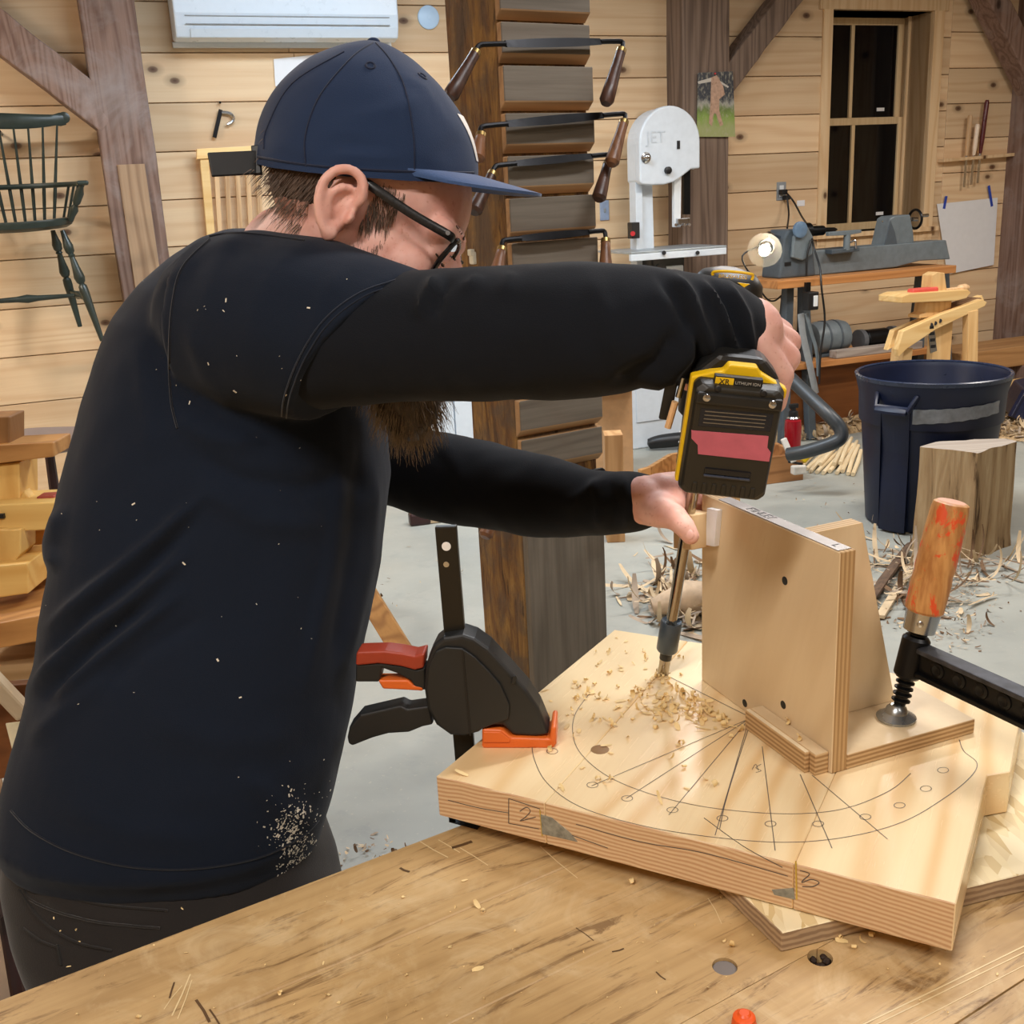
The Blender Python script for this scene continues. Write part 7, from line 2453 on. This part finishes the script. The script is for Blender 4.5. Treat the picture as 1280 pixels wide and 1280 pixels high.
# ---- trousers and shoes
tr = MB()
trr = [(985, 28, 396, 1.135, .120), (1040, 20, 404, 1.135, .126), (1085, 16, 420, 1.135, .130), (1130, 24, 428, 1.135, .130), (1180, 44, 432, 1.135, .126), (1240, 80, 432, 1.135, .118), (1300, 120, 425, 1.135, .10)]
tr.rings([tor_ring(*t, n=48) for t in trr])
hipl = at(240, 1200, 1.135)
for s_, dx in ((-1, .02), (1, -.02)):
    h = hipl + Vector((0, s_ * .075, -.0))
    kn_ = Vector((hipl.x + .035 + dx, hipl.y + s_ * .1, .47))
    an = Vector((hipl.x - .02 + dx, hipl.y + s_ * .11, .06))
    tr.cap(h, kn_, .092, .068, 20)
    tr.cap(kn_, an, .068, .062, 20)
tme = fuse(tr, .007, 5, 'trousers')
folds(tme, [([(40, 1110), (110, 1148), (210, 1158)], .004, 8), ([(60, 1165), (130, 1185)], .003, 8)])
ripple(tme, .004, 11, 1.0)
trs = link('trousers', finish(tme, M_trouser), man, label='charcoal work trousers')
tsf = Surf(tme)
M_ts = fabric('trouser_seam', '1e1c1b', '272422', 600)
for pl in ([(31, 1092), (38, 1124), (110, 1150), (200, 1160)], [(24, 1112), (52, 1150), (92, 1176), (140, 1188)], [(30, 1160), (52, 1176), (74, 1184)], [(72, 1180), (77, 1206)], [(33, 1100), (115, 1128), (210, 1138)]):
    seam('pocket_seam', pl, .0014, M_ts, trs, tsf, .0005)
M_shoe = plain('brown_boot', '4a3626', .5)
for s_, dx in ((-1, .02), (1, -.02)):
    b = Vector((hipl.x - .02 + dx, hipl.y + s_ * .11, 0))
    q = MB()
    q.ell(b + Vector((.06, 0, .045)), (.13, 0, 0), (0, .046, 0), (0, 0, .044), 20, 12)
    q.cap(b + Vector((-.01, 0, .06)), b + Vector((-.01, 0, .13)), .05, .05, 16)
    sm_ = fuse(q, .006, 3, 'boot')
    c_ = coords(sm_)
    c_[:, 2] = np.maximum(c_[:, 2], .012)
    setco(sm_, c_)
    bo = link('boot', finish(sm_, M_shoe), man)
    q = MB()
    q.tube([b + Vector((x, 0, .0075)) for x in (-.068, -.05, 0, .07, .14, .178, .19)], [(.02, .007), (.042, .007), (.04, .007), (.048, .007), (.046, .007), (.025, .007), (.005, .007)], 16, flat=(0, 1, 0))
    q.build('sole', M_black, bo, smooth=True)

# ---- cap
capd = [((318, 197), (597, 220), .088), ((319, 180), (597, 203), .0888), ((323, 158), (593, 181), .0885), ((331, 135), (584, 158), .0865), ((344, 113), (571, 134), .082), ((362, 93), (554, 111), .0745), ((385, 76), (533, 91), .064), ((412, 63), (512, 73), .049), ((442, 55), (490, 60), .028), ((464, 52), (474, 53), .006)]
DC = 1.05
CLT = (HLt * math.cos(.24) + UPV * math.sin(.24)).normalized()   # the cap sits rolled a little towards the lens
q = MB()
rs = []
for (l, r, b) in capd:
    L_, R_ = at(l[0], l[1], DC), at(r[0], r[1], DC)
    c, hx_ = (L_ + R_) / 2, (R_ - L_) / 2
    dip = .014 * max(0.0, 1 - len(rs) / 4.0)
    rs.append([c + hx_ * math.cos(t) + CLT * b * math.sin(t) - UPV * dip * max(0.0, -math.sin(t)) ** .7 for t in [2 * math.pi * j / 72 for j in range(72)]])
fin = []
for i in range(len(rs) - 1):
    for j in range(4):
        t = j / 4
        p0, p1, p2, p3 = rs[max(i - 1, 0)], rs[i], rs[i + 1], rs[min(i + 2, len(rs) - 1)]
        fin.append([0.5 * ((2 * b_) + (c_ - a_) * t + (2 * a_ - 5 * b_ + 4 * c_ - d_) * t * t + (3 * b_ - a_ - 3 * c_ + d_) * t ** 3) for a_, b_, c_, d_ in zip(p0, p1, p2, p3)])
fin.append(rs[-1])
q.rings(fin)
cme = q.mesh('cap_crown', M_cap, True)
folds(cme, [([(330, 190), (395, 208), (440, 204), (560, 212)], -.0022, 7), ([(398, 205), (420, 178), (480, 186)], -.003, 7), ([(410, 200), (460, 196), (500, 204)], .003, 8), ([(430, 150), (480, 140), (530, 120)], .0015, 8), ([(490, 88), (530, 110), (570, 170)], .0015, 4), ([(550, 200), (575, 170)], -.001, 8)])
ripple(cme, .0012, 30, 4.0)
cap_ = link('cap', cme, man, smooth=True, angle=60, label='navy baseball cap')
csf = Surf(cme)
M_capseam = fabric('cap_seam', '121d36', '18243f', 1100)
for pl in ([(383, 208), (382, 170), (400, 120), (440, 72), (466, 54)], [(518, 216), (517, 170), (506, 110), (488, 75), (470, 54)], [(330, 186), (334, 160), (365, 105), (430, 65)]):
    seam('panel_seam', pl, .0009, M_capseam, cap_, csf, .0003)
seam('band_seam', [(322, 196), (380, 206), (450, 212), (520, 215), (592, 216)], .0012, M_capseam, cap_, csf, .0003)
for x, y in ((463, 82), (528, 95)):
    h, n_ = csf.hit(x, y, .0)
    if h is not None:
        a_ = n_.orthogonal().normalized()
        b_ = n_.cross(a_)
        MB().tube([h + (a_ * math.cos(t) + b_ * math.sin(t)) * .0042 for t in [2 * math.pi * i / 16 for i in range(17)]], .0012, 6).build('eyelet', M_capseam, cap_, smooth=True)
MB().ell(at(467, 53, DC), RGT * .0068, FWD * .0068, UPV * .0042, 14, 8).build('button', M_cap, cap_, smooth=True)
Lb, Rb = at(318, 199, DC), at(597, 221, DC)
cc0, hx0_ = (Lb + Rb) / 2, (Rb - Lb) / 2
cdx = hx0_.normalized()
cdu = CLT.cross(cdx)
if cdu.z < 0:
    cdu = -cdu
bout = (at(677, 244, DC) - Rb)
q = MB()
top_r, bot_r = [], []
NU, NV = 24, 8
for j in range(NV + 1):
    v = j / NV
    a_, b_ = [], []
    for i in range(NU + 1):
        u = -1 + 2 * i / NU
        t = u * math.radians(66)
        basep = cc0 + hx0_ * math.cos(t) * 1.0 + CLT * .0885 * math.sin(t)
        e = max(0.0, 1 - abs(u) ** 2.4) ** .55
        tip = basep + bout * e * (1.0) + hx0_ * (0)
        p = basep.lerp(tip, v) - cdu * (.005 * u * u * (0.35 + .65 * v))
        a_.append(p + cdu * .0012)
        b_.append(p - cdu * .0016)
    top_r.append(a_)
    bot_r.append(b_)
n_ = NU + 1
vs_ = [p for r in top_r for p in r] + [p for r in bot_r for p in r]
off = n_ * (NV + 1)
fs = []
for j in range(NV):
    for i in range(NU):
        a_ = j * n_ + i
        fs.append((a_, a_ + 1, a_ + n_ + 1, a_ + n_))
        fs.append((off + a_, off + a_ + n_, off + a_ + n_ + 1, off + a_ + 1))
for i in range(NU):
    a_ = NV * n_ + i
    fs.append((a_, a_ + 1, off + a_ + 1, off + a_))
q.add(vs_, fs)
q.build('brim', M_brim, cap_, smooth=True, label='curved blue brim')
# white front badge, seen edge on
c = cc0 + hx0_ * .985 + cdu * .036
h = csf.b.ray_cast(c + cdx * .1, -cdx)
if h[0] is not None:
    for k_ in range(5):
        q = MB()
        break
    pts = []
    for i in range(13):
        for j in range(2):
            pass
    rs = []
    for v in np.linspace(-.022, .02, 7):
        r = []
        for u in np.linspace(-.014, .044, 9):
            hh = csf.b.ray_cast(cc0 + hx0_ * 1.5 + cdu * (.036 + v) + CLT * float(u), -cdx)
            r.append(hh[0] + hh[1] * .0008 if hh[0] is not None else c)
        rs.append(r)
    q = MB()
    q.rings(rs, False, 0, False)
    q.build('badge', plain('white_badge', 'e6e2da', .6), cap_, label='white front badge')
MB().bar(at(324, 203, 1.02), at(262, 206, 1.0), .0035, .0225, UPV).build('strap_tail', plain('black_strap', '0c0d10', .5), cap_, bevel=.001, label='black strap end sticking out')
MB().bar(at(326, 200, 1.02), at(316, 201, 1.02), .006, .028, UPV).build('strap_loop', bpy.data.materials['black_strap'], cap_, bevel=.001)

# ---- glasses
gl_ = link('glasses', MB().tube([hd(.0955, -.008, .024), hd(.103, 0, .027), hd(.0955, .008, .024)], .0022, 8).mesh('glasses', M_frame, True), man)
M_lens = NT('clear_lens')
M_lens.set((1, 1, 1), .02)
M_lens.b.inputs['Transmission Weight'].default_value = 1.0
M_lens.b.inputs['IOR'].default_value = 1.05
for s_ in (-1, 1):
    def lr(t, k_=1.0):
        a_, b_ = .026 * k_, .0185 * k_
        ct, sn_ = math.cos(t), math.sin(t)
        x, y = a_ * math.copysign(abs(ct) ** .62, ct), b_ * math.copysign(abs(sn_) ** .62, sn_)
        return hd(.0955 - .06 * max(0, x) ** 1.0 * .25 - (.016 - y) * .2, s_ * (.0335 + x), .0165 + y)
    q = MB()
    q.tube([lr(2 * math.pi * i / 36) for i in range(37)], [(.0028, .0022)] * 37, 8)
    rim = q.build('rim', M_frame, gl_, smooth=True)
    q = MB()
    q.add([lr(2 * math.pi * i / 36, .97) + HF * .0006 for i in range(36)] + [lr(2 * math.pi * i / 36, .97) - HF * .0006 for i in range(36)], [tuple(range(36)), tuple(range(72 - 1, 35, -1))] + [(i, 36 + i, 36 + (i + 1) % 36, (i + 1) % 36) for i in range(36)])
    q.build('lens', M_lens.m, rim)
    tpts = smooth_path([hd(.0925, s_ * .0625, .030), hd(.087, s_ * .070, .030), hd(.05, s_ * .0745, .030), hd(.008, s_ * .0765, .034), hd(-.008, s_ * .071, .036), hd(-.022, s_ * .066, .024)], 5)
    q = MB()
    q.tube(tpts, [(.0044, .0017)] * (len(tpts) - 10) + [(.0034, .0016)] * 10, 8, flat=HU)
    tm = q.build('temple', plain('checked_temple', '1b1b1c', .35, var=.6, scale=420) if 'checked_temple' not in bpy.data.materials else bpy.data.materials['checked_temple'], gl_, smooth=True)
    MB().cyl(hd(.087, s_ * .0715, .0305), hd(.087, s_ * .0735, .0305), .0022, 10).build('hinge', M_steel, tm, smooth=True)
